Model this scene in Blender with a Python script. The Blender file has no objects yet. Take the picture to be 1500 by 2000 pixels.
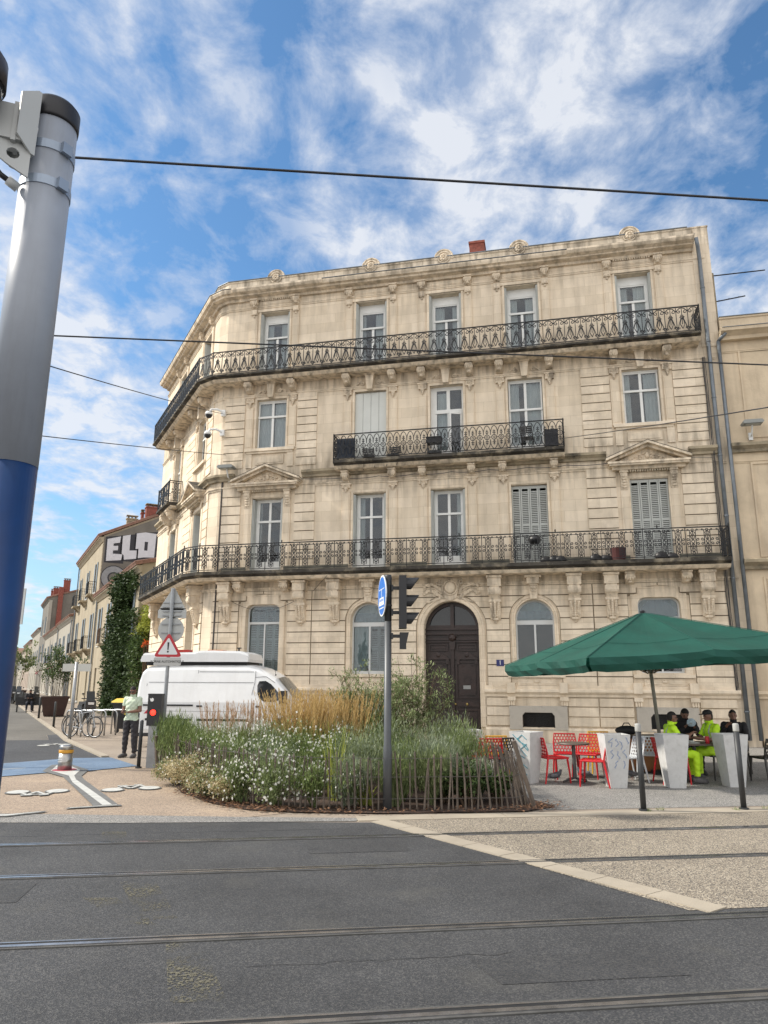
import bpy, bmesh, math, random
from mathutils import Matrix, Vector
from math import sin, cos, pi, radians as R
random.seed(7)
SC = bpy.context.scene
COL = SC.collection
# ------------------------------------------------------------ camera, sky, sun, exposure
cam = bpy.data.cameras.new('camera'); co = bpy.data.objects.new('camera', cam); COL.objects.link(co)
cam.sensor_fit = 'VERTICAL'; cam.sensor_height = 36; cam.sensor_width = 27; cam.lens = 36*1420/2000
cam.clip_start = .05; cam.clip_end = 3000
co.matrix_world = Matrix.Translation((0, 0, 1.84)) @ Matrix.Rotation(R(90+13.15), 4, 'X') @ Matrix.Rotation(R(.29), 4, 'Z')
SC.camera = co
SUN_AZ, SUN_EL = -84, 42          # degrees clockwise from +Y, above horizon
w = bpy.data.worlds.new('World'); SC.world = w; w.use_nodes = True
nt = w.node_tree; nt.nodes.clear()
def N(nt, t, **k):
    n = nt.nodes.new(t)
    for a, b in k.items():
        if a[0] == '_': n.inputs[a[1:].replace('_', ' ')].default_value = b
        else: setattr(n, a, b)
    return n
def math_(nt, op, a, b=None, c=None, clamp=False):
    n = nt.nodes.new('ShaderNodeMath'); n.operation = op; n.use_clamp = clamp
    for i, v in enumerate((a, b, c)):
        if v is None: continue
        if isinstance(v, (int, float)): n.inputs[i].default_value = v
        else: nt.links.new(v, n.inputs[i])
    return n.outputs[0]
def ramp(nt, fac, stops, interp='LINEAR'):
    n = nt.nodes.new('ShaderNodeValToRGB'); n.color_ramp.interpolation = interp
    e = n.color_ramp.elements
    while len(e) < len(stops): e.new(.5)
    for x, (p, c) in zip(e, stops):
        x.position = p; x.color = (c, c, c, 1) if isinstance(c, (int, float)) else (*c, 1)
    nt.links.new(fac, n.inputs[0]); return n.outputs[0]
def mixc(nt, fac, a, b, mode='MIX'):
    n = nt.nodes.new('ShaderNodeMix'); n.data_type = 'RGBA'; n.blend_type = mode
    for i, v in ((0, fac), (6, a), (7, b)):
        if isinstance(v, (int, float)): n.inputs[i].default_value = v
        elif isinstance(v, tuple): n.inputs[i].default_value = (*v, 1)
        else: nt.links.new(v, n.inputs[i])
    return n.outputs[2]
L = nt.links.new
sky = N(nt, 'ShaderNodeTexSky', sky_type='NISHITA', sun_disc=False, sun_elevation=R(SUN_EL), sun_rotation=R(SUN_AZ), altitude=60, air_density=1.0, dust_density=.6, ozone_density=2.2)
tc = N(nt, 'ShaderNodeTexCoord')
sep = N(nt, 'ShaderNodeSeparateXYZ'); L(tc.outputs['Generated'], sep.inputs[0])
zz = math_(nt, 'ADD', math_(nt, 'MAXIMUM', sep.outputs[2], 0), .16)
px = math_(nt, 'DIVIDE', sep.outputs[0], zz); py = math_(nt, 'DIVIDE', sep.outputs[1], zz)
cmb = N(nt, 'ShaderNodeCombineXYZ'); L(px, cmb.inputs[0]); L(py, cmb.inputs[1])
def cloudnoise(scale, rot, sc, detail, rough, dist, off):
    m = N(nt, 'ShaderNodeMapping'); L(cmb.outputs[0], m.inputs[0])
    m.inputs['Rotation'].default_value = (0, 0, R(rot)); m.inputs['Scale'].default_value = sc; m.inputs['Location'].default_value = off
    n = N(nt, 'ShaderNodeTexNoise'); n.inputs['Scale'].default_value = scale; n.inputs['Detail'].default_value = detail
    n.inputs['Roughness'].default_value = rough; n.inputs['Distortion'].default_value = dist
    L(m.outputs[0], n.inputs[0]); return n.outputs[0]
n1 = cloudnoise(1.15, -4, (1.5, .55, 1), 5, .55, .2, (11.2, 2.8, 0))
n2 = cloudnoise(7.5, -8, (1.1, .9, 1), 12, .62, .25, (7.3, 2.2, 0))
big = ramp(nt, n1, [(.36, 0), (.62, 1)])
wisp = ramp(nt, n2, [(.36, 0), (.64, 1)])
d = math_(nt, 'ADD', math_(nt, 'MULTIPLY', big, .62), math_(nt, 'MULTIPLY', wisp, .62))
fac = ramp(nt, d, [(.30, .0), (.66, .45), (1.05, .88)])
hz = ramp(nt, sep.outputs[2], [(.0, .8), (.10, .5), (.28, 0)])
fac = math_(nt, 'MAXIMUM', fac, math_(nt, 'MULTIPLY', hz, math_(nt, 'ADD', .55, math_(nt, 'MULTIPLY', n2, .6))), clamp=True)
cloudc = mixc(nt, ramp(nt, d, [(.5, 0), (1.15, 1)]), (3.6, 4.05, 4.9), (5.0, 5.15, 5.45))
skyc = mixc(nt, 1.0, sky.outputs[0], (.68, .95, 1.06), 'MULTIPLY')
mx = mixc(nt, fac, skyc, cloudc)
# sky half behind the viewpoint: brighter warm fill, added to light the shaded facade
rear_fill = ramp(nt, math_(nt, 'MULTIPLY', math_(nt, 'SUBTRACT', .05, sep.outputs[1]), 1.), [(0, 0), (.45, 1)])
mx = mixc(nt, math_(nt, 'MULTIPLY', rear_fill, math_(nt, 'ADD', .62, math_(nt, 'MULTIPLY', wisp, .35))), mx, (9.9, 9.6, 9.3))
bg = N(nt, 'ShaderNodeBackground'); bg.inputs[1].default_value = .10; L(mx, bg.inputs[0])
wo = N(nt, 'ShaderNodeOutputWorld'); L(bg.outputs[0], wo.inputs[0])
sl = bpy.data.lights.new('sun', 'SUN'); sl.energy = 3.2; sl.angle = R(4); sl.color = (1, .93, .82)
so = bpy.data.objects.new('sun', sl); COL.objects.link(so)
sd = Vector((sin(R(SUN_AZ))*cos(R(SUN_EL)), cos(R(SUN_AZ))*cos(R(SUN_EL)), sin(R(SUN_EL))))
so.rotation_euler = sd.to_track_quat('Z', 'Y').to_euler(); so.location = sd*50
SC.view_settings.view_transform = 'Standard'; SC.view_settings.look = 'None'; SC.view_settings.gamma = 1
SC.view_settings.exposure = .80
SC.render.engine = 'CYCLES'
SC.cycles.max_bounces = 6; SC.cycles.transparent_max_bounces = 12

# ------------------------------------------------------------ materials
MATS = {}
def mat(name, col, rough=.6, metal=0, var=.0, vscale=3., bump=0, bscale=40, spec=.5, dirt=None, coat=0, streak=False, emit=None, alpha=None, two=None, blocks=False):
    """principled material: noise variation, optional vertical streak dirt and fine bump"""
    if name in MATS: return MATS[name]
    m = bpy.data.materials.new(name); m.use_nodes = True; nt = m.node_tree
    b = nt.nodes['Principled BSDF']; MATS[name] = m
    b.inputs['Roughness'].default_value = rough; b.inputs['Metallic'].default_value = metal
    b.inputs['Specular IOR Level'].default_value = spec; b.inputs['Coat Weight'].default_value = coat
    b.inputs['Base Color'].default_value = (*col, 1)
    tc = N(nt, 'ShaderNodeTexCoord'); out = None
    if var or dirt or two or blocks:
        n = N(nt, 'ShaderNodeTexNoise'); n.inputs['Scale'].default_value = vscale; n.inputs['Detail'].default_value = 8; n.inputs['Roughness'].default_value = .6
        nt.links.new(tc.outputs['Object'], n.inputs[0])
        f = ramp(nt, n.outputs[0], [(.3, 0), (.7, 1)])
        c0 = tuple(max(0, x*(1-var)) for x in col); c1 = two or tuple(min(1, x*(1+var)) for x in col)
        out = mixc(nt, f, c0, c1)
        if dirt:
            dc, amt, sc = dirt
            mp = N(nt, 'ShaderNodeMapping'); nt.links.new(tc.outputs['Object'], mp.inputs[0])
            mp.inputs['Scale'].default_value = (sc, sc, sc*(.13 if streak else 1))
            n2 = N(nt, 'ShaderNodeTexNoise'); n2.inputs['Scale'].default_value = 1; n2.inputs['Detail'].default_value = 9; n2.inputs['Roughness'].default_value = .65
            nt.links.new(mp.outputs[0], n2.inputs[0])
            f2 = ramp(nt, n2.outputs[0], [(.5-.0*amt, 0), (.72, amt)])
            out = mixc(nt, f2, out, dc)
        if blocks:   # ashlar: every block its own tone, thin dirty joints
            sp = N(nt, 'ShaderNodeSeparateXYZ'); nt.links.new(tc.outputs['Object'], sp.inputs[0]); cb = N(nt, 'ShaderNodeCombineXYZ')
            nt.links.new(math_(nt, 'ADD', sp.outputs[0], math_(nt, 'MULTIPLY', sp.outputs[1], .9)), cb.inputs[0]); nt.links.new(sp.outputs[2], cb.inputs[1])
            bt = N(nt, 'ShaderNodeTexBrick'); nt.links.new(cb.outputs[0], bt.inputs[0]); bt.inputs['Scale'].default_value = 1
            bt.inputs['Brick Width'].default_value = .74; bt.inputs['Row Height'].default_value = .372; bt.inputs['Mortar Size'].default_value = .004; bt.inputs['Mortar Smooth'].default_value = .3
            bt.inputs['Color1'].default_value = (.94, .92, .88, 1); bt.inputs['Color2'].default_value = (1.07, 1.06, 1.04, 1); bt.inputs['Mortar'].default_value = (.72, .68, .6, 1)
            out = mixc(nt, 1., out, bt.outputs[0], 'MULTIPLY')
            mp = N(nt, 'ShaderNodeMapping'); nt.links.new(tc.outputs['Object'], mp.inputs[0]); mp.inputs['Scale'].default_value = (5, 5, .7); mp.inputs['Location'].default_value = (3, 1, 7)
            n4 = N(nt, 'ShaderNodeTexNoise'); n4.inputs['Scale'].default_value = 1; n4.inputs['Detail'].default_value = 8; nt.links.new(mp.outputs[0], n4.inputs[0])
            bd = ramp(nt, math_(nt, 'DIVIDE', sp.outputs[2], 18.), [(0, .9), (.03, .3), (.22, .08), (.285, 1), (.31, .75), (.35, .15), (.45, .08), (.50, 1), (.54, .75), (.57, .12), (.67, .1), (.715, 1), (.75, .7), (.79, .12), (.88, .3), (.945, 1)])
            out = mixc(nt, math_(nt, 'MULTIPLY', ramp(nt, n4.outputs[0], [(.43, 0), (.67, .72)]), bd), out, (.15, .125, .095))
        nt.links.new(out, b.inputs['Base Color'])
    if bump:
        n = N(nt, 'ShaderNodeTexNoise'); n.inputs['Scale'].default_value = bscale; n.inputs['Detail'].default_value = 5
        nt.links.new(tc.outputs['Object'], n.inputs[0])
        bp = N(nt, 'ShaderNodeBump'); bp.inputs['Strength'].default_value = bump; bp.inputs['Distance'].default_value = .02
        nt.links.new(n.outputs[0], bp.inputs['Height']); nt.links.new(bp.outputs[0], b.inputs['Normal'])
    if emit: b.inputs['Emission Color'].default_value = (*emit[0], 1); b.inputs['Emission Strength'].default_value = emit[1]
    return m
def glassmat(name, tint=(.9, .95, 1), refl=.12, rough=.03):
    m = bpy.data.materials.new(name); m.use_nodes = True; nt = m.node_tree; nt.nodes.clear(); MATS[name] = m
    t = N(nt, 'ShaderNodeBsdfTransparent'); t.inputs[0].default_value = (*tint, 1)
    g = N(nt, 'ShaderNodeBsdfGlossy'); g.inputs['Roughness'].default_value = rough; g.inputs[0].default_value = (1, 1, 1, 1)
    lw = N(nt, 'ShaderNodeFresnel'); lw.inputs[0].default_value = 1.5
    tcn = N(nt, 'ShaderNodeTexCoord'); nz = N(nt, 'ShaderNodeTexNoise'); nz.inputs['Scale'].default_value = 1.3
    nt.links.new(tcn.outputs['Object'], nz.inputs[0]); bp = N(nt, 'ShaderNodeBump'); bp.inputs['Strength'].default_value = .12; bp.inputs['Distance'].default_value = .1
    nt.links.new(nz.outputs[0], bp.inputs['Height']); nt.links.new(bp.outputs[0], g.inputs['Normal'])
    f = math_(nt, 'ADD', math_(nt, 'MULTIPLY', lw.outputs[0], .9), refl, clamp=True)
    mx = N(nt, 'ShaderNodeMixShader'); nt.links.new(f, mx.inputs[0]); nt.links.new(t.outputs[0], mx.inputs[1]); nt.links.new(g.outputs[0], mx.inputs[2])
    o = N(nt, 'ShaderNodeOutputMaterial'); nt.links.new(mx.outputs[0], o.inputs[0]); return m
def speckle(name, cols, scale, base_var=.15, rough=.85, bump=.5, big=.5, patch=None):
    """asphalt / exposed aggregate: voronoi grains of several colours, plus large soft patches"""
    m = bpy.data.materials.new(name); m.use_nodes = True; nt = m.node_tree; b = nt.nodes['Principled BSDF']; MATS[name] = m
    b.inputs['Roughness'].default_value = rough; b.inputs['Specular IOR Level'].default_value = .3
    tc = N(nt, 'ShaderNodeTexCoord')
    v = N(nt, 'ShaderNodeTexVoronoi'); v.inputs['Scale'].default_value = scale; nt.links.new(tc.outputs['Object'], v.inputs[0])
    s = N(nt, 'ShaderNodeSeparateColor'); nt.links.new(v.outputs['Color'], s.inputs[0])
    k = len(cols); c = ramp(nt, s.outputs[0], [(i/(k), x) for i, x in enumerate(cols)], 'CONSTANT')
    n = N(nt, 'ShaderNodeTexNoise'); n.inputs['Scale'].default_value = big; n.inputs['Detail'].default_value = 7; n.inputs['Roughness'].default_value = .65
    nt.links.new(tc.outputs['Object'], n.inputs[0])
    f = ramp(nt, n.outputs[0], [(.3, 1-base_var), (.7, 1+base_var)])
    c = mixc(nt, 1., c, f, 'MULTIPLY')
    if patch:
        n3 = N(nt, 'ShaderNodeTexNoise'); n3.inputs['Scale'].default_value = patch[1]; n3.inputs['Detail'].default_value = 6
        nt.links.new(tc.outputs['Object'], n3.inputs[0])
        c = mixc(nt, ramp(nt, n3.outputs[0], [(.58, 0), (.72, patch[2])]), c, patch[0])
    nt.links.new(c, b.inputs['Base Color'])
    bp = N(nt, 'ShaderNodeBump'); bp.inputs['Strength'].default_value = bump; bp.inputs['Distance'].default_value = .006
    nt.links.new(v.outputs['Distance'], bp.inputs['Height']); nt.links.new(bp.outputs[0], b.inputs['Normal'])
    return m
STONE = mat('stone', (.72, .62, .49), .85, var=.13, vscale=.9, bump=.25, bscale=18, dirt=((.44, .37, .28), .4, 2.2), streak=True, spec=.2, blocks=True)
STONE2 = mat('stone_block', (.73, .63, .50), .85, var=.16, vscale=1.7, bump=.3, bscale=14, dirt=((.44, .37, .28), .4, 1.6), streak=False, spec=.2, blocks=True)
ORN = mat('stone_carved', (.68, .575, .44), .85, var=.18, vscale=5, bump=.5, bscale=30, dirt=((.11, .09, .07), .85, 3.5), streak=True, spec=.2)  # dirt streaks, darkened to put deeper shade into the carved relief
GRIME = mat('stone_grimy', (.34, .285, .20), .9, var=.35, vscale=2.2, bump=.5, bscale=25, dirt=((.035, .033, .03), .95, 1.6), spec=.2)
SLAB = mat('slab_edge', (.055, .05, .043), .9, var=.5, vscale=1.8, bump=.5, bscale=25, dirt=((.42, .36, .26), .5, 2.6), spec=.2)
IRON = mat('wrought_iron', (.011, .0115, .013), .55, var=.2, spec=.4)
FRAME = mat('window_paint', (.74, .74, .71), .5, var=.06)
SHUT = mat('shutter_paint', (.42, .43, .40), .6, var=.08, vscale=2)
SHUTW = mat('shutter_paint_pale', (.60, .61, .57), .6, var=.05, vscale=2)
CURT = mat('curtain_cloth', (.82, .79, .72), .9, var=.1)
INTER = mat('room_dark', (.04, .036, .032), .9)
GLASS = glassmat('pane_glass', (.74, .78, .80), .015)
ZINC = mat('zinc', (.17, .19, .21), .45, metal=.5, var=.2, vscale=4, bump=.1)
WOOD = mat('door_wood', (.026, .013, .010), .42, var=.4, vscale=5, bump=.15, bscale=20)
TILE = mat('clay_tile', (.22, .12, .085), .85, var=.3, vscale=6, bump=.3)
BLACK = mat('black_plastic', (.018, .018, .02), .45)
WHITEP = mat('white_paint', (.72, .72, .70), .5, var=.04)
STEEL = mat('steel', (.45, .46, .47), .35, metal=.9, var=.1)

# ------------------------------------------------------------ mesh helpers
I4 = Matrix.Identity(4)
class MB:
    def __init__(s, M=None): s.v = []; s.f = []; s.m = []; s.M = M or I4; s.mi = 0
    def add(s, vs, fs, M=None):
        T = s.M @ M if M is not None else s.M
        o = len(s.v); s.v += [tuple(T @ Vector(p)) for p in vs]
        s.f += [tuple(o+i for i in f) for f in fs]; s.m += [s.mi]*len(fs); return s
    def box(s, x0, x1, y0, y1, z0, z1, M=None):
        return s.add([(x0,y0,z0),(x1,y0,z0),(x1,y1,z0),(x0,y1,z0),(x0,y0,z1),(x1,y0,z1),(x1,y1,z1),(x0,y1,z1)],
                     [(0,3,2,1),(4,5,6,7),(0,1,5,4),(1,2,6,5),(2,3,7,6),(3,0,4,7)], M)
    def prism(s, poly, a0, a1, axis='x', M=None):
        """polygon extruded along axis; poly coords are the two other axes in order (y,z),(x,z),(x,y)"""
        n = len(poly)
        def P(p, a): return {'x': (a, p[0], p[1]), 'y': (p[0], a, p[1]), 'z': (p[0], p[1], a)}[axis]
        vs = [P(p, a0) for p in poly] + [P(p, a1) for p in poly]
        fs = [tuple(range(n)), tuple(range(2*n-1, n-1, -1))] + [(i, i+n, (i+1) % n+n, (i+1) % n) for i in range(n)]
        return s.add(vs, fs, M)
    def tube(s, pts, r, n=6, caps=True, M=None, closed=False, up=None):
        pts = [Vector(p) for p in pts]; k = len(pts); vs = []; fs = []
        rr = r if isinstance(r, (list, tuple)) else [r]*k
        for i, p in enumerate(pts):
            a = pts[i-1] if (i or closed) else p; b = pts[(i+1) % k] if (i < k-1 or closed) else p
            t = (b-a); t = t.normalized() if t.length > 1e-9 else Vector((0, 0, 1))
            u = Vector(up) if up else (Vector((0, 0, 1)) if abs(t.z) < .95 else Vector((0, 1, 0)))
            x = t.cross(u)
            if x.length < 1e-6: x = t.orthogonal()
            x.normalize(); y = x.cross(t)
            for j in range(n):
                th = 2*pi*(j+.5)/n; vs.append(p + (x*cos(th)+y*sin(th))*rr[i])
        segs = k if closed else k-1
        for i in range(segs):
            for j in range(n):
                a = i*n+j; b = i*n+(j+1) % n; c = ((i+1) % k)*n+(j+1) % n; d = ((i+1) % k)*n+j
                fs.append((a, b, c, d))
        if caps and not closed: fs += [tuple(range(n-1, -1, -1)), tuple((k-1)*n+j for j in range(n))]
        return s.add(vs, fs, M)
    def lathe(s, prof, n=16, M=None, a0=0, a1=2*pi):
        full = abs(a1-a0-2*pi) < 1e-6; k = len(prof); c = n if full else n+1
        vs = [(r*cos(a0+(a1-a0)*j/n), r*sin(a0+(a1-a0)*j/n), z) for r, z in prof for j in range(c)]
        fs = [(i*c+j, i*c+(j+1) % c, (i+1)*c+(j+1) % c, (i+1)*c+j) for i in range(k-1) for j in range(n)]
        if full: 
            if prof[0][0] > 1e-6: fs.append(tuple(range(c-1, -1, -1)))
            if prof[-1][0] > 1e-6: fs.append(tuple((k-1)*c+j for j in range(c)))
        return s.add(vs, fs, M)
    def ball(s, c, r, n=8, m=6, M=None):
        if not isinstance(r, (tuple, list)): r = (r, r, r)
        vs = [(c[0], c[1], c[2]-r[2])]
        for i in range(1, m):
            a = -pi/2+pi*i/m
            vs += [(c[0]+r[0]*cos(a)*cos(2*pi*j/n), c[1]+r[1]*cos(a)*sin(2*pi*j/n), c[2]+r[2]*sin(a)) for j in range(n)]
        vs.append((c[0], c[1], c[2]+r[2])); t = len(vs)-1
        fs = [(0, 1+(j+1) % n, 1+j) for j in range(n)]
        for i in range(m-2):
            fs += [(1+i*n+j, 1+i*n+(j+1) % n, 1+(i+1)*n+(j+1) % n, 1+(i+1)*n+j) for j in range(n)]
        fs += [(t, 1+(m-2)*n+j, 1+(m-2)*n+(j+1) % n) for j in range(n)]
        return s.add(vs, fs, M)
    def sweep(s, path, prof, M=None, closed=False):
        """profile [(out, z)] swept along a plan polyline [(x,y)]; 'out' is to the right of travel, mitred"""
        k = len(path); offs = []
        for i in range(k):
            def nrm(a, b):
                d = Vector((b[0]-a[0], b[1]-a[1])).normalized(); return Vector((d.y, -d.x))
            if 0 < i < k-1:
                n0, n1 = nrm(path[i-1], path[i]), nrm(path[i], path[i+1]); m = (n0+n1).normalized(); m = m/max(.3, m.dot(n0))
            elif i == 0: m = nrm(path[0], path[1])
            else: m = nrm(path[-2], path[-1])
            offs.append(m)
        p = len(prof); vs = [(path[i][0]+offs[i].x*o, path[i][1]+offs[i].y*o, z) for i in range(k) for o, z in prof]
        fs = [(i*p+j, (i+1)*p+j, (i+1)*p+(j+1) % p, i*p+(j+1) % p) for i in range(k-1) for j in range(p)]
        fs += [tuple(range(p)), tuple((k-1)*p+j for j in range(p-1, -1, -1))]
        return s.add(vs, fs, M)
    def holes(s, outer, holes, y0, y1, M=None):
        """flat plate in local x,z with holes, from y0 to y1 (real thickness)"""
        cu = bpy.data.curves.new('t', 'CURVE'); cu.dimensions = '2D'; cu.fill_mode = 'BOTH'; cu.extrude = (y1-y0)/2
        for pl in [outer]+list(holes):
            sp = cu.splines.new('POLY'); sp.points.add(len(pl)-1); sp.use_cyclic_u = True
            for q, p in zip(sp.points, pl): q.co = (p[0], p[1], 0, 1)
        ob = bpy.data.objects.new('t', cu); COL.objects.link(ob)
        dg = bpy.context.evaluated_depsgraph_get(); dg.update()
        me = bpy.data.meshes.new_from_object(ob.evaluated_get(dg))
        ym = (y0+y1)/2
        s.add([(v.co.x, ym-v.co.z, v.co.y) for v in me.vertices], [tuple(p.vertices) for p in me.polygons], M)
        bpy.data.objects.remove(ob); bpy.data.curves.remove(cu); bpy.data.meshes.remove(me); return s
    def build(s, name, mats, parent=None, smooth=False, label=None, cat=None, group=None, kind=None, loc=None, recalc=False):
        me = bpy.data.meshes.new(name); me.from_pydata(s.v, [], s.f)
        if not isinstance(mats, (list, tuple)): mats = [mats]
        for m in mats: me.materials.append(m)
        if any(s.m): me.polygons.foreach_set('material_index', s.m)
        if recalc:
            bm = bmesh.new(); bm.from_mesh(me); bmesh.ops.recalc_face_normals(bm, faces=bm.faces); bm.to_mesh(me); bm.free()
        if smooth: me.polygons.foreach_set('use_smooth', [True]*len(me.polygons))
        me.update()
        o = bpy.data.objects.new(name, me); COL.objects.link(o)
        if parent: o.parent = parent
        if loc: o.location = loc
        return tag(o, label, cat, group, kind)
def tag(o, label=None, cat=None, group=None, kind=None):
    if label: o['label'] = label
    if cat: o['category'] = cat
    if group: o['group'] = group
    if kind: o['kind'] = kind
    return o
def empty(name, loc=(0, 0, 0), rz=0, label=None, cat=None, group=None):
    o = bpy.data.objects.new(name, None); COL.objects.link(o); o.location = loc; o.rotation_euler = (0, 0, rz); o.empty_display_size = .2
    return tag(o, label, cat, group)
def copy_tree(o, parent=None, loc=None, rz=None, label=None):
    c = o.copy(); COL.objects.link(c); c.parent = parent
    if loc is not None: c.location = loc
    if rz is not None: c.rotation_euler = (0, 0, rz)
    if label: c['label'] = label
    for ch in list(o.children): copy_tree(ch, c)
    return c
def T(x, y, z): return Matrix.Translation((x, y, z))
def RX(a): return Matrix.Rotation(a, 4, 'X')
def RY(a): return Matrix.Rotation(a, 4, 'Y')
def RZ(a): return Matrix.Rotation(a, 4, 'Z')
def SCL(x, y, z): return Matrix.Diagonal((x, y, z, 1))
def arc(cx, cz, r, a0, a1, n, rz=None): return [(cx+r*cos(a0+(a1-a0)*i/n), cz+(rz or r)*sin(a0+(a1-a0)*i/n)) for i in range(n+1)]
def flatpoly(name, pts, z, m, **k):
    """a paved surface: solid sheet with small real thickness"""
    b = MB(); n = len(pts)
    b.add([(x, y, z) for x, y in pts], [tuple(range(n))])
    o = b.build(name, m, **k)
    bm = bmesh.new(); bm.from_mesh(o.data); bmesh.ops.recalc_face_normals(bm, faces=bm.faces)
    for f in bm.faces:
        if f.normal.z < 0: f.normal_flip()
    bmesh.ops.triangulate(bm, faces=bm.faces); bm.to_mesh(o.data); bm.free()
    return o
# ============================================================ GROUND
ASPH = speckle('asphalt', [(.038, .039, .041), (.052, .053, .055), (.066, .066, .068), (.095, .093, .09), (.045, .046, .048)], 110, .30, .8, .7, .45, patch=((.11, .105, .09), 1.1, .3))
ASPH2 = speckle('asphalt_repair', [(.032, .033, .035), (.045, .046, .048), (.055, .055, .056), (.075, .073, .07)], 110, .25, .8, .6, .8)
OLDASPH = speckle('old_asphalt', [(.13, .12, .105), (.10, .095, .085), (.16, .15, .13)], 60, .22, .85, .5, .35)
PATCH = speckle('dark_asphalt', [(.06, .062, .066), (.045, .046, .05), (.08, .08, .082)], 60, .2, .85, .5, .5)
AGG = speckle('light_aggregate', [(.29, .25, .195), (.14, .12, .10), (.42, .37, .29), (.21, .18, .14), (.085, .078, .07), (.31, .26, .195)], 95, .16, .8, .8, .8)
AGG2 = speckle('grey_aggregate', [(.27, .255, .23), (.14, .135, .13), (.34, .325, .30), (.21, .20, .185), (.11, .11, .11)], 95, .16, .8, .8, .6)
BEIGE = speckle('beige_aggregate', [(.33, .255, .19), (.26, .20, .15), (.38, .30, .22), (.20, .16, .13)], 70, .16, .85, .5, .5, patch=((.5, .37, .24), .5, .4))
PAVE = speckle('beige_pavement', [(.27, .225, .18), (.24, .20, .16), (.30, .25, .20)], 60, .15, .85, .3, .6)
KERB = mat('kerb_stone', (.34, .295, .23), .8, var=.14, vscale=1.5, bump=.3, bscale=60, dirt=((.3, .25, .19), .4, 4))
BLUE = speckle('blue_band', [(.125, .18, .26), (.15, .21, .29), (.105, .155, .23)], 60, .2, .7, .3, .7, patch=((.24, .28, .33), 2., .6))
WHITEM = mat('marking_white', (.46, .46, .43), .7, var=.15, vscale=6)
GREYM = mat('marking_grey', (.13, .13, .125), .8, var=.2, vscale=6)
SOIL = mat('soil', (.055, .032, .022), .95, var=.5, vscale=9, bump=1, bscale=30)
STRIPM = mat('grey_strip', (.16, .155, .145), .85, var=.2, vscale=5, bump=.3)
flatpoly('ground', [(-400, -60), (400, -60), (400, 600), (-400, 600)], 0, PAVE, kind='structure')
flatpoly('road', [(-40, -20), (40, -20), (40, 18.5), (9, 11.75), (5.13, 11.1), (.1, 10.44), (-1.7, 10.42), (-3.37, 10.30), (-5.06, 10.28), (-40, 9.0)], .004, ASPH, kind='structure')
flatpoly('pavement_beige_aggregate', [(-40, 9.6), (-5.39, 10.93), (-1.9, 10.76), (-1.4, 11.1), (-2.1, 12.6), (-3.6, 15.3), (-4.6, 16.5), (-5.4, 16.86), (-6.19, 15.75), (-7.43, 14.93), (-16, 12.2), (-40, 5.5)], .004, BEIGE, kind='structure')
flatpoly('gravel_strip', [(-40, 9.0), (-5.06, 10.28), (-3.37, 10.30), (-1.7, 10.42), (-.36, 10.5), (-.3, 10.75), (-1.9, 10.78), (-5.39, 10.95), (-40, 9.65)], .008, AGG2, kind='structure')
flatpoly('pavement_light_aggregate', [(-.05, 10.47), (2.55, 6.62), (40, 12.5), (40, 17.2), (5.82, 11.42), (.1, 10.56)], .008, AGG, kind='structure')
flatpoly('terrace_pavement', [(-.3, 11.1), (5.8, 11.95), (40, 17.9), (40, 30), (-2.2, 25.4), (-2.2, 14)], .004, AGG2, kind='structure')
# kerb stone line and the diagonal stone strip, slabs with open joints
def slabrow(name, a, b, w, L, z, m, **k):
    a = Vector(a); b = Vector(b); d = b-a; n = int(d.length/L); d.normalize(); q = Vector((-d.y, d.x)); mb = MB()
    for i in range(n):
        p0 = a+d*(i*L+.006); p1 = a+d*((i+1)*L-.006); h = z+random.uniform(-.001, .001)
        vs = [(p.x+q.x*s, p.y+q.y*s, zz) for zz in (-.05, h) for p, s in ((p0, 0), (p1, 0), (p1, w), (p0, w))]
        mb.add(vs, [(0,3,2,1),(4,5,6,7),(0,1,5,4),(1,2,6,5),(2,3,7,6),(3,0,4,7)])
    return mb.build(name, m, **k)
slabrow('kerb', (-.33, 10.5), (30, 15.06), .33, 1.05, .016, KERB, kind='structure')
slabrow('stone_strip', (-.15, 10.46), (2.76, 6.46), .25, .605, .016, KERB, kind='structure')
slabrow('stone_strip', (3.25, 6.35), (3.6, 5.85), .2, .6, .014, KERB, kind='structure')
# street on the left
flatpoly('street_asphalt', [(-13.2, 22.9), (-10.48, 23.87), (-11.55, 26.04), (-11.02, 26.0), (-21.35, 45.4), (-42, 84), (-80, 155), (-88, 150), (-49, 80), (-28, 42), (-19, 22)], .006, OLDASPH, kind='structure')
flatpoly('street_asphalt', [(-18, 20.5), (-8.56, 17.13), (-8.03, 17.47), (-7.45, 18.4), (-6.62, 18.56), (-9.62, 23.52), (-11.1, 26.5), (-11.5, 26.0), (-10.5, 23.9), (-19, 22.3)], .010, PATCH, kind='structure')
flatpoly('blue_road_band', [(-16.5, 14.6), (-7.43, 14.93), (-6.79, 15.61), (-7.01, 16.22), (-6.19, 15.8), (-5.40, 16.86), (-6.62, 18.62), (-7.49, 18.42), (-8.56, 17.2), (-18, 20.6)], .014, BLUE, kind='structure')
# kerb of the street pavement
mb = MB(); mb.sweep([(-6.7, 18.7), (-9.75, 23.7), (-11.1, 26.3), (-21.4, 45.5), (-42, 84)], [(-.18, 0), (-.18, .05), (0, .05), (0, 0)])
mb.build('street_kerb', KERB, kind='structure', recalc=True)
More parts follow.
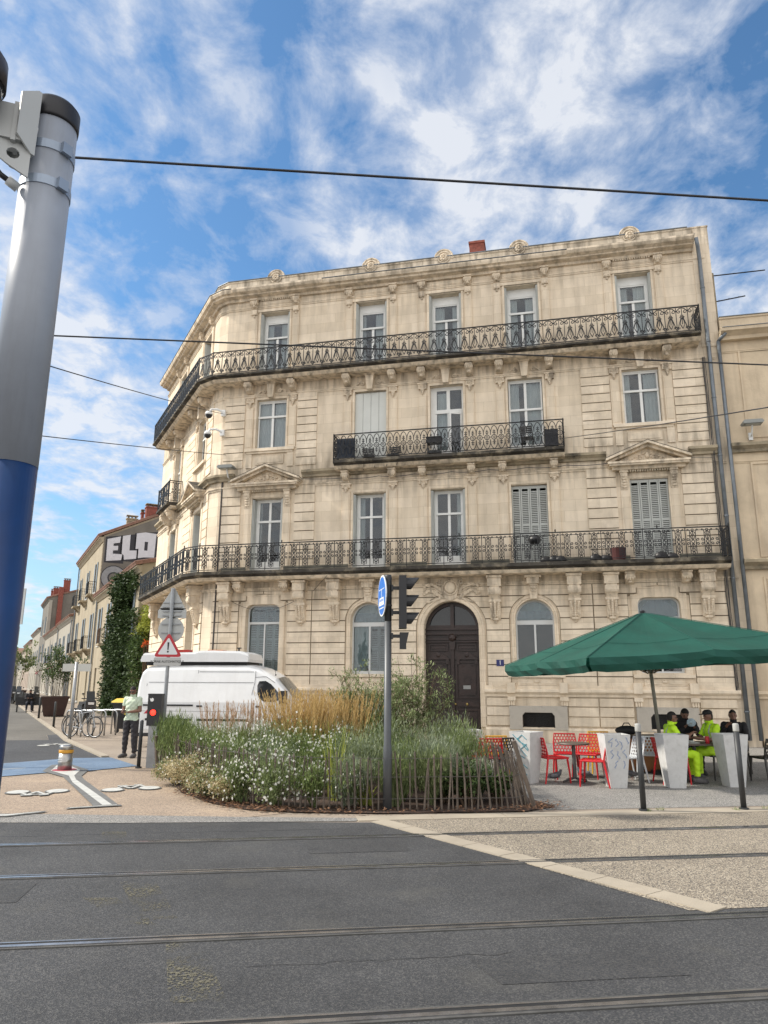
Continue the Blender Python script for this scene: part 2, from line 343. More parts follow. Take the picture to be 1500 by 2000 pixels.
# markings
def mark(name, polys, z, m, cx=0, cy=0, ax=(1, 0), ay=(0, 1)):
    b = MB()
    for p in polys:
        b.add([(cx+ax[0]*x+ay[0]*y, cy+ax[1]*x+ay[1]*y, z) for x, y in p], [tuple(range(len(p)))])
    o = b.build(name, m, kind='structure')
    bm = bmesh.new(); bm.from_mesh(o.data)
    bmesh.ops.triangulate(bm, faces=bm.faces)
    for f in bm.faces:
        if f.normal.z < 0: f.normal_flip()
    bm.to_mesh(o.data); bm.free(); return o
mark('island_edge', [[(-7.0, 15.78), (-7.32, 16.95), (-7.0, 17.15), (-6.15, 16.05), (-5.90, 15.05), (-5.62, 14.5), (-3.95, 11.63), (-4.28, 11.5), (-5.66, 13.95), (-6.2, 14.9)]], .018, GREYM)
mark('lane_marking', [[(-6.85, 15.84), (-7.16, 16.83), (-6.98, 16.95), (-6.3, 15.98), (-6.05, 15.07), (-5.78, 14.5), (-4.07, 11.66), (-4.2, 11.62), (-5.68, 14.1), (-6.15, 15.05)]], .022, WHITEM)
mark('island_edge', [[(-4.62, 11.28), (-4.62, 11.42), (-3.95, 11.7), (-3.9, 11.6)], [(-5.9, 10.55), (-5.9, 10.72), (-5.2, 10.86), (-4.8, 11.14), (-4.8, 11.0), (-5.15, 10.66)]], .019, GREYM)
mark('lane_marking', [[(-4.58, 11.33), (-4.58, 11.38), (-4.0, 11.66), (-3.98, 11.62)], [(-5.9, 10.6), (-5.9, 10.68), (-5.2, 10.8), (-4.85, 11.06), (-4.85, 11.02), (-5.17, 10.7)]], .023, WHITEM)
mark('lane_marking', [[(-8.15, 15.9), (-7.6, 16.3), (-7.6, 16.34), (-8.15, 16.0)], [(-9.4, 15.6), (-8.1, 16.25), (-8.1, 16.32), (-9.4, 15.75)]], .0185, WHITEM)
def disc(x, y, rx, ry, n=20): return [(x+rx*cos(2*pi*i/n), y+ry*sin(2*pi*i/n)) for i in range(n)]
def bar(a, b, t):
    a, b = Vector(a), Vector(b); d = (b-a).normalized(); q = Vector((-d.y, d.x))*t/2
    return [tuple(a+q), tuple(b+q), tuple(b-q), tuple(a-q)]
def bikemark(cx, cy, ang, s, flip=1):
    ax = (cos(ang), sin(ang)); ay = (-sin(ang)*flip, cos(ang)*flip)
    A = lambda g: [disc(-.36, 0, .20+g, .24+g), disc(.36, 0, .20+g, .24+g)]
    B = lambda g: [bar((-.36, 0), (-.12, .42), .06+g), bar((-.12, .42), (.2, .42), .06+g), bar((-.12, .42), (0, .05), .06+g), bar((0, .05), (.2, .42), .06+g),
         bar((.36, 0), (.2, .5), .06+g), bar((.12, .55), (.28, .5), .07+g), bar((-.22, .5), (-.02, .5), .08+g)]
    S = lambda ps: [[(x*s, y*s) for x, y in p] for p in ps]
    for i, (g, m, z) in enumerate(((.035, GREYM, .0155), (0, WHITEM, .0215))):
        mark('bicycle_marking', S(A(g)), z, m, cx, cy, ax, ay)
        for j, q in enumerate(S(B(g*2))): mark('bicycle_marking', [q], z+.0004*(j+1), m, cx, cy, ax, ay)
bikemark(-5.8, 12.98, R(15), .85, -1)
bikemark(-4.35, 13.35, R(25), .85, 1)
bikemark(-9.5, 22.0, R(40), .8, 1)
# worn yellow road paint: flecks left in the asphalt, and sealed cracks and patches
def worn(name, col, thr, sc):
    m = bpy.data.materials.new(name); m.use_nodes = True; nt = m.node_tree; b = nt.nodes['Principled BSDF']; b.inputs['Base Color'].default_value = (*col, 1); b.inputs['Roughness'].default_value = .9
    tc = N(nt, 'ShaderNodeTexCoord'); n = N(nt, 'ShaderNodeTexNoise'); n.inputs['Scale'].default_value = sc; n.inputs['Detail'].default_value = 8; nt.links.new(tc.outputs['Object'], n.inputs[0])
    n2 = N(nt, 'ShaderNodeTexNoise'); n2.inputs['Scale'].default_value = 2.2; n2.inputs['Detail'].default_value = 4; nt.links.new(tc.outputs['Object'], n2.inputs[0])
    nt.links.new(math_(nt, 'MULTIPLY', ramp(nt, n.outputs[0], [(thr, 0), (thr+.06, 1)]), ramp(nt, n2.outputs[0], [(.42, 0), (.6, 1)])), b.inputs['Alpha']); return m
WP = worn('worn_yellow_paint', (.125, .115, .08), .50, 60)
mark('worn_paint', [[(-2.55, 7.6), (-2.2, 7.6), (-1.62, 6.35), (-1.9, 6.3)], [(-2.6, 6.9), (-2.3, 6.9), (-1.75, 6.2), (-2.0, 6.2)], [(-1.6, 5.95), (-1.35, 5.95), (-.9, 4.8), (-1.25, 4.8)], [(-3.5, 9.75), (-3.2, 9.75), (-3.0, 9.2), (-3.3, 9.2)]], .0075, WP)
PALED = worn('worn_pale_scuffs', (.17, .168, .16), .52, 38)
mark('worn_paint', [[(-14, 8.0), (14, 12.0), (14, 3.0), (-14, 1.0)]], .0062, PALED) if False else None
SEAL = mat('crack_sealant', (.022, .022, .024), .5)
rnd = random.Random(77)
def crack(a, b, w, name='sealed_crack'):
    mb = MB(); n = 22; A_, B_ = Vector(a), Vector(b); q = (B_-A_).normalized(); q = Vector((-q.y, q.x)); pts = [A_.lerp(B_, i/n)+q*rnd.gauss(0, .012) for i in range(n+1)]
    vs = [(p.x+q.x*s*w*(.6+.6*rnd.random()), p.y+q.y*s*w*(.6+.6*rnd.random()), .0072) for p in pts for s in (-1, 1)]
    mb.add(vs, [(2*i, 2*i+1, 2*i+3, 2*i+2) for i in range(n)]); return mb.build(name, SEAL, kind='structure')
crack((-6, 9.2), (-.2, 10.02), .004); crack((-.9, 5.35), (.9, 5.62), .003)
for q in ([(.6, 5.5), (1.9, 5.7), (2.0, 5.25), (.75, 5.08)], [(-4.6, 7.15), (-3.2, 7.35), (-3.1, 6.75), (-4.4, 6.55)], [(-.9, 9.2), (.25, 9.36), (.3, 8.75), (-.8, 8.6)]):
    flatpoly('asphalt_patch', q, .0068, ASPH2, kind='structure')
# rails: grooved tram rails (head, groove, lip) each one object
RAILM = mat('rail_steel', (.40, .40, .41), .24, metal=.9, var=.3, vscale=8)
RUB = mat('rail_filler', (.075, .073, .068), .75, var=.3, vscale=5, bump=.4)
du = Vector((1, .143)).normalized(); dn = Vector((-du.y, du.x))
for i, (pt, lb) in enumerate((((0, 9.54), 'grooved tram rail nearest the fenced flower bed, crossing the whole street'),
                              ((0, 8.05), 'second grooved tram rail from the flower bed'),
                              ((0, 6.09), 'broad tram rail touching the tip of the diagonal stone strip'),
                              ((0, 4.63), 'tram rail closest to the camera at the bottom of the photo'))):
    p = Vector(pt); a = p-du*30; b = p+du*30
    e = empty('tram_rail', (p.x, p.y, 0), math.atan2(du.y, du.x), lb, 'tram rail', 'tram rails set in the road')
    wd = .055
    MB().box(-30, 30, -wd-.025, wd+.02, -.1, .0125).build('rail_filler', RUB, e)
    MB().box(-30, 30, -.055, -.012, -.05, .019).build('rail_head', RAILM, e)
    MB().box(-30, 30, -.0115, .0315, -.05, .0135).build('rail_groove', mat('groove_dark', (.012, .012, .012), .8), e)
    MB().box(-30, 30, .032, .05, -.05, .017).build('rail_lip', RAILM, e)
# ============================================================ THE CORNER BUILDING
UF = Vector((.97573, -.21899)); P0 = Vector((3.1514, 24.3314)); RZF = math.atan2(UF.y, UF.x)
BLD = empty('apartment_building', (P0.x, P0.y, 0), RZF, 'four storey cream stone corner block with black iron balconies and arched brown door', 'building')
BM = Matrix.Translation((P0.x, P0.y, 0)) @ RZ(RZF)
BI = BM.inverted()
# side wing frame: origin at the corner, local x runs from the far end (negative) to the corner (0)
CW = BI @ Vector((-6.613, 26.737, 0)); sdir = (BI.to_3x3() @ Vector((.46793, -.88377, 0)))
MS = Matrix.Translation((CW.x, CW.y, 0)) @ RZ(math.atan2(sdir.y, sdir.x))
SFAR = -9.8
UL, UR = -9.6, 8.12
WIN = [-7.62, -3.76, -.95, 1.83, 5.70]
SWIN = [-6.15, -1.75]
e_ = MS @ Vector((SFAR, 0, 0)); c_ = MS @ Vector((0, 0, 0))
PATH = [(e_.x, e_.y), (c_.x, c_.y), (UL, 0), (UR, 0)]      # outward is to the right of travel
def archpoly(c, hw, z0, z1, n=14): return [(c-hw, z0), (c+hw, z0), (c+hw, z1-hw)] + arc(c, z1-hw, hw, 0, pi, n)[1:-1] + [(c-hw, z1-hw)]
def rndpoly(c, hw, z0, z1, r=.24, n=5): return [(c-hw, z0), (c+hw, z0), (c+hw, z1-r)] + arc(c+hw-r, z1-r, r, 0, pi/2, n)[1:] + arc(c-hw+r, z1-r, r, pi/2, pi, n)
def rect(u0, u1, z0, z1): return [(u0, z0), (u1, z0), (u1, z1), (u0, z1)]
GW = {0: 'r', 1: 'a', 3: 'a', 4: 'r'}
H4, H2, H1 = (13.12, 15.95), (9.5, 12.3), (5.62, 8.42)
def openings(front):
    o = []; W = WIN if front else SWIN
    for i, c in enumerate(W):
        end = (i in (0, 4)) if front else (i == 1)
        o.append(rect(c-.6, c+.6, *H4))
        o.append(rect(c-.6, c+.6, 10.35 if end else 9.5, 12.3))
        o.append(rect(c-.6, c+.6, *H1))
        if front:
            if i in GW: o.append(rndpoly(c, .64, 2.15, 4.5) if GW[i] == 'r' else archpoly(c, .62, 2.05, 4.5))
        else: o.append(rndpoly(c, .60, 2.15, 4.5))
    if front:
        o.append(archpoly(-.91, .92, .1, 4.5, 20))
        for c in (1.83, 5.7, -3.76, -7.62): o.append([(c-.5, .42), (c+.5, .42), (c+.5, .82), (c+.42, .92), (c-.42, .92), (c-.5, .82)])
    return o
wb = MB(); wb.holes(rect(UL, UR, -.3, 17.0), openings(True), 0, .5)
wb.holes(rect(SFAR, 0, -.3, 17.0), openings(False), 0, .5, MS)
# corner chamfer
a, b = Vector(PATH[1]), Vector(PATH[2])
wb.prism([(a.x, a.y), (b.x, b.y), (b.x+.1, b.y+.5), (a.x+.35, a.y+.4)], -.3, 17.0, 'z')
# party walls, back, roof
wb.box(UR-.02, UR+.18, .02, 9, -.3, 17.3)
WALL = wb.build('wall', STONE, BLD)
far_in = MS @ Vector((SFAR, 9, 0)); cn = MS @ Vector((SFAR, .02, 0))
mb = MB(); mb.prism([(cn.x, cn.y), (far_in.x, far_in.y), (far_in.x+.2, far_in.y-.3), (cn.x+.3, cn.y-.2)], -.3, 17.2, 'z')
mb.box(-8, UR+.2, 9, 9.3, -.3, 17.2); mb.prism([(-8, 9), (far_in.x, far_in.y), (far_in.x, far_in.y+.3), (-8, 9.3)], -.3, 17.2, 'z')
mb.build('rear_wall', STONE, BLD)
mb = MB(); mb.prism([PATH[0], PATH[1], PATH[2], PATH[3], (UR, 9), (-8, 9), (far_in.x, far_in.y)], 17.0, 17.08, 'z')
mb.prism([(UL+.8, .6), (UR, .6), (UR, 8.6), (-7.5, 8.6)], 17.08, 17.3, 'z'); mb.build('roof', TILE, BLD)
# dark inner rooms behind the windows
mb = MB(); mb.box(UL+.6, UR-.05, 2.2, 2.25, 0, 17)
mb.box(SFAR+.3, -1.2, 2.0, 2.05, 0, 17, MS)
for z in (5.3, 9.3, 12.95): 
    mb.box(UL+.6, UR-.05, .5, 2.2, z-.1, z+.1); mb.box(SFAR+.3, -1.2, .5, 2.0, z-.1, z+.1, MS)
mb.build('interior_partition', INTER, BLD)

# ---- rusticated courses, cut round the openings
rb = MB(); jb = MB()
def course(u0f, u1f, z0, z1, y=-.045, M=None, n=4):
    zs = [z0+(z1-z0)*i/n for i in range(n+1)]
    poly = [(u0f(z), z) for z in zs] + [(u1f(z), z) for z in reversed(zs)]
    if max(u1f(z)-u0f(z) for z in zs) < .05: return
    rb.prism(poly, y, .005, 'y', M)
    zz = [z0-g+(z1-z0+2*g)*i/n for i in range(n+1)]
    jb.prism([(u0f(z)-g*.9, z) for z in zz]+[(u1f(z)+g*.9, z) for z in reversed(zz)], -.008, .003, 'y', M)
K = lambda v: (lambda z: v)
def archside(c, hw, z1, sgn, base=None):
    def f(z):
        s = z1-hw
        if z <= s: return c+sgn*hw
        d = z-s
        return c+sgn*(math.sqrt(max(0, hw*hw-d*d)) if d < hw else 0)
    return f
def rectside(c, hw, top, sgn, hw2=None, t2=None):
    return lambda z: c+sgn*(hw if z <= top else (hw2 if (t2 and z <= t2) else 0))
g = .017
# ground floor courses
bounds = []
for i, c in enumerate(WIN):
    if i == 2: bounds.append((archside(-.91, 1.17, 4.75, -1), archside(-.91, 1.17, 4.75, 1)))
    elif GW[i] == 'a': bounds.append((archside(c, .80, 4.68, -1), archside(c, .80, 4.68, 1)))
    else: bounds.append((rectside(c, .92, 4.62, -1, .64, 4.86), rectside(c, .92, 4.62, 1, .64, 4.86)))
segs = []
L_ = K(UL+.02)
for i in range(5): segs.append((L_, bounds[i][0])); L_ = bounds[i][1]
segs.append((L_, K(7.72)))
zc = [1.66+.372*i for i in range(10)]
JU = [-5.8, 3.7]
for z in zc:
    z1 = min(z+.372, 4.98)
    if z1-z < .1: continue
    for s0, s1 in segs:
        cut = [j for j in JU if s0(z) < j < s1(z)]
        e = [s0]+[K(j) for j in cut]+[s1]
        for j in range(len(e)-1):
            a0, b0 = e[j], e[j+1]
            course((lambda zz, a0=a0: a0(zz)+g), (lambda zz, b0=b0: b0(zz)-g), z+g, z1-g)
# side wing ground floor
for z in zc:
    z1 = min(z+.372, 4.98)
    if z1-z < .1: continue
    xs = [K(SFAR+.05)]
    for c in SWIN: xs += [rectside(c, .8, 4.62, -1), rectside(c, .8, 4.62, 1)]
    xs.append(K(-.05))
    for j in range(0, len(xs), 2): course((lambda zz, a0=xs[j]: a0(zz)+g), (lambda zz, b0=xs[j+1]: b0(zz)-g), z+g, z1-g, M=MS)
# plinth courses below the base moulding
for z0, z1 in ((.50, .80), (.80, 1.10), (1.10, 1.38)):
    for a0, b0 in ((UL+.05, -8.55), (-6.7, -5.8), (-5.8, -4.6), (-2.85, -1.95), (.15, .95), (2.75, 3.7), (3.7, 4.75), (6.65, 7.72)):
        rb.box(a0+g, b0-g, -.06, .005, z0+g, z1-g)
    for a0, b0 in ((SFAR+.05, -7.1), (-5.2, -2.7), (-.8, -.05)): rb.box(a0+g, b0-g, -.06, .005, z0+g, z1-g, MS)
# upper pavilion courses
for (za, zb, nn) in ((5.75, 8.85, 9), (9.6, 12.45, 9)):
    h = (zb-za)/nn
    for i in range(nn):
        for a0, b0 in ((UL+.1, -8.68), (-6.58, -5.8), (3.72, 4.68), (6.72, 7.72)):
            rb.box(a0+.006, b0-.006, -.04, .005, za+i*h+g, za+(i+1)*h-g)
            if i: jb.box(a0+.01, b0-.01, -.008, .003, za+i*h-g*1.2, za+i*h+g*1.2)
        for a0, b0 in ((-2.75-.0, -2.75+.15), (-.78, -.1)) : rb.box(a0, b0, -.04, .005, za+i*h+g, za+(i+1)*h-g, MS)
        rb.box(-4.2, -2.85, -.04, .005, za+i*h+g, za+(i+1)*h-g, MS) if i % 1 == 0 else None
        q0, q1 = Vector(PATH[1]), Vector(PATH[2])
rb.build('rusticated_blocks', STONE2, BLD); jb.build('joint_bed', mat('dirty_joint', (.20, .16, .11), .95, var=.3), BLD)

# ---- mouldings swept round front, chamfer and side
def strip(name, prof, m=STONE, path=PATH):
    b = MB(); b.sweep(path, prof); return b.build(name, m, BLD, recalc=True)
def molding(z0, z1, p, e=.0):   # simple classical section
    h = z1-z0
    return [(-.02, z0), (p*.45, z0), (p*.5, z0+h*.3), (p*.85, z0+h*.55), (p, z0+h*.62), (p, z1-h*.08), (p*.92, z1), (-.02, z1)]
dl, dr = (UL, 0), (-1.98, 0); dl2, dr2 = (.16, 0), (UR-.3, 0)
for pth in (PATH[:3]+[dr], [dl2, dr2]):
    b = MB(); b.sweep(pth, molding(1.40, 1.64, .17)); b.sweep(pth, [(-.01, 1.64), (.07, 1.64), (.07, 1.74), (-.01, 1.76)])
    b.sweep(pth, [(-.02, -.2), (.12, -.2), (.12, .38), (.08, .45), (-.02, .47)]); b.build('base_moulding', STONE2, BLD, recalc=True)
strip('string_course', molding(4.98, 5.10, .07))
strip('string_course', molding(8.78, 8.90, .07))
strip('string_course', molding(12.42, 12.52, .06))
strip('architrave', molding(16.14, 16.24, .06))
# string under second floor sill: interrupted by the pediments
for pth in ([PATH[0], PATH[1], PATH[2], (-8.95, 0)], [(-6.3, 0), (4.4, 0)], [(7.0, 0), (UR-.25, 0)]):
    b = MB(); b.sweep(pth, molding(9.12, 9.38, .22)); b.build('sill_course', GRIME if pth[-1][0] > 0 or 1 else STONE, BLD, recalc=True)
# crowning cornice and parapet
strip('cornice', [(-.02, 16.50), (.10, 16.50), (.14, 16.58), (.34, 16.62), (.36, 16.68), (.46, 16.70), (.50, 16.80), (.50, 16.86), (-.02, 16.90)], STONE2, PATH[:3]+[(7.75, 0)])
for a0, b0 in ((-9.3, -5.6), (3.5, 7.75)):
    b = MB(); b.sweep([(a0, 0), (b0, 0)], [(.3, 16.64), (.50, 16.71), (.56, 16.80), (.56, 16.87), (.3, 16.90)]); b.build('cornice_return', STONE2, BLD, recalc=True)
strip('parapet', [(-.25, 16.9), (.16, 16.9), (.16, 16.98), (.12, 17.0), (.12, 17.30), (.16, 17.33), (.16, 17.38), (-.25, 17.38)], STONE2, PATH[:3]+[(7.745, 0)])
strip('parapet_flashing', [(-.27, 17.385), (.19, 17.385), (.19, 17.41), (-.27, 17.41)], ZINC, PATH[:3]+[(7.62, 0)])
strip('cornice_flashing', [(.1, 16.905), (.52, 16.875), (.52, 16.89), (.1, 16.92)], ZINC, PATH[:3]+[(7.78, 0)])
# right hand quoin rising to the roof edge
MB().box(7.74, UR+.18, -.03, .3, 12.9, 17.40).box(7.74, UR+.2, -.05, .3, 17.40, 17.45).build('end_pier', STONE, BLD)
# medallions on the parapet
def spiral(cx, cz, r0, r1, turns, a0, sgn=1, n=16): return [(cx+(r0+(r1-r0)*i/n)*cos(a0+sgn*2*pi*turns*i/n), cz+(r0+(r1-r0)*i/n)*sin(a0+sgn*2*pi*turns*i/n)) for i in range(n+1)]
def yz(pts, y): return [(p[0], y, p[1]) for p in pts]
for c in WIN:
    mb = MB(); mb.prism(arc(c, 17.36, .33, 0, pi, 14), -.15, .2, 'y'); mb.prism([(c-.36, 17.3), (c+.36, 17.3), (c+.36, 17.37), (c-.36, 17.37)], -.149, .199, 'y')
    mb.tube(yz(arc(c, 17.36, .33, 0, pi, 14), -.14), .04, 6); mb.tube(yz(arc(c, 17.36, .22, 0, 2*pi, 14), -.16), .025, 5)
    o = mb.build('roof_medallion', STONE2, BLD)
    mb = MB(); mb.ball((c, -.15, 17.36), (.17, .05, .17), 12, 6)
    for k in range(8): mb.ball((c+.1*cos(k*pi/4), -.2, 17.36+.1*sin(k*pi/4)), (.045, .03, .045), 6, 4)
    mb.ball((c, -.21, 17.36), .04, 6, 4); mb.build('rosette', ORN, o)
    MB().tube(yz(arc(c, 17.36, .375, .1, pi-.1, 14), .02), .012, 4).build('flashing', ZINC, o)
for c in SWIN:
    mb = MB(MS); mb.prism(arc(c, 17.36, .33, 0, pi, 12), -.15, .2, 'y'); mb.tube(yz(arc(c, 17.36, .33, 0, pi, 12), -.14), .04, 6); mb.build('roof_medallion', STONE2, BLD)

# ---- brackets, pilasters, consoles
def console_small(c, z1, h=.36, w=.22, d=.42, M=None, carved=True):
    mb = MB(M)
    mb.box(c-w*.62, c+w*.62, -d-.04, 0, z1-.05, z1)
    prof = [(0, z1-.05), (-d, z1-.05), (-d-.01, z1-.13), (-d*.93, z1-.2), (-d*.72, z1-h*.72), (-d*.45, z1-h*.9), (-.06, z1-h), (0, z1-h)]
    mb.prism(prof, c-w/2, c+w/2, 'x')
    for sx in (-1, 1): mb.tube([(c+sx*w*.5, -d*.78, z1-.15), (c+sx*(w*.5+.025), -d*.78, z1-.15)], .09, 10)
    for k in range(3): mb.ball((c+(k-1)*w*.3, -d*.88, z1-.2), (.035, .04, .07), 6, 4)
    mb.ball((c, -d*.6, z1-h*.8), (w*.35, .09, .06), 6, 4)
    return mb.build('console', ORN, BLD)
def capital(c, z0, z1, w=.30, M=None):
    mb = MB(M); h = z1-z0
    mb.box(c-w/2-.03, c+w/2+.03, -.12, .005, z1-.05, z1); mb.box(c-w/2, c+w/2, -.09, .005, z0+h*.45, z1-.05)
    for sx in (-1, 1): mb.tube(yz(spiral(c+sx*.075, z0+h*.72, .065, .01, 1.2, pi/2 if sx > 0 else pi/2, sx), -.10), .016, 4)
    for k in range(5): mb.ball((c, -.07-.015*(k % 2), z0+h*.4-k*h*.1), (.085-.014*k, .05, .045), 6, 4)
    return mb.build('capital', ORN, BLD)
def pilaster(c, z0, z1, w=.28, M=None):
    mb = MB(M); mb.box(c-w/2, c+w/2, -.05, .005, z0, z1); mb.box(c-w/2+.05, c+w/2-.05, -.062, -.045, z0+.12, z1-.12); return mb.build('pilaster', STONE, BLD)
def bigconsole(c, M=None, z1=5.28, s=1.):
    mb = MB(M)
    mb.box(c-.25, c+.25, -.52, 0, z1-.08, z1); mb.box(c-.22, c+.22, -.47, 0, z1-.36, z1-.08); mb.box(c-.13, c+.13, -.485, -.46, z1-.31, z1-.13)
    prof = [(0, z1-.36), (-.44, z1-.36), (-.47, z1-.46), (-.43, z1-.60), (-.33, z1-.72), (-.27, z1-.82), (-.27, z1-.9), (-.22, z1-1.05), (-.17, z1-1.28), (-.10, z1-1.40), (0, z1-1.44)]
    mb.prism(prof, c-.17, c+.17, 'x')
    mb.tube([(c-.21, -.33, z1-.52), (c+.21, -.33, z1-.52)], .15, 14)
    for sx in (-1, 1): mb.tube([(c+sx*.2, p[0], p[1]) for p in spiral(-.33, z1-.52, .13, .02, 1.6, 0, 1)], .02, 4)
    mb.box(c-.2, c+.2, -.31, -.02, z1-.86, z1-.78)
    for k in range(7):
        w_ = .12-.009*k
        for sx in (-1, 1): mb.ball((c+sx*w_, -.27+.022*k, z1-.92-.065*k), (.055, .045, .05), 6, 4)
        mb.ball((c, -.30+.02*k, z1-.90-.07*k), (.045, .045, .055), 6, 4)
    mb.ball((c, -.12, z1-1.42), (.13, .1, .06), 8, 5); mb.ball((c, -.08, z1-1.5), (.06, .06, .05), 6, 4)
    return mb.build('carved_console', ORN, BLD)
for c in (-9.0, -6.18, -4.94, .58, 3.13, 4.28, 7.14): bigconsole(c)
for c in (-7.9, -4.4, -.55): bigconsole(c, MS)
for c in (-8.5, -6.76, 4.86, 6.56): console_small(c, 5.28, .36, .26, .46)
for i, c in enumerate(WIN):
    for sx in (-1, 1):
        q = c+sx*.86
        # third floor frieze brackets and pilaster strips
        pilaster(q, 13.12, 16.1, .26)
        console_small(q, 16.5, .34, .24, .2); mb = MB(); mb.box(q-.11, q+.11, -.12, 0, 15.86, 16.08); mb.ball((q, -.12, 15.9), (.08, .05, .07), 6, 4); mb.ball((q, -.08, 15.8), (.05, .04, .06), 6, 4); mb.build('bracket_drop', ORN, BLD)
        console_small(q, 12.95, .40, .24, .48)
        capital(q, 12.0, 12.42); pilaster(q, 9.5 if i in (1, 2, 3) else 10.3, 12.0)
        if i in (1, 2, 3):
            capital(q, 8.5, 8.78); pilaster(q, 5.65, 8.5); console_small(q, 9.2, .32, .22, .34)
        else:
            pilaster(q-sx*.08, 5.65, 8.15, .24)
            mb = MB(); mb.box(q-sx*.08-.13, q-sx*.08+.13, -.2, 0, 8.62, 8.78)
            mb.prism([(0, 8.62), (-.17, 8.62), (-.19, 8.5), (-.12, 8.36), (-.1, 8.2), (-.06, 8.05), (0, 8.0)], q-sx*.08-.11, q-sx*.08+.11, 'x')
            for k in range(5): mb.ball((q-sx*.08, -.17+.02*k, 8.5-.09*k), (.08, .04, .045), 6, 4)
            mb.build('carved_bracket', ORN, BLD)
    # lintel of third floor window, frieze panel, keystone and scrolls under the third floor balcony
    mb = MB(); mb.box(c-.73, c+.73, -.05, .005, 15.98, 16.1); mb.box(c-.66, c+.66, -.03, .005, 16.27, 16.46); mb.box(c-.58, c+.58, -.045, -.028, 16.31, 16.42)
    if i in (0, 4):
        for k in range(16): mb.box(c-.62+k*.08, c-.62+k*.08+.045, -.09, -.02, 16.44, 16.5)
    mb.build('frieze_panel', STONE2, BLD)
    mb = MB(); mb.prism([(c-.17, 12.94), (c+.17, 12.94), (c+.10, 12.32), (c-.10, 12.32)], -.22, .01, 'y'); mb.box(c-.2, c+.2, -.27, .01, 12.86, 12.95)
    mb.box(c-.6, c+.6, -.03, .005, 12.3, 12.40)
    o = mb.build('keystone', STONE2, BLD)
    mb = MB()
    for sx in (-1, 1):
        mb.tube(yz(spiral(c+sx*.3, 12.62, .09, .015, 1.4, pi/2, -sx), -.05), .024, 4); mb.tube(yz(spiral(c+sx*.52, 12.58, .06, .01, 1.3, -pi/2, sx), -.05), .02, 4)
        for k in range(5): mb.ball((c+sx*(.36+.06*k), -.03, 12.66-.01*k*k), (.04, .035, .035), 6, 4)
    mb.build('scroll_relief', ORN, o)
    # jamb mouldings round windows
    for z0, z1 in ((13.12, 15.98), (9.5 if i in (1, 2, 3) else 10.35, 12.3), (5.62, 8.45)):
        mb = MB()
        for sx in (-1, 1): mb.box(min(c+sx*.6, c+sx*.67), max(c+sx*.6, c+sx*.67), -.03, .005, z0, z1)
        mb.box(c-.67, c+.67, -.028, .005, z1, z1+.08); mb.build('window_surround', STONE2, BLD)
    if i in (0, 4):
        mb = MB(); mb.box(c-.98, c+.98, -.14, .005, 10.22, 10.33); mb.box(c-.92, c+.92, -.08, .005, 10.14, 10.22)
        mb.box(c-.55, c+.55, -.04, .005, 9.72, 10.05); mb.box(c-.48, c+.48, -.055, -.035, 9.78, 9.99)
        for sx in (-1, 1): mb.box(c+sx*.82-.12, c+sx*.82+.12, -.05, .005, 9.6, 10.14)
        mb.build('window_sill', STONE2, BLD)
# pediments
def pediment(c, M=None, w=1.24, z0=8.80, h=.66):
    mb = MB(M)
    mb.box(c-w, c+w, -.42, 0, z0, z0+.06); mb.box(c-w-.04, c+w+.04, -.46, 0, z0+.06, z0+.13); mb.box(c-w+.1, c+w-.1, -.24, 0, z0-.1, z0)
    zb = z0+.13
    for sx in (-1, 1):
        x1 = c+sx*(w+.06)
        mb.prism([(c, zb+h-.16), (x1, zb-.02), (x1, zb+.05), (c, zb+h-.06)], -.30, 0, 'y')
        mb.prism([(c, zb+h-.06), (x1+sx*.03, zb+.05), (x1+sx*.03, zb+.13), (c, zb+h+.02)], -.46, 0, 'y')
    mb.prism([(c-w+.1, zb), (c+w-.1, zb), (c, zb+h-.14)], -.1, 0, 'y')
    for k in range(18): mb.box(c-.66+k*.077, c-.66+k*.077+.045, -.16, 0, z0-.16, z0-.1)
    mb.box(c-.7, c+.7, -.10, 0, z0-.1, z0-.02)
    o = mb.build('pediment', STONE2, BLD, recalc=True)
    mb = MB(M)
    for sx in (-1, 1):
        mb.tube(yz(spiral(c+sx*.22, zb+.16, .11, .02, 1.5, pi, -sx), -.12), .024, 4)
        mb.tube(yz(spiral(c+sx*.48, zb+.11, .07, .015, 1.4, 0, sx), -.12), .02, 4)
        for k in range(6): mb.ball((c+sx*(.12+.12*k), -.11, zb+.30-.05*k), (.05, .04, .03), 6, 4)
    mb.ball((c, -.12, zb+.25), (.07, .05, .11), 8, 5); mb.build('tympanum_relief', ORN, o)
    mb = MB(M)
    for sx in (-1, 1):
        x1 = c+sx*(w+.09); mb.prism([(c, zb+h+.022), (x1, zb+.135), (x1, zb+.15), (c, zb+h+.04)], -.465, .0, 'y')
    mb.build('weathered_capping', SLAB, o, recalc=True)
pediment(WIN[0]); pediment(WIN[4]); pediment(SWIN[1], MS, 1.05)
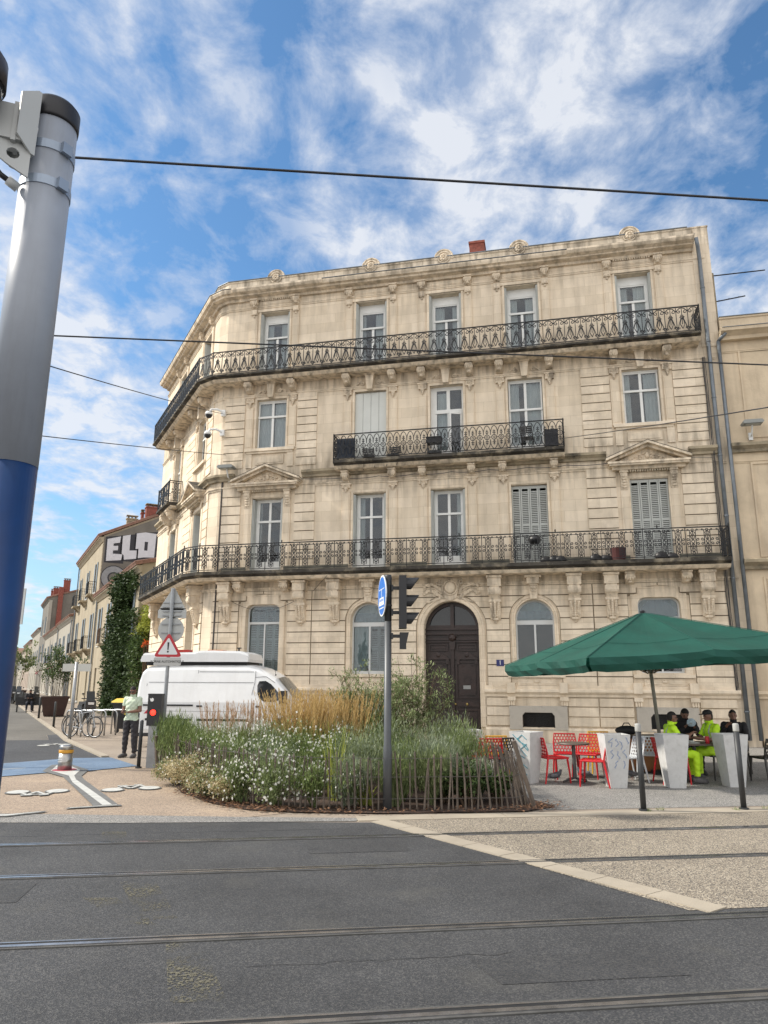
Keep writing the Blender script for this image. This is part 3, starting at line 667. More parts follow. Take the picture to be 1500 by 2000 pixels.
# side wing trims
for c in SWIN:
    for sx in (-1, 1):
        q = c+sx*.82
        for z0, z1 in ((13.12, 16.1), (9.6, 12.0), (5.65, 8.4)):
            pilaster(q, z0, z1, .24, MS)
        console_small(q, 12.95, .4, .22, .48, MS); console_small(q, 16.5, .34, .22, .2, MS); capital(q, 12.0, 12.42, .28, MS); capital(q, 8.4, 8.78, .28, MS)
    mb = MB(MS); mb.prism([(c-.17, 12.94), (c+.17, 12.94), (c+.10, 12.32), (c-.10, 12.32)], -.25, .01, 'y')
    for z0, z1 in ((13.12, 15.98), (9.5, 12.3), (5.62, 8.45)):
        for s2 in (-1, 1): mb.box(min(c+s2*.6, c+s2*.67), max(c+s2*.6, c+s2*.67), -.03, .005, z0, z1)
        mb.box(c-.67, c+.67, -.028, .005, z1, z1+.08)
    for s2 in (-1, 1): mb.box(min(c+s2*.6, c+s2*.72), max(c+s2*.6, c+s2*.72), -.05, .005, 2.15, 4.5)
    mb.box(c-.72, c+.72, -.048, .005, 4.5, 4.66); mb.build('window_surround', STONE2, BLD)
mb = MB(MS); mb.box(SWIN[1]-.95, SWIN[1]+.95, -.14, .005, 10.22, 10.33); mb.build('window_sill', STONE2, BLD)
console_small(SWIN[0]-.6, 9.2, .45, .24, .5, MS); console_small(SWIN[0]+.6, 9.2, .45, .24, .5, MS)
# arch mouldings of ground floor openings
def archring(c, hw, z0, z1, w, y=-.06, n=20):
    outer = archpoly(c, hw+w, z0, z1+w, n); inner = archpoly(c, hw-.002, z0-.3, z1-.002, n)
    o2 = [(c-hw-w, z0), (c-hw, z0)] + [(c-hw, z1-hw)] + list(reversed(arc(c, z1-hw, hw, 0, pi, n)))[1:-1] + [(c+hw, z1-hw), (c+hw, z0), (c+hw+w, z0), (c+hw+w, z1-hw)] + arc(c, z1-hw, hw+w, 0, pi, n)[1:-1] + [(c-hw-w, z1-hw)]
    return o2
for c, hw, z0, w1 in ((WIN[1], .62, 2.0, .13), (WIN[3], .62, 2.0, .13), (-.91, .92, .45, .2)):
    mb = MB(); mb.holes(archring(c, hw, z0, 4.5, w1), [], -.06, .004)
    mb.tube(yz([(c-hw-w1*.7, z0)]+[(c-hw-w1*.7, 4.5-hw)]+list(reversed(arc(c, 4.5-hw, hw+w1*.7, 0, pi, 20)))[1:-1]+[(c+hw+w1*.7, 4.5-hw), (c+hw+w1*.7, z0)], -.06), .03, 5)
    mb.tube(yz([(c-hw-w1*.15, z0)]+[(c-hw-w1*.15, 4.5-hw)]+list(reversed(arc(c, 4.5-hw, hw+w1*.15, 0, pi, 20)))[1:-1]+[(c+hw+w1*.15, 4.5-hw), (c+hw+w1*.15, z0)], -.06), .018, 5)
    mb.build('archivolt', STONE2, BLD)
for c in (WIN[0], WIN[4]):
    outer = [(c-.84, 2.0), (c+.84, 2.0), (c+.84, 4.6), (c+.62, 4.6), (c+.62, 4.84), (c-.62, 4.84), (c-.62, 4.6), (c-.84, 4.6)]
    mb = MB(); mb.holes(outer, [rndpoly(c, .642, 2.15, 4.502)], -.05, .004)
    ol = yz([(c-.8, 2.0), (c-.8, 4.56), (c-.58, 4.56), (c-.58, 4.8), (c+.58, 4.8), (c+.58, 4.56), (c+.8, 4.56), (c+.8, 2.0)], -.055)
    mb.tube(ol, .022, 4); mb.build('window_surround', STONE2, BLD)
for c in (WIN[0], WIN[1], WIN[3], WIN[4]):
    mb = MB(); mb.box(c-.9, c+.9, -.1, .005, 2.0, 2.1); mb.box(c-.6, c+.6, -.03, .005, 1.76, 1.98); mb.box(c-.52, c-.12, -.05, -.025, 1.81, 1.93); mb.box(c+.12, c+.52, -.05, -.025, 1.81, 1.93); mb.ball((c, -.03, 1.87), (.08, .05, .05), 8, 5)
    for sx in (-1, 1): mb.box(c+sx*.82-.13, c+sx*.82+.13, -.20, .005, 1.52, 1.84); mb.box(c+sx*.82-.13, c+sx*.82+.13, -.17, .005, 1.28, 1.40); mb.box(c+sx*.82-.11, c+sx*.82+.11, -.12, .005, 1.14, 1.28)
    for sx in (-1, 1):
        for k in range(3): mb.box(c+sx*.82-.09+k*.07, c+sx*.82-.05+k*.07, -.15, .005, 1.13, 1.27)
    mb.build('window_apron', STONE2, BLD)
    mb = MB(); mb.holes([(c-.9, .40), (c+.9, .40), (c+.9, 1.12), (c-.9, 1.12)], [[(c-.5, .42), (c+.5, .42), (c+.5, .82), (c+.42, .92), (c-.42, .92), (c-.5, .82)]], -.135, .004)
    o = mb.build('vent_surround', mat('grey_stone', (.44, .40, .34), .9, var=.15, bump=.3, dirt=((.2, .19, .17), .5, 3)), BLD)
    mb = MB()
    for sx in (-1, 1): mb.tube(yz(spiral(c+sx*.22, .64, .17, .02, 1.8, 0, sx), -.02), .012, 4)
    for x in (-.48, -.02, .02, .48): mb.box(c+x-.008, c+x+.008, -.03, -.01, .43, .9)
    mb.box(c-.49, c+.49, -.03, -.01, .8, .815); mb.build('vent_grille', IRON, o)
    MB().box(c-.5, c+.5, .45, .5, .4, .95).build('vent_back', BLACK, o)
for c in (WIN[1], WIN[3]):   # carved keystones above the arches
    mb = MB(); mb.prism([(c-.2, 5.28), (c+.2, 5.28), (c+.11, 4.52), (c-.11, 4.52)], -.14, .004, 'y'); mb.box(c-.27, c+.27, -.36, .004, 5.2, 5.28); mb.box(c-.2, c+.2, -.3, .004, 5.0, 5.2)
    for k in range(4): mb.ball((c, -.2+.03*k, 4.98-.1*k), (.15-.02*k, .06, .06), 8, 4)
    for sx in (-1, 1): mb.tube(yz(spiral(c+sx*.12, 5.08, .07, .01, 1.3, pi/2, -sx), -.3), .018, 4)
    mb.build('carved_keystone', ORN, BLD)
# cartouche over the door
mb = MB(); c = -.91
mb.ball((c, -.14, 4.94), (.19, .12, .2), 14, 8); mb.tube(yz(arc(c, 4.94, .23, 0, 2*pi, 18), -.1), .045, 6)
mb.prism([(c-.3, 5.25), (c+.3, 5.25), (c+.34, 5.1), (c+.2, 4.6), (c, 4.5), (c-.2, 4.6), (c-.34, 5.1)], -.1, .004, 'y')
for sx in (-1, 1):
    mb.tube(yz(spiral(c+sx*.34, 5.13, .11, .02, 1.3, pi, -sx), -.12), .035, 5)
    rnd = random.Random(3)
    for k in range(26):
        t = k/25; x = c+sx*(.3+.62*t); z = 4.72+.40*math.sin(t*2.2)*.75-.1*t
        for q in (-1, 1):
            a = 1.2*q+sx*.4*rnd.uniform(-1, 1); ln = .1+.05*rnd.random()
            mb.ball((x+cos(a)*ln*.6, -.06-.04*rnd.random(), z+sin(a)*ln), (.05, .03, .034+.03*rnd.random()), 6, 4)
    mb.tube(yz([(c+sx*(.28+.62*t/8), 4.72+.40*math.sin(t/8*2.2)*.75-.1*t/8) for t in range(9)], -.05), .025, 5)
    for k in range(10):
        t = k/9; mb.ball((c+sx*(.25+.5*t), -.07, 4.62-.16*t), (.06, .04, .04), 6, 4)
mb.build('door_cartouche', ORN, BLD)
# ---- the door
DY = .34
mb = MB(); c = -.91
mb.holes(archpoly(c, .925, .12, 4.505, 20), [ [(c-.80, 3.72), (c-.05, 3.72), (c-.05, 4.38)]+arc(c, 3.58, .8, pi*.53, pi*.93, 8), [(c+.80, 3.72)]+arc(c, 3.58, .8, pi*.07, pi*.47, 8)+[(c+.05, 4.38), (c+.05, 3.72)] ], DY, DY+.08)
for z, h, p in ((3.56, .06, .08), (3.40, .05, .10), (3.22, .06, .06), (3.14, .04, .09)): mb.box(c-.92, c+.92, DY-p, DY, z, z+h)
mb.box(c-.045, c+.045, DY-.07, DY, .2, 3.14); mb.box(c-.06, c+.06, DY-.06, DY, 3.62, 4.42)
DOOR = mb.build('door', WOOD, BLD)
for sx in (-1, 1):
    x0, x1 = sorted((c+sx*.1, c+sx*.86)); m_ = (x0+x1)/2; mb = MB()
    def frame(u0, u1, z0, z1, t=.05, p=.05): 
        mb.holes(rect(u0, u1, z0, z1), [rect(u0+t, u1-t, z0+t, z1-t)], DY-p, DY+.001); mb.box(u0+t+.05, u1-t-.05, DY-.03, DY+.001, z0+t+.05, z1-t-.05)
    frame(x0, x1, 1.32, 2.52); frame(x0, x1, .28, .98); frame(x0+.06, x1-.06, 2.86, 3.08, .03); mb.box(x0, x1, DY-.07, DY, 1.06, 1.22)
    mb.prism([(x0-.02, 2.58), (x1+.02, 2.58), (m_+.12, 2.78), (m_, 2.84), (m_-.12, 2.78)], DY-.1, DY, 'y'); mb.ball((m_, DY-.08, 2.72), (.09, .05, .09), 8, 5)
    for s2 in (-1, 1): mb.box(m_+s2*.3-.05, m_+s2*.3+.05, DY-.09, DY, 2.42, 2.58); mb.tube(yz(spiral(m_+s2*.16, 2.38, .05, .01, 1.2, 0, s2), DY-.05), .012, 4)
    mb.tube(yz(arc(m_, .62, .15, 0, 2*pi, 12), DY-.04), .02, 4); mb.tube(yz(arc(m_, 1.9, .12, 0, 2*pi, 12), DY-.04), .015, 4)
    o = mb.build('door_leaf', WOOD, DOOR)
mb = MB(); mb.ball((c, DY-.12, 3.30), (.12, .09, .13), 10, 7); mb.prism([(c-.12, 3.2), (c+.12, 3.2), (c+.07, 2.9), (c-.07, 2.9)], DY-.12, DY, 'y')
for sx in (-1, 1): mb.tube(yz(spiral(c+sx*.13, 3.38, .06, .01, 1.2, 0, sx), DY-.1), .015, 4)
mb.build('carved_head', WOOD, DOOR)
MB().ball((c+.08, DY-.11, 1.14), (.035, .04, .035), 8, 6).ball((c+.46, DY-.11, 1.14), (.045, .03, .045), 8, 6).build('door_knob', mat('brass', (.35, .25, .09), .35, metal=.9), DOOR)
MB().box(c+.34, c+.58, DY-.06, DY-.035, 1.62, 1.74).build('notice_plate', mat('grey_plate', (.3, .3, .29), .5, var=.2), DOOR)
MB().box(c-.85, c+.85, DY+.1, DY+.11, 3.6, 4.5).build('fanlight_glass', mat('dark_pane', (.015, .016, .018), .12, spec=.6), DOOR)
MB().box(c-1.05, c+1.05, -.22, .4, -.02, .12).build('doorstep', STONE2, BLD)
# ---- windows
def window(c, z0, z1, M=None, style='french', hw=.6, y=.30, shutters='folded', curt=(1, 1), open_=None, kick=.0, trans=.62, top=None, fm=FRAME):
    """window part: frame mesh, with glass, curtain and shutter sub-parts"""
    mb = MB(M); zt = z1-(top or .06); t = .055
    fw = hw-.14 if shutters == 'folded' else hw-.02
    if shutters == 'folded': mb.box(c-hw+.002, c-fw, y-.02, y+.06, z0, z1-.002); mb.box(c+fw, c+hw-.002, y-.02, y+.06, z0, z1-.002)
    mb.box(c-hw+.003, c+hw-.003, y-.015, y+.055, zt, z1-.003)
    tr = z0+(zt-z0)*trans+ (0)
    mb.box(c-fw, c+fw, y-.03, y+.04, tr, tr+.075)
    for a0, b0 in ((c-fw, c-fw+t), (c+fw-t, c+fw), (c-.045, c+.045)): 
        if style == 'top1' and abs(a0-(c-.045)) < 1e-6: mb.box(a0, b0, y, y+.05, z0, tr); continue
        mb.box(a0, b0, y, y+.05, z0, zt)
    mb.box(c-fw, c+fw, y+.001, y+.049, zt-.05, zt); mb.box(c-fw, c+fw, y+.002, y+.048, z0, z0+.09+kick)
    o = mb.build('window', fm, BLD)
    MB(M).box(c-fw+.02, c+fw-.02, y+.02, y+.026, z0+.05, zt-.02).build('glass', GLASS, o)
    def curtain(x0, x1, za, zb):
        n = 14; vs = []; 
        for zz_ in (za, zb): vs += [(x0+(x1-x0)*i/n, y+.14+.025*sin(i*1.9+c*5), zz_) for i in range(n+1)]
        MB(M).add(vs, [(i, i+1, n+2+i, n+1+i) for i in range(n)]).build('curtain', CURT, o, smooth=True)
    if curt[0]: curtain(c-fw+.03, c-fw+.03+fw*.95*curt[0], z0+.1, zt-.03)
    if curt[1]: curtain(c+fw-.03-fw*.95*curt[1], c+fw-.03, z0+.1, zt-.03)
    if shutters == 'folded':
        for sx in (-1, 1):
            s = MB(M); s.box(min(c+sx*(hw-.005), c+sx*(hw-.045)), max(c+sx*(hw-.005), c+sx*(hw-.045)), .0, y-.03, z0+.03, z1-.04)
            s.box(min(c+sx*(hw-.05), c+sx*(hw-.08)), max(c+sx*(hw-.05), c+sx*(hw-.08)), .03, y-.03, z0+.03, z1-.04); s.build('shutter', SHUT, o)
    return o
def louvres(c, z0, z1, M=None, hw=.6, y=.06, n=4, m=SHUT, plain=False, parent=None, nm='shutter'):
    w_ = 2*hw/n; out = None
    par = parent
    if par is None:
        par = MB(M).box(c-hw+.004, c+hw-.004, y+.05, y+.1, z1-.07, z1-.004).build('window', FRAME, BLD)
        MB(M).box(c-hw+.03, c+hw-.03, y+.2, y+.206, z0, z1-.05).build('glass', GLASS, par)
    for i in range(n):
        x0 = c-hw+i*w_+.006; x1 = x0+w_-.012; b = MB(M)
        if plain: b.box(x0, x1, y, y+.035, z0+.02, z1-.04)
        else:
            for a0, b0 in ((x0, x0+.045), (x1-.045, x1)): b.box(a0, b0, y, y+.035, z0+.02, z1-.04)
            for a0, b0 in ((z0+.02, z0+.16), (z1-.12, z1-.04), ((z0+z1)/2-.04, (z0+z1)/2+.04)): b.box(x0+.045, x1-.045, y+.001, y+.034, a0, b0)
            k = int((z1-z0-.3)/.062)
            for j in range(k):
                zz_ = z0+.17+j*.062; b.add([(x0+.045, y+.002, zz_), (x1-.045, y+.002, zz_), (x1-.045, y+.032, zz_+.045), (x0+.045, y+.032, zz_+.045), (x0+.045, y+.008, zz_-.004), (x1-.045, y+.008, zz_-.004), (x1-.045, y+.038, zz_+.041), (x0+.045, y+.038, zz_+.041)], [(0,1,2,3),(7,6,5,4),(0,4,5,1),(2,6,7,3)])
        b.build(nm, m, par)
    return par
for i, c in enumerate(WIN):   # third floor
    window(c, 13.15, 15.95, style='top1', curt=((.5, .7), (.3, .8), (.8, .5), (.6, .7), (.6, .9))[i], top=.32, trans=.72, kick=.3)
window(WIN[0], 10.35, 12.3, curt=(.9, .9), shutters=None, y=.16, trans=.66)
louvres(WIN[1], 9.5, 12.3, y=.08, plain=True, m=SHUTW)
window(WIN[3], 9.5, 12.3, curt=(.6, 1), shutters=None, y=.16, trans=.60, kick=.3)
window(WIN[4], 10.35, 12.3, curt=(.4, .8), shutters=None, y=.16, trans=.62)
# second floor middle window with its right leaf standing open
c = WIN[2]; mb = MB(); y = .2
mb.box(c-.6, c-.44, y, y+.06, 9.5, 12.3); mb.box(c+.52, c+.6, y, y+.06, 9.5, 12.3); mb.box(c-.44, c+.52, y-.02, y+.05, 11.28, 11.42); mb.box(c-.44, c+.52, y, y+.05, 12.16, 12.3); mb.box(c-.02, c+.1, y, y+.05, 11.42, 12.16)
mb.box(c-.44, c-.38, y, y+.05, 9.5, 12.16); mb.box(c+.0, c+.08, y, y+.05, 9.5, 11.28); mb.box(c-.38, c, y, y+.05, 9.5, 9.9)
o = mb.build('window', FRAME, BLD); MB().box(c-.4, c+.02, y+.02, y+.026, 9.8, 11.3).box(c-.4, c+.5, y+.021, y+.027, 11.4, 12.2).build('glass', GLASS, o)
LM = T(c+.52, y-.02, 0) @ RZ(R(22)) @ T(-.46, 0, 0)
lf = MB(LM); lf.holes(rect(0, .46, 9.52, 11.27), [rect(.06, .40, 9.75, 11.2)], -.02, .02); lf = lf.build('open_leaf', FRAME, o); MB(LM).box(.05, .41, -.003, .003, 9.7, 11.22).build('glass', GLASS, lf)
vs = [(c-.36+.36*k/10, y+.12+.02*sin(k*1.7), z) for z in (9.6, 12.1) for k in range(11)]; MB().add(vs, [(k, k+1, 12+k, 11+k) for k in range(10)]).build('curtain', CURT, o)
for i in (0, 1, 2): window(WIN[i], 5.65, 8.42, curt=((.15, .15), (.4, 0), (0, .4))[i], trans=.70, kick=.35)
louvres(WIN[3], 5.65, 8.42, hw=.6, y=.10); louvres(WIN[4], 5.65, 8.42, hw=.6, y=.06)
# ground floor windows: pale frames, grey green inner shutters
GRG = mat('shutter_grey_green', (.50, .54, .50), .6, var=.1); ALU = mat('pale_frame', (.60, .61, .60), .4)
def gwin(c, arch, mode, M=None, hw=.62):
    y = .22; poly = archpoly(c, hw+.003, 2.1, 4.503) if arch else rndpoly(c, hw+.023, 2.1, 4.503)
    zt = 3.74 if arch else 3.82
    mb = MB(M)
    if arch: mb.holes(poly, [archpoly(c, hw-.05, 3.84, 4.45, 12) if 0 else [(c+hw-.05, 3.84)]+arc(c, 3.88, hw-.05, 0, pi, 14)+[(c-hw+.05, 3.84)], rect(c-hw+.05, c-.03, 2.2, zt-.04), rect(c+.03, c+hw-.05, 2.2, zt-.04)], y, y+.05)
    else: mb.holes(poly, [rndpoly(c, hw-.03, 3.9, 4.45, .2), rect(c-hw+.05, c-.025, 2.2, zt), rect(c+.025, c+hw-.05, 2.2, zt)], y, y+.05)
    o = mb.build('window', ALU, BLD)
    MB(M).box(c-hw+.03, c+hw-.03, y+.02, y+.026, 2.15, 3.8).box(c-hw+.03, c+hw-.03, y+.021, y+.027, 3.85, 4.15 if arch else 4.45).prism(arc(c, 3.88, hw-.03, 0, pi, 14), y+.0215, y+.0265, 'y').build('glass', GLASS, o)
    if mode == 'louvre': louvres(c, 2.15, 4.45 if not arch else 3.8, M, hw-.02, y+.12, 4, GRG, parent=o)
    if mode == 'half':
        louvres(c+.3, 2.15, 3.75, M, .3, y+.12, 2, SHUT, parent=o); vs = [(c-.58+.56*k/10, y+.12+.02*sin(k*2.1), z) for z in (2.2, 4.0) for k in range(11)]; MB(M).add(vs, [(k, k+1, 12+k, 11+k) for k in range(10)]).build('curtain', mat('curtain_green', (.52, .58, .54), .9), o)
    if arch or mode == 'blind':
        vs = [(c-.6+1.2*k/16, y+.14+.012*sin(k*2.1), z) for z in (3.8, 4.46) for k in range(17)]; MB(M).add(vs, [(k, k+1, 18+k, 17+k) for k in range(16)]).build('curtain', mat('curtain_green', (.52, .58, .54), .9), o)
gwin(WIN[0], False, 'louvre'); gwin(WIN[1], True, 'half'); gwin(WIN[3], True, 'none'); gwin(WIN[4], False, 'blind')
for c in SWIN: gwin(c, False, 'blind', MS, .58)
for c in SWIN:
    window(c, 13.15, 15.95, MS, style='top1', curt=(.4, .4), top=.3, trans=.72); window(c, 9.5 if c < -3 else 10.35, 12.3, MS, curt=(.6, .6), shutters=None, y=.16); window(c, 5.65, 8.42, MS, curt=(.2, .2))
# ---- balconies: slab + railing
def offpath(path, d):
    out = []; k = len(path)
    for i in range(k):
        def nrm(a, b):
            v = Vector((b[0]-a[0], b[1]-a[1])).normalized(); return Vector((v.y, -v.x))
        if 0 < i < k-1:
            n0, n1 = nrm(path[i-1], path[i]), nrm(path[i], path[i+1]); m = (n0+n1).normalized(); m = m/max(.3, m.dot(n0))
        elif i == 0: m = nrm(path[0], path[1])
        else: m = nrm(path[-2], path[-1])
        out.append((path[i][0]+m.x*d, path[i][1]+m.y*d))
    return out
def railpath(path, d):
    q = offpath(path, d); return [path[0]]+q+[path[-1]]
def motif_L1(b, M, w, h):
    r = .015
    def tb(p, rr=r): b.tube([(x, 0, z) for x, z in p], rr, 4, False, M, up=(0, 1, 0))
    c = w/2; m = h*.5
    tb([(c-.085, .05), (c-.085, h-.07)]); tb([(c+.085, .05), (c+.085, h-.07)])
    tb(arc(c, m, .045, 0, 2*pi, 8))
    for sz in (-1, 1):
        for sx in (-1, 1):
            tb(spiral(c+sx*.14, m+sz*.075, .052, .012, 1.1, -sx*pi/2*0+(pi if sx > 0 else 0), sx*sz, 9))
            tb([(c+sx*.02, m+sz*.06), (c+sx*.055, m+sz*.15), (c+sx*.03, m+sz*.22), (c+sx*.06, m+sz*.28), (c, m+sz*.335)])
        tb(arc(c, m+sz*.36, .04, 0, 2*pi, 6)); tb([(c, m+sz*.05), (c, m+sz*.32)])
    for sx in (-1, 1): tb(spiral(c+sx*.13, h-.055, .035, .01, 1., pi if sx > 0 else 0, sx, 6))
def motif_L2(b, M, w, h):
    r = .015
    def tb(p, rr=r): b.tube([(x, 0, z) for x, z in p], rr, 4, False, M, up=(0, 1, 0))
    c = w/2; m = h*.48
    for s in (-1, 1):
        z0 = m+s*.085; z1 = m+s*(h*.5-.02)
        for sx in (-1, 1): tb([(c+sx*w*.5, z0), (c+sx*w*.48, z0+s*.14), (c+sx*w*.34, z0+s*.24), (c+sx*w*.16, z0+s*.31), (c, z1)])
        tb([(c, m+s*.09), (c, m+s*.27)]); tb([(c-.05, m+s*.17), (c, m+s*.13), (c+.05, m+s*.17)]); tb([(c-.035, m+s*.23), (c, m+s*.19), (c+.035, m+s*.23)])
    tb(arc(c, m, .085, 0, 2*pi, 10)); tb(arc(c, m, .035, 0, 2*pi, 6), .012); tb([(c+.085, m), (c+w-.085, m)], .012)
def motif_L3(b, M, w, h):
    r = .015
    def tb(p, rr=r): b.tube([(x, 0, z) for x, z in p], rr, 4, False, M, up=(0, 1, 0))
    c = w/2
    tb([(0, 0), (0, h)]); tb([(c, h*.3), (c, h*.95)])
    for sx in (-1, 1):
        tb(spiral(c+sx*.09, h-.13, .075, .015, 1.1, pi/2, -sx, 9)); tb([(c+sx*w*.48, h*.86), (c+sx*w*.2, h*.98), (c, h*.99)])
        tb([(c+sx*.03, h*.70), (c+sx*.05, h*.52), (c+sx*.11, h*.30), (c+sx*.155, h*.06)]); tb([(c, h*.62), (c+sx*.05, h*.44), (c+sx*.07, h*.30), (c, h*.12)])
        tb(spiral(c+sx*.13, h*.16, .05, .012, 1., 0, sx, 7)); tb([(c+sx*.02, h*.64), (c+sx*.08, h*.60)])
def railing(path, z0, h, unit, motif, r=.02, post=3, panels=None):
    b = MB()
    for i in range(len(path)-1):
        a, e = Vector((*path[i], z0)), Vector((*path[i+1], z0)); d = e-a; ln = d.length
        if ln < .05: continue
        ang = math.atan2(d.y, d.x); M = T(*a) @ RZ(ang)
        b.box(0, ln, -.022, .022, h-.018, h+.014, M); b.box(0, ln, -.014, .014, .03, .052, M)
        if motif is motif_L1: b.box(0, ln, -.01, .01, h-.10, h-.085, M)
        n = max(1, round(ln/unit)); u = ln/n
        for j in range(n):
            motif(b, M @ T(j*u, 0, .05 if motif is not motif_L3 else .03), u, h-.07)
            if j % post == 0: b.box(j*u-.011, j*u+.011, -.011, .011, -.04, h, M)
        b.box(ln-.014, ln+.014, -.014, .014, -.04, h+.04, M); b.box(-.014, .014, -.014, .014, -.04, h+.04, M)
        if motif is motif_L1:
            for t in [x*3.1 for x in range(int(ln/3.1)+1)]: b.ball((t, 0, h+.06), (.025, .025, .05), 6, 4, M)
    return b
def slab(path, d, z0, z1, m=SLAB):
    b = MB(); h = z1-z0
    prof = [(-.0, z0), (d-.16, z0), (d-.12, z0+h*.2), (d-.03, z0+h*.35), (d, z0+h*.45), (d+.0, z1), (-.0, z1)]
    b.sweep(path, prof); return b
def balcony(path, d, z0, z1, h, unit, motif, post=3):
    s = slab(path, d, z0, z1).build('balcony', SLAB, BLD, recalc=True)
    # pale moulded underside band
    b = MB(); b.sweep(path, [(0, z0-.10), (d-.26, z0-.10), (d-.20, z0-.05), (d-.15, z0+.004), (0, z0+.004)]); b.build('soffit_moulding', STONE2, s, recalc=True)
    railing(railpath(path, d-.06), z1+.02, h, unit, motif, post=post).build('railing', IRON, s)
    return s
E3 = MS @ Vector((-8.6, 0, 0)); 
balcony([(E3.x, E3.y), PATH[1], PATH[2], (7.6, 0)], .82, 13.0, 13.13, .92, .36, motif_L3, 3)
B1 = balcony([(E3.x-.0, E3.y+.0), PATH[1], PATH[2], (7.78, 0)], .92, 5.40, 5.60, .93, .42, motif_L1, 3)
B2 = balcony([(-4.94, 0), (3.05, 0)], .72, 9.32, 9.50, .93, .245, motif_L2, 100)
a_ = MS @ Vector((-7.35, 0, 0)); b_ = MS @ Vector((-4.95, 0, 0))
balcony([(a_.x, a_.y), (b_.x, b_.y)], .62, 9.32, 9.48, .93, .40, motif_L1, 3)
# soot streaks on the parapet walls behind the balconies (low dark plinth seen through the railings)
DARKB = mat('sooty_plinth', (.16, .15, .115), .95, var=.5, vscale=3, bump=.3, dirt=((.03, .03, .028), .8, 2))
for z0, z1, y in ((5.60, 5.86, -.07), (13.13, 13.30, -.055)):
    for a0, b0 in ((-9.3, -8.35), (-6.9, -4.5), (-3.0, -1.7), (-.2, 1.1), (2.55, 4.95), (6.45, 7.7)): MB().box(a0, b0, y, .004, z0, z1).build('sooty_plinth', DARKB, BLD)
# rainwater pipes, cables
mb = MB(); mb.tube([(7.80, -.5, 16.75), (7.86, -.35, 16.5), (7.93, -.12, 16.1), (7.93, -.12, 13.0), (7.93, -.12, .2)], .065, 10)
for z in range(1, 16, 2): mb.tube([(7.93, -.12, z), (7.93, -.12, z+.05)], .078, 10)
mb.build('drainpipe', ZINC, BLD, smooth=True)
mb = MB(); rnd = random.Random(5)
for k in range(4):
    pts = [(7.70+.025*k+.012*rnd.uniform(-1, 1), -.07-.015*k, z*.5) for z in range(3, 26)]
    mb.tube(pts, .011, 4)
mb.tube([(7.7, -.05, 9.0), (6.6, -.12, 9.05), (6.5, -.05, 8.9)], .008, 4)
mb.build('cable_bundle', BLACK, BLD)
mb = MB(); pts = [(-9.45, -.04, 9.1-.35*k) for k in range(20)]; mb.tube(pts, .035, 6); mb.tube([(-9.3, -.03, 4.95-.3*k) for k in range(11)], .02, 5)
mb.box(-9.42, -9.28, -.12, 0, 2.5, 2.75); mb.build('corner_pipe', mat('dark_pipe', (.05, .04, .035), .6), BLD)
def swag(p, q, sag, n=14): return [(p[0]+(q[0]-p[0])*i/n, p[1]+(q[1]-p[1])*i/n, p[2]+(q[2]-p[2])*i/n-4*sag*(i/n)*(1-i/n)) for i in range(n+1)]
pts = swag((-6.3, -.14, 9.05), (-4.7, -.17, 8.98), .03)
for k in range(6): pts += swag((-4.7+k*1.3, -.17, 8.98), (-3.4+k*1.3, -.17, 8.98), .05)[1:]
pts += swag((3.1, -.17, 8.98), (4.6, -.4, 8.92), .05)[1:]
MB().tube(pts, .013, 4).build('facade_cable', BLACK, BLD)
MB().tube(swag((-9.0, -.1, 4.75), (-6.2, -.12, 4.72), .45), .009, 4).build('facade_cable', BLACK, BLD)
MB().tube(swag((-5.0, -.9, 5.35), (-5.75, -.05, 4.95), .0), .008, 4).build('facade_cable', BLACK, BLD)
# chimney
mb = MB(); mb.box(-.25, .33, 3, 3.6, 17.0, 19.3); CH = mb.build('chimney', mat('chimney_render', (.25, .22, .17), .9, var=.4, vscale=6), BLD)
BRICK = mat('brick', (.22, .065, .045), .85, var=.35, vscale=9, bump=.3)
MB().box(-.27, .35, 2.98, 3.62, 19.3, 19.85).box(-.3, .38, 2.95, 3.65, 19.85, 19.95).build('chimney_top', BRICK, CH)
MB().box(-.1, .18, 3.1, 3.5, 19.95, 20.06).build('chimney_cap', GRIME, CH)
# number plate and street plate
def textmesh(s, size, M, m, name, parent=None, depth=.004, **k):
    cu = bpy.data.curves.new('t', 'FONT'); cu.body = s; cu.size = size; cu.extrude = depth/2; cu.align_x = 'CENTER'; cu.align_y = 'CENTER'
    ob = bpy.data.objects.new('t', cu); COL.objects.link(ob); dg = bpy.context.evaluated_depsgraph_get(); dg.update()
    me = bpy.data.meshes.new_from_object(ob.evaluated_get(dg)); b = MB(M)
    b.add([tuple(v.co) for v in me.vertices], [tuple(p.vertices) for p in me.polygons], RX(pi/2))
    bpy.data.objects.remove(ob); bpy.data.curves.remove(cu); bpy.data.meshes.remove(me)
    return b.build(name, m, parent, **k)
NAVY = mat('enamel_navy', (.015, .02, .12), .3); SIGNW = mat('sign_white', (.75, .75, .74), .45)
sp_ = MB().box(.56, .80, -.062, -.032, 2.36, 2.56).build('house_number_plate', NAVY, BLD); textmesh('1', .2, T(.68, -.064, 2.46), SIGNW, 'digit', sp_)
mb = MB(MS).box(-.62, -.32, -.05, -.032, 2.45, 2.66).build('street_plate', mat('enamel_blue', (.03, .12, .5), .3), BLD)
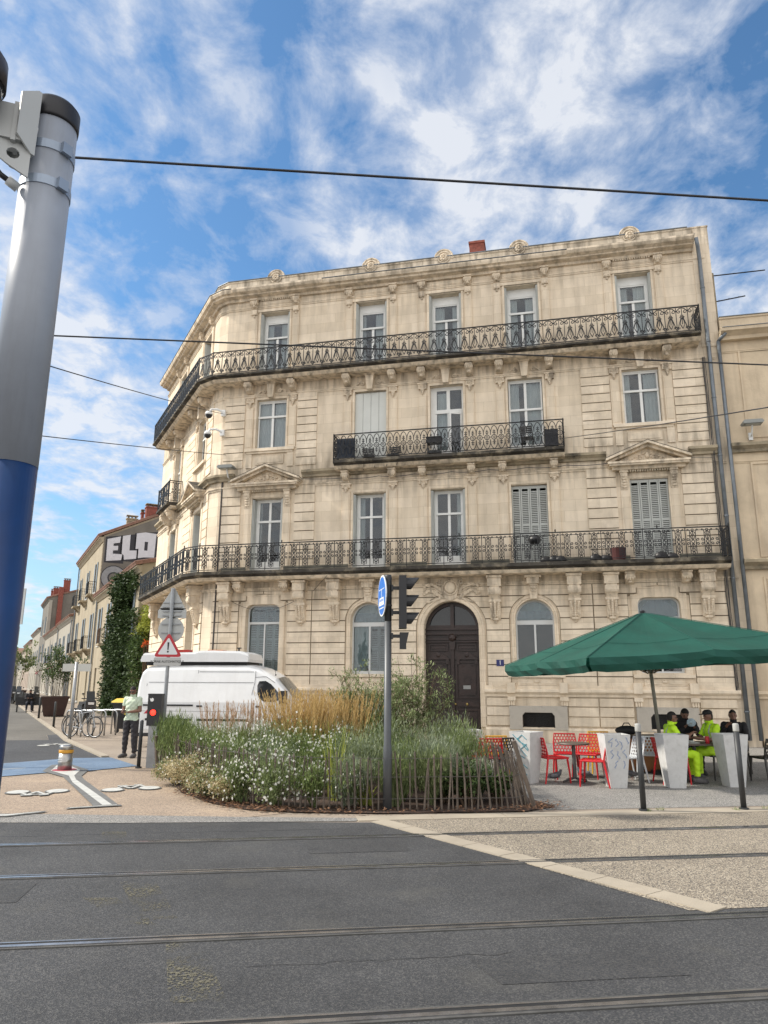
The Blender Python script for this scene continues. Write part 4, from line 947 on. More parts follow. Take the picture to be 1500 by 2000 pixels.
# ============================================================ NEIGHBOUR ON THE RIGHT
NB = empty('townhouse', (P0.x, P0.y, 0), RZF, 'plain weathered ochre building on the right with dark stained ledges and no windows in view', 'building')
STN = mat('stone_ochre', (.60, .49, .35), .88, var=.18, vscale=1.1, bump=.35, bscale=16, dirt=((.33, .26, .19), .55, 2.2), streak=True, spec=.2)
NL, NR = 8.34, 22
mb = MB(); mb.box(NL, NR, 0, 9, -.3, 13.3); mb.box(NL, NR, -.04, .01, -.3, .6)
for z0, z1 in ((1.75, 5.0), (5.75, 8.7), (9.65, 12.6)):
    for u0, u1 in ((NL+.55, 13.2), (14.2, 18)):
        for q in (rect(u0, u1, z0, z1),): mb.holes([(q[0][0]-.06, q[0][1]-.06), (q[1][0]+.06, q[1][1]-.06), (q[2][0]+.06, q[2][1]+.06), (q[3][0]-.06, q[3][1]+.06)], [q], -.035, .004)
for k in range(9): mb.box(NL+.6, 13.2, -.03, .005, 1.8+k*.36, 1.8+k*.36+.335)
mb.build('wall', STN, NB)
for nm, z0, z1, p, m in (('cornice', 13.0, 13.36, .45, STN), ('string_course', 9.1, 9.4, .25, GRIME), ('string_course', 5.3, 5.62, .3, GRIME), ('string_course', 1.4, 1.62, .16, STN), ('string_course', 12.6, 12.68, .05, STN), ('string_course', 8.76, 8.84, .05, STN)):
    b = MB(); b.sweep([(NL-.05, 0), (NR, 0)], molding(z0, z1, p)); b.build(nm, m, NB, recalc=True)
b = MB(); b.sweep([(NL, 0), (NR, 0)], [(-.2, 13.36), (.1, 13.36), (.1, 13.78), (.14, 13.8), (.14, 13.86), (-.2, 13.86)]); b.build('parapet', STN, NB, recalc=True)
b = MB(); b.sweep([(NL, 0), (NR, 0)], [(-.22, 13.865), (.17, 13.865), (.17, 13.885), (-.22, 13.885)]); b.sweep([(NL, 0), (NR, 0)], [(.1, 13.362), (.47, 13.34), (.47, 13.355), (.1, 13.375)]); b.build('flashing', ZINC, NB, recalc=True)
MB().tube([(8.24, -.14, z) for z in (13.0, 9, .2)], .06, 10).tube([(8.24, -.14, 13.0), (8.45, -.35, 13.2)], .06, 8).build('drainpipe', ZINC, NB, smooth=True)
MB().box(NL, NR, .2, 8.8, 13.3, 13.5).build('roof', TILE, NB)
def w_(u, y, z): v = BM @ Vector((u, y, z)); return (v.x, v.y, v.z)
def wire(name, pts, r, label, cat='wire', m=BLACK, **k):
    return MB().tube(pts, r, 6).build(name, m, smooth=True, label=label, cat=cat, **k)
def catn(p, q, sag, n=24): return [(p[0]+(q[0]-p[0])*i/n, p[1]+(q[1]-p[1])*i/n, p[2]+(q[2]-p[2])*i/n-4*sag*(i/n)*(1-i/n)) for i in range(n+1)]
# aerial on the neighbour's roof
M0 = T(11.35, 23.0, 0); b = MB(M0)
AN = empty('roof_antenna', (11.52, 23.0, 13.6), 0, 'thin television aerial standing on the roof of the right hand building', 'antenna')
MB().tube([(0, 0, -.2), (0, 0, 2.3)], .032, 6).build('mast', GRIME, AN)
for z, ln, n_ in ((2.2, 1.75, 9), (1.2, .95, 3)):
    b = MB(); b.tube([(0, 0, z), (ln, -.2, z+.12)], .022, 5)
    for k in range(n_):
        t = (k+.5)/n_; b.tube([(ln*t, -.2*t-.12, z+.12*t-.06), (ln*t, -.2*t+.12, z+.12*t+.08)], .011, 4)
    b.build('aerial_boom', IRON, AN)
# floodlights and cameras
def floodlight(x, y, z, rz, label):
    e = empty('floodlight', (x, y, z), rz, label, 'floodlight')
    b = MB(); b.prism([(-.32, .02), (-.28, -.03), (.28, -.03), (.32, .02), (.26, .09), (-.26, .09)], -.55, -.2, 'y'); b.build('lamp_head', mat('lamp_grey', (.22, .23, .22), .5), e)
    MB().box(-.24, .24, -.50, -.25, -.045, -.03).build('lamp_glass', mat('lamp_glass', (.3, .32, .3), .2), e)
    b = MB(); b.tube([(0, 0, -.35), (0, -.2, -.3), (0, -.36, -.02)], .025, 6); b.box(-.06, .06, -.06, .0, -.45, -.2); b.build('bracket', WHITEP, e); return e
floodlight(*w_(8.92, -.02, 9.95), RZF, 'grey floodlight on a white bracket above the stained ledge of the right hand building')
floodlight(*w_(-9.15, -.02, 9.55), RZF, 'grey floodlight on the ledge at the corner, left of the left pediment')
for z, lb in ((11.85, 'upper white dome camera on the building corner'), (11.05, 'lower white dome camera on the building corner')):
    e = empty('security_camera', w_(-9.52, -.02, z), RZF, lb, 'security camera', 'dome cameras on the building corner')
    b = MB(); b.box(-.1, .06, -.14, 0, -.12, .12); b.tube([(0, -.1, .02), (-.22, -.22, .12), (-.42, -.3, .1), (-.5, -.32, .0)], .045, 8); b.build('mounting_arm', WHITEP, e, smooth=False)
    MB(T(-.5, -.32, -.12)).lathe([(.02, .16), (.09, .15), (.14, .08), (.15, 0)], 14).build('camera_hood', WHITEP, e, smooth=True)
    MB(T(-.5, -.32, -.12)).lathe([(.13, 0), (.12, -.06), (.07, -.12), (.0, -.14)], 14).build('camera_dome', mat('smoked_dome', (.02, .02, .02), .1), e, smooth=True)
# ============================================================ MAST WITH CAMERA ARM (near left) AND WIRES
PW = mat('mast_paint_white', (.30, .325, .37), .42, var=.10, vscale=3, dirt=((.20, .2, .2), .35, 9), streak=True); PBL = mat('mast_paint_blue', (.005, .033, .12), .38, var=.2, vscale=4, dirt=((.010, .042, .11), .4, 9), streak=True)
ML = empty('steel_mast', (-1.62, 3.02, 0), 0, 'thick white steel mast with blue lower part and black cap at the left edge', 'mast')
MB().lathe([(.111, .02), (.111, 2.74)], 40).build('blue_section', PBL, ML, smooth=True)
MB().lathe([(.112, 2.74), (.1115, 4.44)], 40).build('upper_section', PW, ML, smooth=True)
MB().lathe([(.115, 4.44), (.117, 4.46), (.117, 4.54), (.10, 4.562), (0, 4.57)], 40).build('cap', mat('cap_black', (.008, .007, .009), .5), ML, smooth=True)
MB().lathe([(.2, 0), (.2, .03), (.13, .03)], 24).build('base_plate', PW, ML)
CLMP = mat('clamp_steel', (.28, .33, .40), .4, metal=.5, var=.1)
for z in (4.07, 4.26): MB().lathe([(.1125, z), (.1155, z), (.1155, z+.045), (.1125, z+.045)], 40).box(-.02, .03, -.135, -.105, z-.004, z+.05, RZ(R(60))).build('clamp_band', CLMP, ML)
BKP = mat('bracket_paint', (.46, .47, .46), .5, var=.05)
MR = RZ(R(58)); b = MB(MR)
b.box(-.135, -.118, -.085, .085, 4.18, 4.52); b.prism([(-.21, 4.24), (-.135, 4.18), (-.135, 4.52), (-.21, 4.46)], -.085, -.075, 'y'); b.prism([(-.21, 4.24), (-.135, 4.18), (-.135, 4.52), (-.21, 4.46)], .075, .085, 'y'); b.box(-.12, -.10, -.03, .03, 4.22, 4.48)
b.build('mounting_plate', BKP, ML)
b = MB(RZ(R(20))); b.box(-.60, -.10, -.175, -.075, 4.22, 4.40); b.box(-.30, -.285, -.178, -.072, 4.215, 4.405); b.box(-.14, -.12, -.18, -.07, 4.21, 4.41); b.build('camera_arm', BKP, ML)
b = MB(RZ(R(30))); b.holes([(-.17, 4.10), (-.08, 4.06), (-.08, 4.24), (-.26, 4.24), (-.25, 4.15)], [arc(-.15, 4.16, .028, 0, 2*pi, 10)], -.13, -.12); b.build('cable_lug', BKP, ML)
pts = [(-.185, -.15, 4.24), (-.185, -.17, 4.18), (-.165, -.17, 4.12), (-.13, -.155, 4.075), (-.095, -.13, 4.055)]
MB().tube(pts, .013, 8).build('flexible_conduit', BLACK, ML, smooth=True)
MB().tube([(-.105, -.135, 4.06), (-.07, -.105, 4.04)], .022, 10).build('conduit_gland', BKP, ML, smooth=True)
e = empty('dome_camera', (-1.80, 2.66, 4.38), 0, 'dark round camera housing seen from below at the top left edge', 'camera')
MB().lathe([(.0, .2), (.08, .19), (.125, .12), (.13, .0)], 28).build('housing', mat('housing_dark', (.035, .03, .035), .4), e, smooth=True)
MB().lathe([(.125, 0), (.11, -.05), (.07, -.09), (0, -.11)], 28).build('dome', mat('smoked_dome', (.02, .02, .02), .1), e, smooth=True)
wire('overhead_wire', catn((-8.6, 4.62, 6.0), (16, 6.69, 6.0), .0), .011, 'topmost thick black overhead wire crossing the sky', m=BLACK)
wire('overhead_wire', catn((-12, 7.65, 6.0), (20, 10.23, 6.0), .0), .011, 'black overhead wire crossing in front of the third floor balcony')
def beyond(p, q, t): return tuple(q[i]+(p[i]-q[i])*t for i in range(3))
c3 = w_(-9.53, -.05, 11.83); wire('span_wire', catn((-6.03, 12, 7.3), c3, .05), .011, 'thin wire ending at the building corner beside the cameras')
wire('span_wire', catn((-1.9, 3.4, 3.2), (-6.03, 12, 7.3), 0), .006, 'near stretch of the thin wire running to the corner, just right of the mast')
c4 = w_(-9.37, -.05, 10.18); wire('span_wire', catn((-7.6, 15.0, 7.02), c4, .02), .011, 'thin level wire anchored below the two corner cameras')
wire('span_wire', catn((-1.72, 3.4, 2.93), (-7.6, 15.0, 7.02), 0), .006, 'near stretch of the level wire, low beside the blue of the mast')
c5 = w_(2.98, -.72, 9.75); wire('span_wire', catn((5.62, 10, 5.78), c5, .02), .010, 'thin wire rising to the right end of the second floor balcony')
wire('span_wire', catn((5.62, 10, 5.78), (9.5, -1, 1.9+.3), 0), .007, 'near stretch of the wire leaving the frame on the right')
# ============================================================ STREET HOUSES (left)
MSW = T(-6.613, 26.737, 0) @ RZ(math.atan2(-.88377, .46793)); MSI = math.atan2(-.88377, .46793)
HW1 = mat('render_yellow', (.34, .29, .205), .9, var=.15, vscale=.8, bump=.2, dirt=((.30, .24, .17), .6, 1.6), streak=True)
HW2 = mat('render_pale', (.34, .315, .265), .9, var=.12, vscale=.8, bump=.2, dirt=((.33, .29, .23), .5, 1.6), streak=True)
HW3 = mat('render_grey', (.17, .155, .13), .9, var=.2, vscale=.5, bump=.3, dirt=((.12, .11, .09), .6, 1.), streak=True)
HW4 = mat('render_pink', (.33, .27, .22), .9, var=.12, vscale=.8)
HSH = mat('shutter_blue_grey', (.20, .24, .27), .7, var=.1); HPANE = mat('house_pane', (.025, .03, .035), .15, spec=.6); HBR = mat('brown_wood', (.10, .06, .035), .8, var=.3)
def house(s0, s1, h, depth, wm, cols, rows, label, lean=0, off=0, ridge=1.8, bal=(), name='town_house', gable=None, hw=.5, shut=True, g0=None, rm=TILE, ry=None):
    """terrace house: s0..s1 along the street, eave height h; rows = [(z0,z1)]; returns Empty"""
    o = MSW @ Vector((-s0, off, 0)); e = empty(name, (o.x, o.y, 0), MSI, label, 'house'); L_ = s1-s0
    ctr = [-(L_)*(i+.5)/cols for i in range(cols)]
    b = MB(); hs = [rect(c-hw, c+hw, z0, z1) for c in ctr for z0, z1 in rows]
    b.holes(rect(-L_, 0, -.5, h), hs, 0, .3)
    ry = ry or depth*.55
    gp = [(0, -.5), (depth, -.5), (depth, h-.3), (ry, h+ridge), (0, h)]
    b.prism(gp, -.3, 0.001, 'x'); b.prism(gp, -L_-.001, -L_+.3, 'x'); b.box(-L_+.3, -.3, .8, .85, 0, h); b.box(-L_, 0, depth-.2, depth, -.5, h-.3); b.build('wall', wm, e)
    sl = math.hypot(ry, ridge)
    r = MB(); r.prism([(-.35, h-.12), (ry, h+ridge+.02), (ry, h+ridge+.16), (-.4, h+.03)], -L_-.1, .12, 'x'); r.prism([(ry, h+ridge+.02), (depth+.3, h-.35), (depth+.3, h-.2), (ry, h+ridge+.16)], -L_-.1, .12, 'x')
    n = int(L_/.28)
    for k in range(n+1): r.tube([(.05-k*L_/n, -.42, h+.03), (.05-k*L_/n, ry, h+ridge+.18)], .07, 5)
    rf = r.build('roof', rm, e)
    b = MB(); b.sweep([(-L_-.05, 0), (.05, 0)], [(-.02, h-.5), (.06, h-.48), (.2, h-.28), (.3, h-.2), (.3, h-.12), (-.02, h-.1)]); b.build('cornice', wm, e, recalc=True)
    for c in ctr:
        for j, (z0, z1) in enumerate(rows):
            w = MB(); w.box(c-hw, c+hw, .2, .24, z0, z0+.07).box(c-hw, c+hw, .2, .24, z1-.07, z1).box(c-hw, c-hw+.06, .201, .239, z0, z1).box(c+hw-.06, c+hw, .201, .239, z0, z1).box(c-.03, c+.03, .202, .238, z0, z1).box(c-hw, c+hw, .203, .237, z0+(z1-z0)*.68, z0+(z1-z0)*.68+.05)
            w.box(c-hw-.1, c+hw+.1, -.07, .002, z0-.12, z0-.002); w = w.build('window', FRAME, e); MB().box(c-hw, c+hw, .215, .225, z0, z1).build('pane', HPANE, w)
            if shut and j > 0:
                for sx in (-1, 1): MB().box(min(c+sx*(hw+.02), c+sx*(hw*1.95)), max(c+sx*(hw+.02), c+sx*(hw*1.95)), -.06, -.02, z0, z1).build('shutter', HSH, w)
    for (ci, z, wd, mm) in bal:
        c = ctr[ci]; b = MB().box(c-wd, c+wd, -.6, 0, z-.14, z).prism([(0, z-.14), (-.4, z-.14), (-.1, z-.5), (0, z-.5)], c-wd+.1, c-wd+.25, 'x').prism([(0, z-.14), (-.4, z-.14), (-.1, z-.5), (0, z-.5)], c+wd-.25, c+wd-.1, 'x').build('balcony', GRIME, e)
        r = MB()
        for a0, b0 in (((c-wd, -.02), (c-wd, -.57)), ((c-wd, -.57), (c+wd, -.57)), ((c+wd, -.57), (c+wd, -.02))):
            r.tube([(*a0, z+.95), (*b0, z+.95)], .025, 4); n = max(2, int(math.dist(a0, b0)/.12))
            for k in range(n+1): x, y = a0[0]+(b0[0]-a0[0])*k/n, a0[1]+(b0[1]-a0[1])*k/n; r.tube([(x, y, z), (x, y, z+.95)], .012, 4)
            r.tube([(*a0, z+.5), (*b0, z+.5)], .012, 4)
        r.build('railing', mm or IRON, b)
    return e
H0 = house(13.6, 31.7, 8.0, 8, HW1, 4, [(.3, 2.7), (4.3, 6.9)], 'low ochre house half covered by ivy, next to the corner block', bal=((2, 4.2, .7, HBR),), ridge=.9, ry=4)
H1 = house(31.9, 48.2, 12.7, 9, HW1, 3, [(.2, 2.8), (4.3, 6.9), (8.6, 10.9)], 'three storey yellow house with graffiti on its grey side wall', bal=((0, 8.4, .8, None), (1, 8.4, .8, None), (2, 8.4, .8, None), (0, 4.2, .9, None), (1, 4.2, .9, None), (2, 4.2, .9, None)), ridge=2.6, ry=5.2)
H2 = house(50.5, 66.0, 8.0, 8, HW2, 3, [(.3, 2.6), (4.0, 6.4)], 'two storey pale house behind the potted shrub, with blue grey shutters', bal=((1, 3.9, .9, None),), ridge=1.2)
H3 = house(66.2, 89.8, 7.9, 8, HW2, 4, [(.3, 2.6), (4.0, 6.2)], 'long low pale house left of the shrub with a dark balcony', bal=((1, 3.9, 1.2, None),), ridge=1.2)
H4_ = house(90, 104, 13.6, 9, HW3, 2, [(.3, 3), (4.5, 7), (8.6, 11)], 'tall house with bare grey gable and red chimney stacks', ridge=1.6, rm=TILE)
H5 = house(104.3, 128, 10.0, 9, HW2, 4, [(.3, 3), (4.2, 6.6)], 'pale distant house beyond the tall grey gable', ridge=1.4)
H6 = house(128.3, 160, 9.2, 9, HW4, 5, [(.3, 3), (4.2, 6.6)], 'pinkish house far down the street', ridge=1.4)
H7 = house(160.3, 210, 8.2, 9, HW2, 6, [(.3, 3), (4.2, 6.4)], 'farthest terrace house seen at the end of the street', ridge=1.4)
MB().box(-.0, .012, .3, 8.8, 8.7, 11.5).build('grey_flank', HW3, H1) if False else None
# grey flank wall of the graffiti house and its paint
b = MB(); b.prism([(.05, 8.0), (8.9, 8.0), (8.9, 12.3), (5.2, 15.1), (.05, 12.6)], .004, .012, 'x'); b.build('grey_flank', HW3, H1)
GW_ = mat('graffiti_white', (.58, .58, .6), .7, var=.06); GB_ = mat('graffiti_black', (.03, .03, .035), .7); GS_ = mat('graffiti_silver', (.24, .245, .25), .5, var=.15)
def gpoly(ps, x, m, nm):
    b = MB()
    for p in ps: b.prism(p, x, x+.006, 'x')
    return b.build(nm, m, H1, recalc=True)
E_ = [(.28, 12.45), (1.25, 12.75), (1.2, 12.25), (.75, 12.15), (.75, 11.95), (1.1, 12.0), (1.1, 11.65), (.75, 11.6), (.75, 11.35), (1.45, 11.35), (1.4, 10.9), (.3, 10.75)]
L1_ = [(1.38, 12.8), (1.95, 12.95), (1.95, 11.7), (2.5, 11.75), (2.5, 11.1), (1.6, 10.95), (1.55, 11.3), (1.4, 11.4)]
O1_ = [(2.4, 13.1), (3.05, 13.25), (3.05, 11.25), (2.62, 11.15), (2.62, 11.9), (2.4, 11.85)]
O2_ = [(3.05, 13.25), (3.9, 13.2), (3.85, 11.3), (3.05, 11.25), (3.05, 11.8), (3.3, 11.8), (3.3, 12.5), (3.05, 12.5)]
def grow(p, d):
    cx = sum(q[0] for q in p)/len(p); cz = sum(q[1] for q in p)/len(p)
    return [(q[0]+d*(1 if q[0] > cx else -1), q[1]+d*(1 if q[1] > cz else -1)) for q in p]
hullE = [(.12, 12.65), (3.2, 13.48), (4.1, 13.4), (4.05, 11.1), (2.6, 10.9), (1.5, 10.72), (.12, 10.5)]
gpoly([grow([(min(q[0] for q in p), max(q[1] for q in p)-.25), (max(q[0] for q in p), max(q[1] for q in p)), (max(q[0] for q in p), min(q[1] for q in p)), (min(q[0] for q in p), min(q[1] for q in p))], .12) for p in (E_, L1_, O1_+O2_)], .013, GB_, 'graffiti_outline')
gpoly([E_, L1_, O1_, O2_], .022, GW_, 'graffiti_letters')
def ringp(cy, cz, r, w, a0, a1, n=14): 
    o = [(cy+r*cos(a0+(a1-a0)*i/n), cz+r*sin(a0+(a1-a0)*i/n)) for i in range(n+1)]; i_ = [(cy+(r-w)*cos(a0+(a1-a0)*i/n), cz+(r-w)*sin(a0+(a1-a0)*i/n)) for i in range(n, -1, -1)]; return o+i_
gpoly([ringp(.95, 9.5, .95, .62, -.3, pi*1.5), ringp(2.3, 9.7, .85, .6, 0, pi), [(1.4, 8.6), (1.7, 8.6), (1.8, 9.8), (1.5, 9.9)], ringp(3.4, 9.9, .7, .5, 0, pi)], .013, GB_, 'graffiti_outline')
gpoly([ringp(.95, 9.5, .88, .44, -.2, pi*1.45), ringp(2.3, 9.7, .78, .4, .1, pi-.1), ringp(3.4, 9.9, .62, .34, .1, pi-.1)], .021, GS_, 'graffiti_letters')
# brick chimney stacks
def chim(par, x0, x1, y0, y1, z0, z1, cap=True, m=BRICK):
    o = MB().box(x0, x1, y0, y1, z0, z1).box(x0-.05, x1+.05, y0-.05, y1+.05, z1, z1+.1).build('chimney', m, par)
    b = MB()
    for k in range(3):
        t = y0+(y1-y0)*(k+.5)/3; b.box((x0+x1)/2-.08, (x0+x1)/2+.08, t-.06, t+.06, z1+.1, z1+.28)
    b.box(x0-.04, x1+.04, y0-.04, y1+.04, z1+.28, z1+.34); b.build('chimney_cap', GRIME, o)
chim(H1, -.7, -.05, 3.0, 4.1, 13.3, 15.3); chim(H1, -1.2, -.8, 1.7, 2.5, 13.0, 14.35, m=GRIME); chim(H1, -1.1, -.7, 2.75, 2.95, 13, 14.9)
chim(H4_, -.7, -.05, 1.7, 2.6, 13.5, 16.2); MB().box(0, .3, 1.1, 1.75, 8.6, 15.2).build('brick_flue', BRICK, H4_)
chim(H4_, -4, -3.2, .6, 1.6, 14, 15.3); chim(H4_, -5.6, -5.0, .4, 1.2, 13.8, 15.1)
MB().box(.0, .2, -.02, .4, 2, 13.2).build('quoin', HW2, H4_)
# drainpipes on the street houses
for hh, x, h in ((H0, -18.0, 8.3), (H1, -16.2, 12.3), (H2, -.15, 7.8), (H3, -.15, 7.7)): MB().tube([(x, -.1, .1), (x, -.1, h)], .05, 6).build('drainpipe', ZINC, hh)
for hh, c in ((H1, -8.15), (H1, -2.7)): MB().box(c-.75, c+.75, -.25, 0, 3.0, 3.15).prism([(0, 3.0), (-.2, 3.0), (-.05, 2.75), (0, 2.75)], c-.7, c-.5, 'x').prism([(0, 3.0), (-.2, 3.0), (-.05, 2.75), (0, 2.75)], c+.5, c+.7, 'x').build('door_hood', HW1, hh)
# garden wall closing the gap between the corner block and the low house
mb = MB(); mb.box(0, 4.2, .4, .7, -.2, 2.4); mb.box(-.03, 4.23, .36, .74, 2.4, 2.5)
o = MSW @ Vector((-13.9, 0, 0)); mb.build('garden_wall', HW2, label='low stone garden wall under the dark hedge, between the low house and the corner block', cat='wall', loc=None)
bpy.data.objects['garden_wall'].location = (o.x, o.y, 0); bpy.data.objects['garden_wall'].rotation_euler = (0, 0, MSI)
# cross building closing the street and roofs of the left side further away
def block(x, y, rz, w, d, h, wm, label, cols=3, rows=((.3, 2.8), (4, 6.3))):
    e = empty('distant_house', (x, y, 0), rz, label, 'house'); b = MB(); b.box(-w/2, w/2, 0, d, -.5, h); b.prism([(0, h), (d, h), (d/2, h+1.8)], -w/2, w/2, 'x'); b.build('wall', wm, e)
    r = MB(); r.prism([(-.4, h-.1), (d/2, h+1.85), (d/2, h+2.0), (-.4, h+.06)], -w/2-.2, w/2+.2, 'x'); r.prism([(d+.4, h-.1), (d/2, h+1.85), (d/2, h+2.0), (d+.4, h+.06)], -w/2-.2, w/2+.2, 'x'); r.build('roof', TILE, e)
    for i in range(cols):
        for z0, z1 in rows:
            c = -w/2+w*(i+.5)/cols; MB().box(c-.5, c+.5, -.06, .002, z0, z1).build('window', HSH, e)
    return e
block(-103, 200, R(25), 26, 9, 8.5, HW2, 'pale house closing the far end of the street', 6)
block(-72, 118, R(-62+180), 30, 9, 6.5, HW2, 'pale low house on the left side, glimpsed beside the blue mast', 6)
# ============================================================ FOLIAGE TOOLS
def leafmat(name, c0, c1, rough=.6, trans=.25):
    m = bpy.data.materials.new(name); m.use_nodes = True; nt = m.node_tree; b = nt.nodes['Principled BSDF']; MATS[name] = m
    b.inputs['Roughness'].default_value = rough; b.inputs['Specular IOR Level'].default_value = .3
    g = N(nt, 'ShaderNodeNewGeometry'); f = ramp(nt, g.outputs['Random Per Island'], [(0, 0), (1, 1)])
    c = mixc(nt, f, c0, c1); nt.links.new(c, b.inputs['Base Color'])
    tr = N(nt, 'ShaderNodeBsdfTranslucent'); nt.links.new(c, tr.inputs[0]); mx = N(nt, 'ShaderNodeMixShader'); mx.inputs[0].default_value = trans
    out = nt.nodes['Material Output']; nt.links.new(b.outputs[0], mx.inputs[1]); nt.links.new(tr.outputs[0], mx.inputs[2]); nt.links.new(mx.outputs[0], out.inputs[0]); return m
LDARK = leafmat('ivy_leaf', (.025, .045, .016), (.07, .11, .04)); LOLI = leafmat('oleander_leaf', (.10, .14, .05), (.28, .32, .15)); LYEL = leafmat('golden_leaf', (.20, .24, .04), (.42, .44, .08))
LGRN = leafmat('grass_blade', (.08, .13, .035), (.24, .29, .10)); LGRY = leafmat('grey_green_leaf', (.14, .18, .11), (.34, .38, .26)); LSTRAW = leafmat('straw_plume', (.46, .32, .13), (.74, .56, .27), trans=.45)
LPALE = leafmat('dry_flower', (.34, .27, .14), (.55, .47, .28)); FLW = leafmat('white_flower', (.70, .69, .62), (.85, .84, .78)); TWIG = mat('twig', (.10, .065, .04), .9); LSHR = leafmat('shrub_leaf', (.035, .065, .022), (.11, .16, .05)); LPINK = leafmat('pink_plume', (.42, .29, .19), (.62, .45, .32), trans=.4)
def leaves(b, pts, ln, wd, rnd, up=.3, spread=1.):
    """kite shaped leaves at points (slightly folded), random directions"""
    for p in pts:
        a = rnd.uniform(0, 2*pi); el = rnd.uniform(-.6, 1.2)*spread+up; l = ln*rnd.uniform(.6, 1.3); w = wd*rnd.uniform(.7, 1.2)
        d = Vector((cos(a)*cos(el), sin(a)*cos(el), sin(el))); s = Vector((-sin(a), cos(a), rnd.uniform(-.4, .4))).normalized()*w; P = Vector(p)
        b.add([P, P+d*l*.5+s, P+d*l, P+d*l*.5-s], [(0, 1, 2, 3)])
def blade(b, p, az, ln, lean, w, droop=1., segs=3):
    """grass blade as a narrow bent strip"""
    pts = []; x = Vector(p); d = Vector((cos(az)*sin(lean), sin(az)*sin(lean), cos(lean))); s = Vector((-sin(az), cos(az), 0)); vs = []
    for i in range(segs+1):
        t = i/segs; ww = w*(1-t*.85); vs += [x-s*ww, x+s*ww]; lean2 = lean+droop*t; d = Vector((cos(az)*sin(lean2), sin(az)*sin(lean2), cos(lean2))); x = x+d*ln/segs
    b.add(vs, [(2*i, 2*i+1, 2*i+3, 2*i+2) for i in range(segs)])
def shrub(name, loc, r, h, label, cat='shrub', stems=14, nl=1500, leaf=(.09, .018), lm=LOLI, rnd=None, group=None, leany=0, z0=0, top=1.0, up=.3):
    rnd = rnd or random.Random(hash(loc) % 1000); e = empty(name, loc, 0, label, cat, group); st = MB(); tips = []
    for i in range(stems):
        a = rnd.uniform(0, 2*pi); q = r*math.sqrt(rnd.random())*.95; tip = Vector((cos(a)*q+leany, sin(a)*q, h*rnd.uniform(.62, 1.0)*(1-.25*(q/r)**2))); base = Vector((cos(a)*q*.25, sin(a)*q*.25, z0))
        mid = base.lerp(tip, .5)+Vector((cos(a)*q*-.08, sin(a)*q*-.08, h*.05)); pts = [base, base.lerp(mid, .5), mid, mid.lerp(tip, .55), tip]
        st.tube(pts, [.012, .010, .008, .006, .003], 4, False); tips.append(pts)
        for k in range(5):
            t = rnd.uniform(.35, .95); i0 = min(3, int(t*4)); p = pts[i0].lerp(pts[i0+1], t*4-i0); a2 = rnd.uniform(0, 2*pi); q2 = p+Vector((cos(a2)*r*.28, sin(a2)*r*.28, r*rnd.uniform(.1, .4))); st.tube([p, p.lerp(q2, .5)+Vector((0, 0, .02)), q2], [.006, .004, .002], 3, False); tips.append([p, p.lerp(q2, .3), p.lerp(q2, .6), q2, q2])
    st.build('stem', TWIG, e); b = MB(); P = []
    for i in range(nl):
        pts = rnd.choice(tips); t = rnd.uniform(.18, 1)**.7*4; i0 = min(3, int(t)); p = pts[i0].lerp(pts[i0+1], t-i0); P.append(p+Vector((rnd.gauss(0, 1), rnd.gauss(0, 1), rnd.gauss(0, 1)))*r*.05)
    leaves(b, P, leaf[0], leaf[1], rnd, up=up); b.build('foliage', lm, e); return e
# ---- ivy on the low house
rnd = random.Random(11)
IV = MB(MSW); P = []; 
for i in range(24000):
    z = rnd.uniform(0, 7.8); 
    if z > 5.6: c_s, wd_ = 16.8+.15*(z-5.6), 1.5+.3*sin(z*3)+(1.3 if z > 6.6 else 0)
    else: c_s, wd_ = 17.4+.3*sin(z*2), 4.9-.55*abs(z-3.0)+.4*sin(z*5)
    s = c_s+wd_*max(-1.1, min(1.1, rnd.gauss(0, .5))); bulge = .25+.55*(1-abs(s-c_s)/(wd_+.3))*(.6+.4*sin(s*4+z*3))
    if sin(s*3.3+z*1.9)+sin(z*3.1-s*1.3) > 1.15: continue
    P.append((-s, -rnd.uniform(.02, max(.05, bulge*1.6)), z))
leaves(IV, P, .17, .075, rnd, up=-.5); 
e = empty('climbing_ivy', (0, 0, 0), 0, 'dark green ivy climbing the wall of the low house', 'ivy'); IV.build('foliage', LDARK, e)
b = MB(MSW)
for k in range(7): b.tube([(-16.5-.2*k+.15*sin(j+k), -.06, j*.9) for j in range(10)], .035, 5)
b.build('vine_stem', TWIG, e)
# hedge behind the wall + golden shrub + orange flowers
def clump(name, M, rx, ry, rz, n, leaf, lm, label, cat, seed, cz, gap=.0, parts='foliage', up=.2):
    rnd = random.Random(seed); b = MB(M); P = []
    lob = [(rnd.uniform(-.6, .6)*rx, rnd.uniform(-.6, .6)*ry, cz+rnd.uniform(-.6, .6)*rz, rnd.uniform(.35, .6)) for _ in range(9)]
    for i in range(n):
        c = rnd.choice(lob); v = Vector((rnd.gauss(0, 1), rnd.gauss(0, 1), rnd.gauss(0, 1))).normalized()*rnd.uniform(.55, 1.05)*c[3]; P.append((c[0]+v.x*rx, c[1]+v.y*ry, c[2]+v.z*rz))
    leaves(b, P, leaf[0], leaf[1], rnd, up=up); e = empty(name, (0, 0, 0), 0, label, cat); b.build(parts, lm, e)
    s = MB(M); 
    for c in lob: s.tube([(0, 0, .05), (c[0]*.4, c[1]*.4, c[2]*.5), (c[0], c[1], c[2])], [.06, .04, .015], 5)
    s.build('stem', TWIG, e); return e
clump('hedge', MSW @ T(-12.0, .2, 0), 2.3, .8, 2.0, 6500, (.15, .06), LSHR, 'dark hedge over the garden wall behind the van', 'hedge', 3, 2.3)
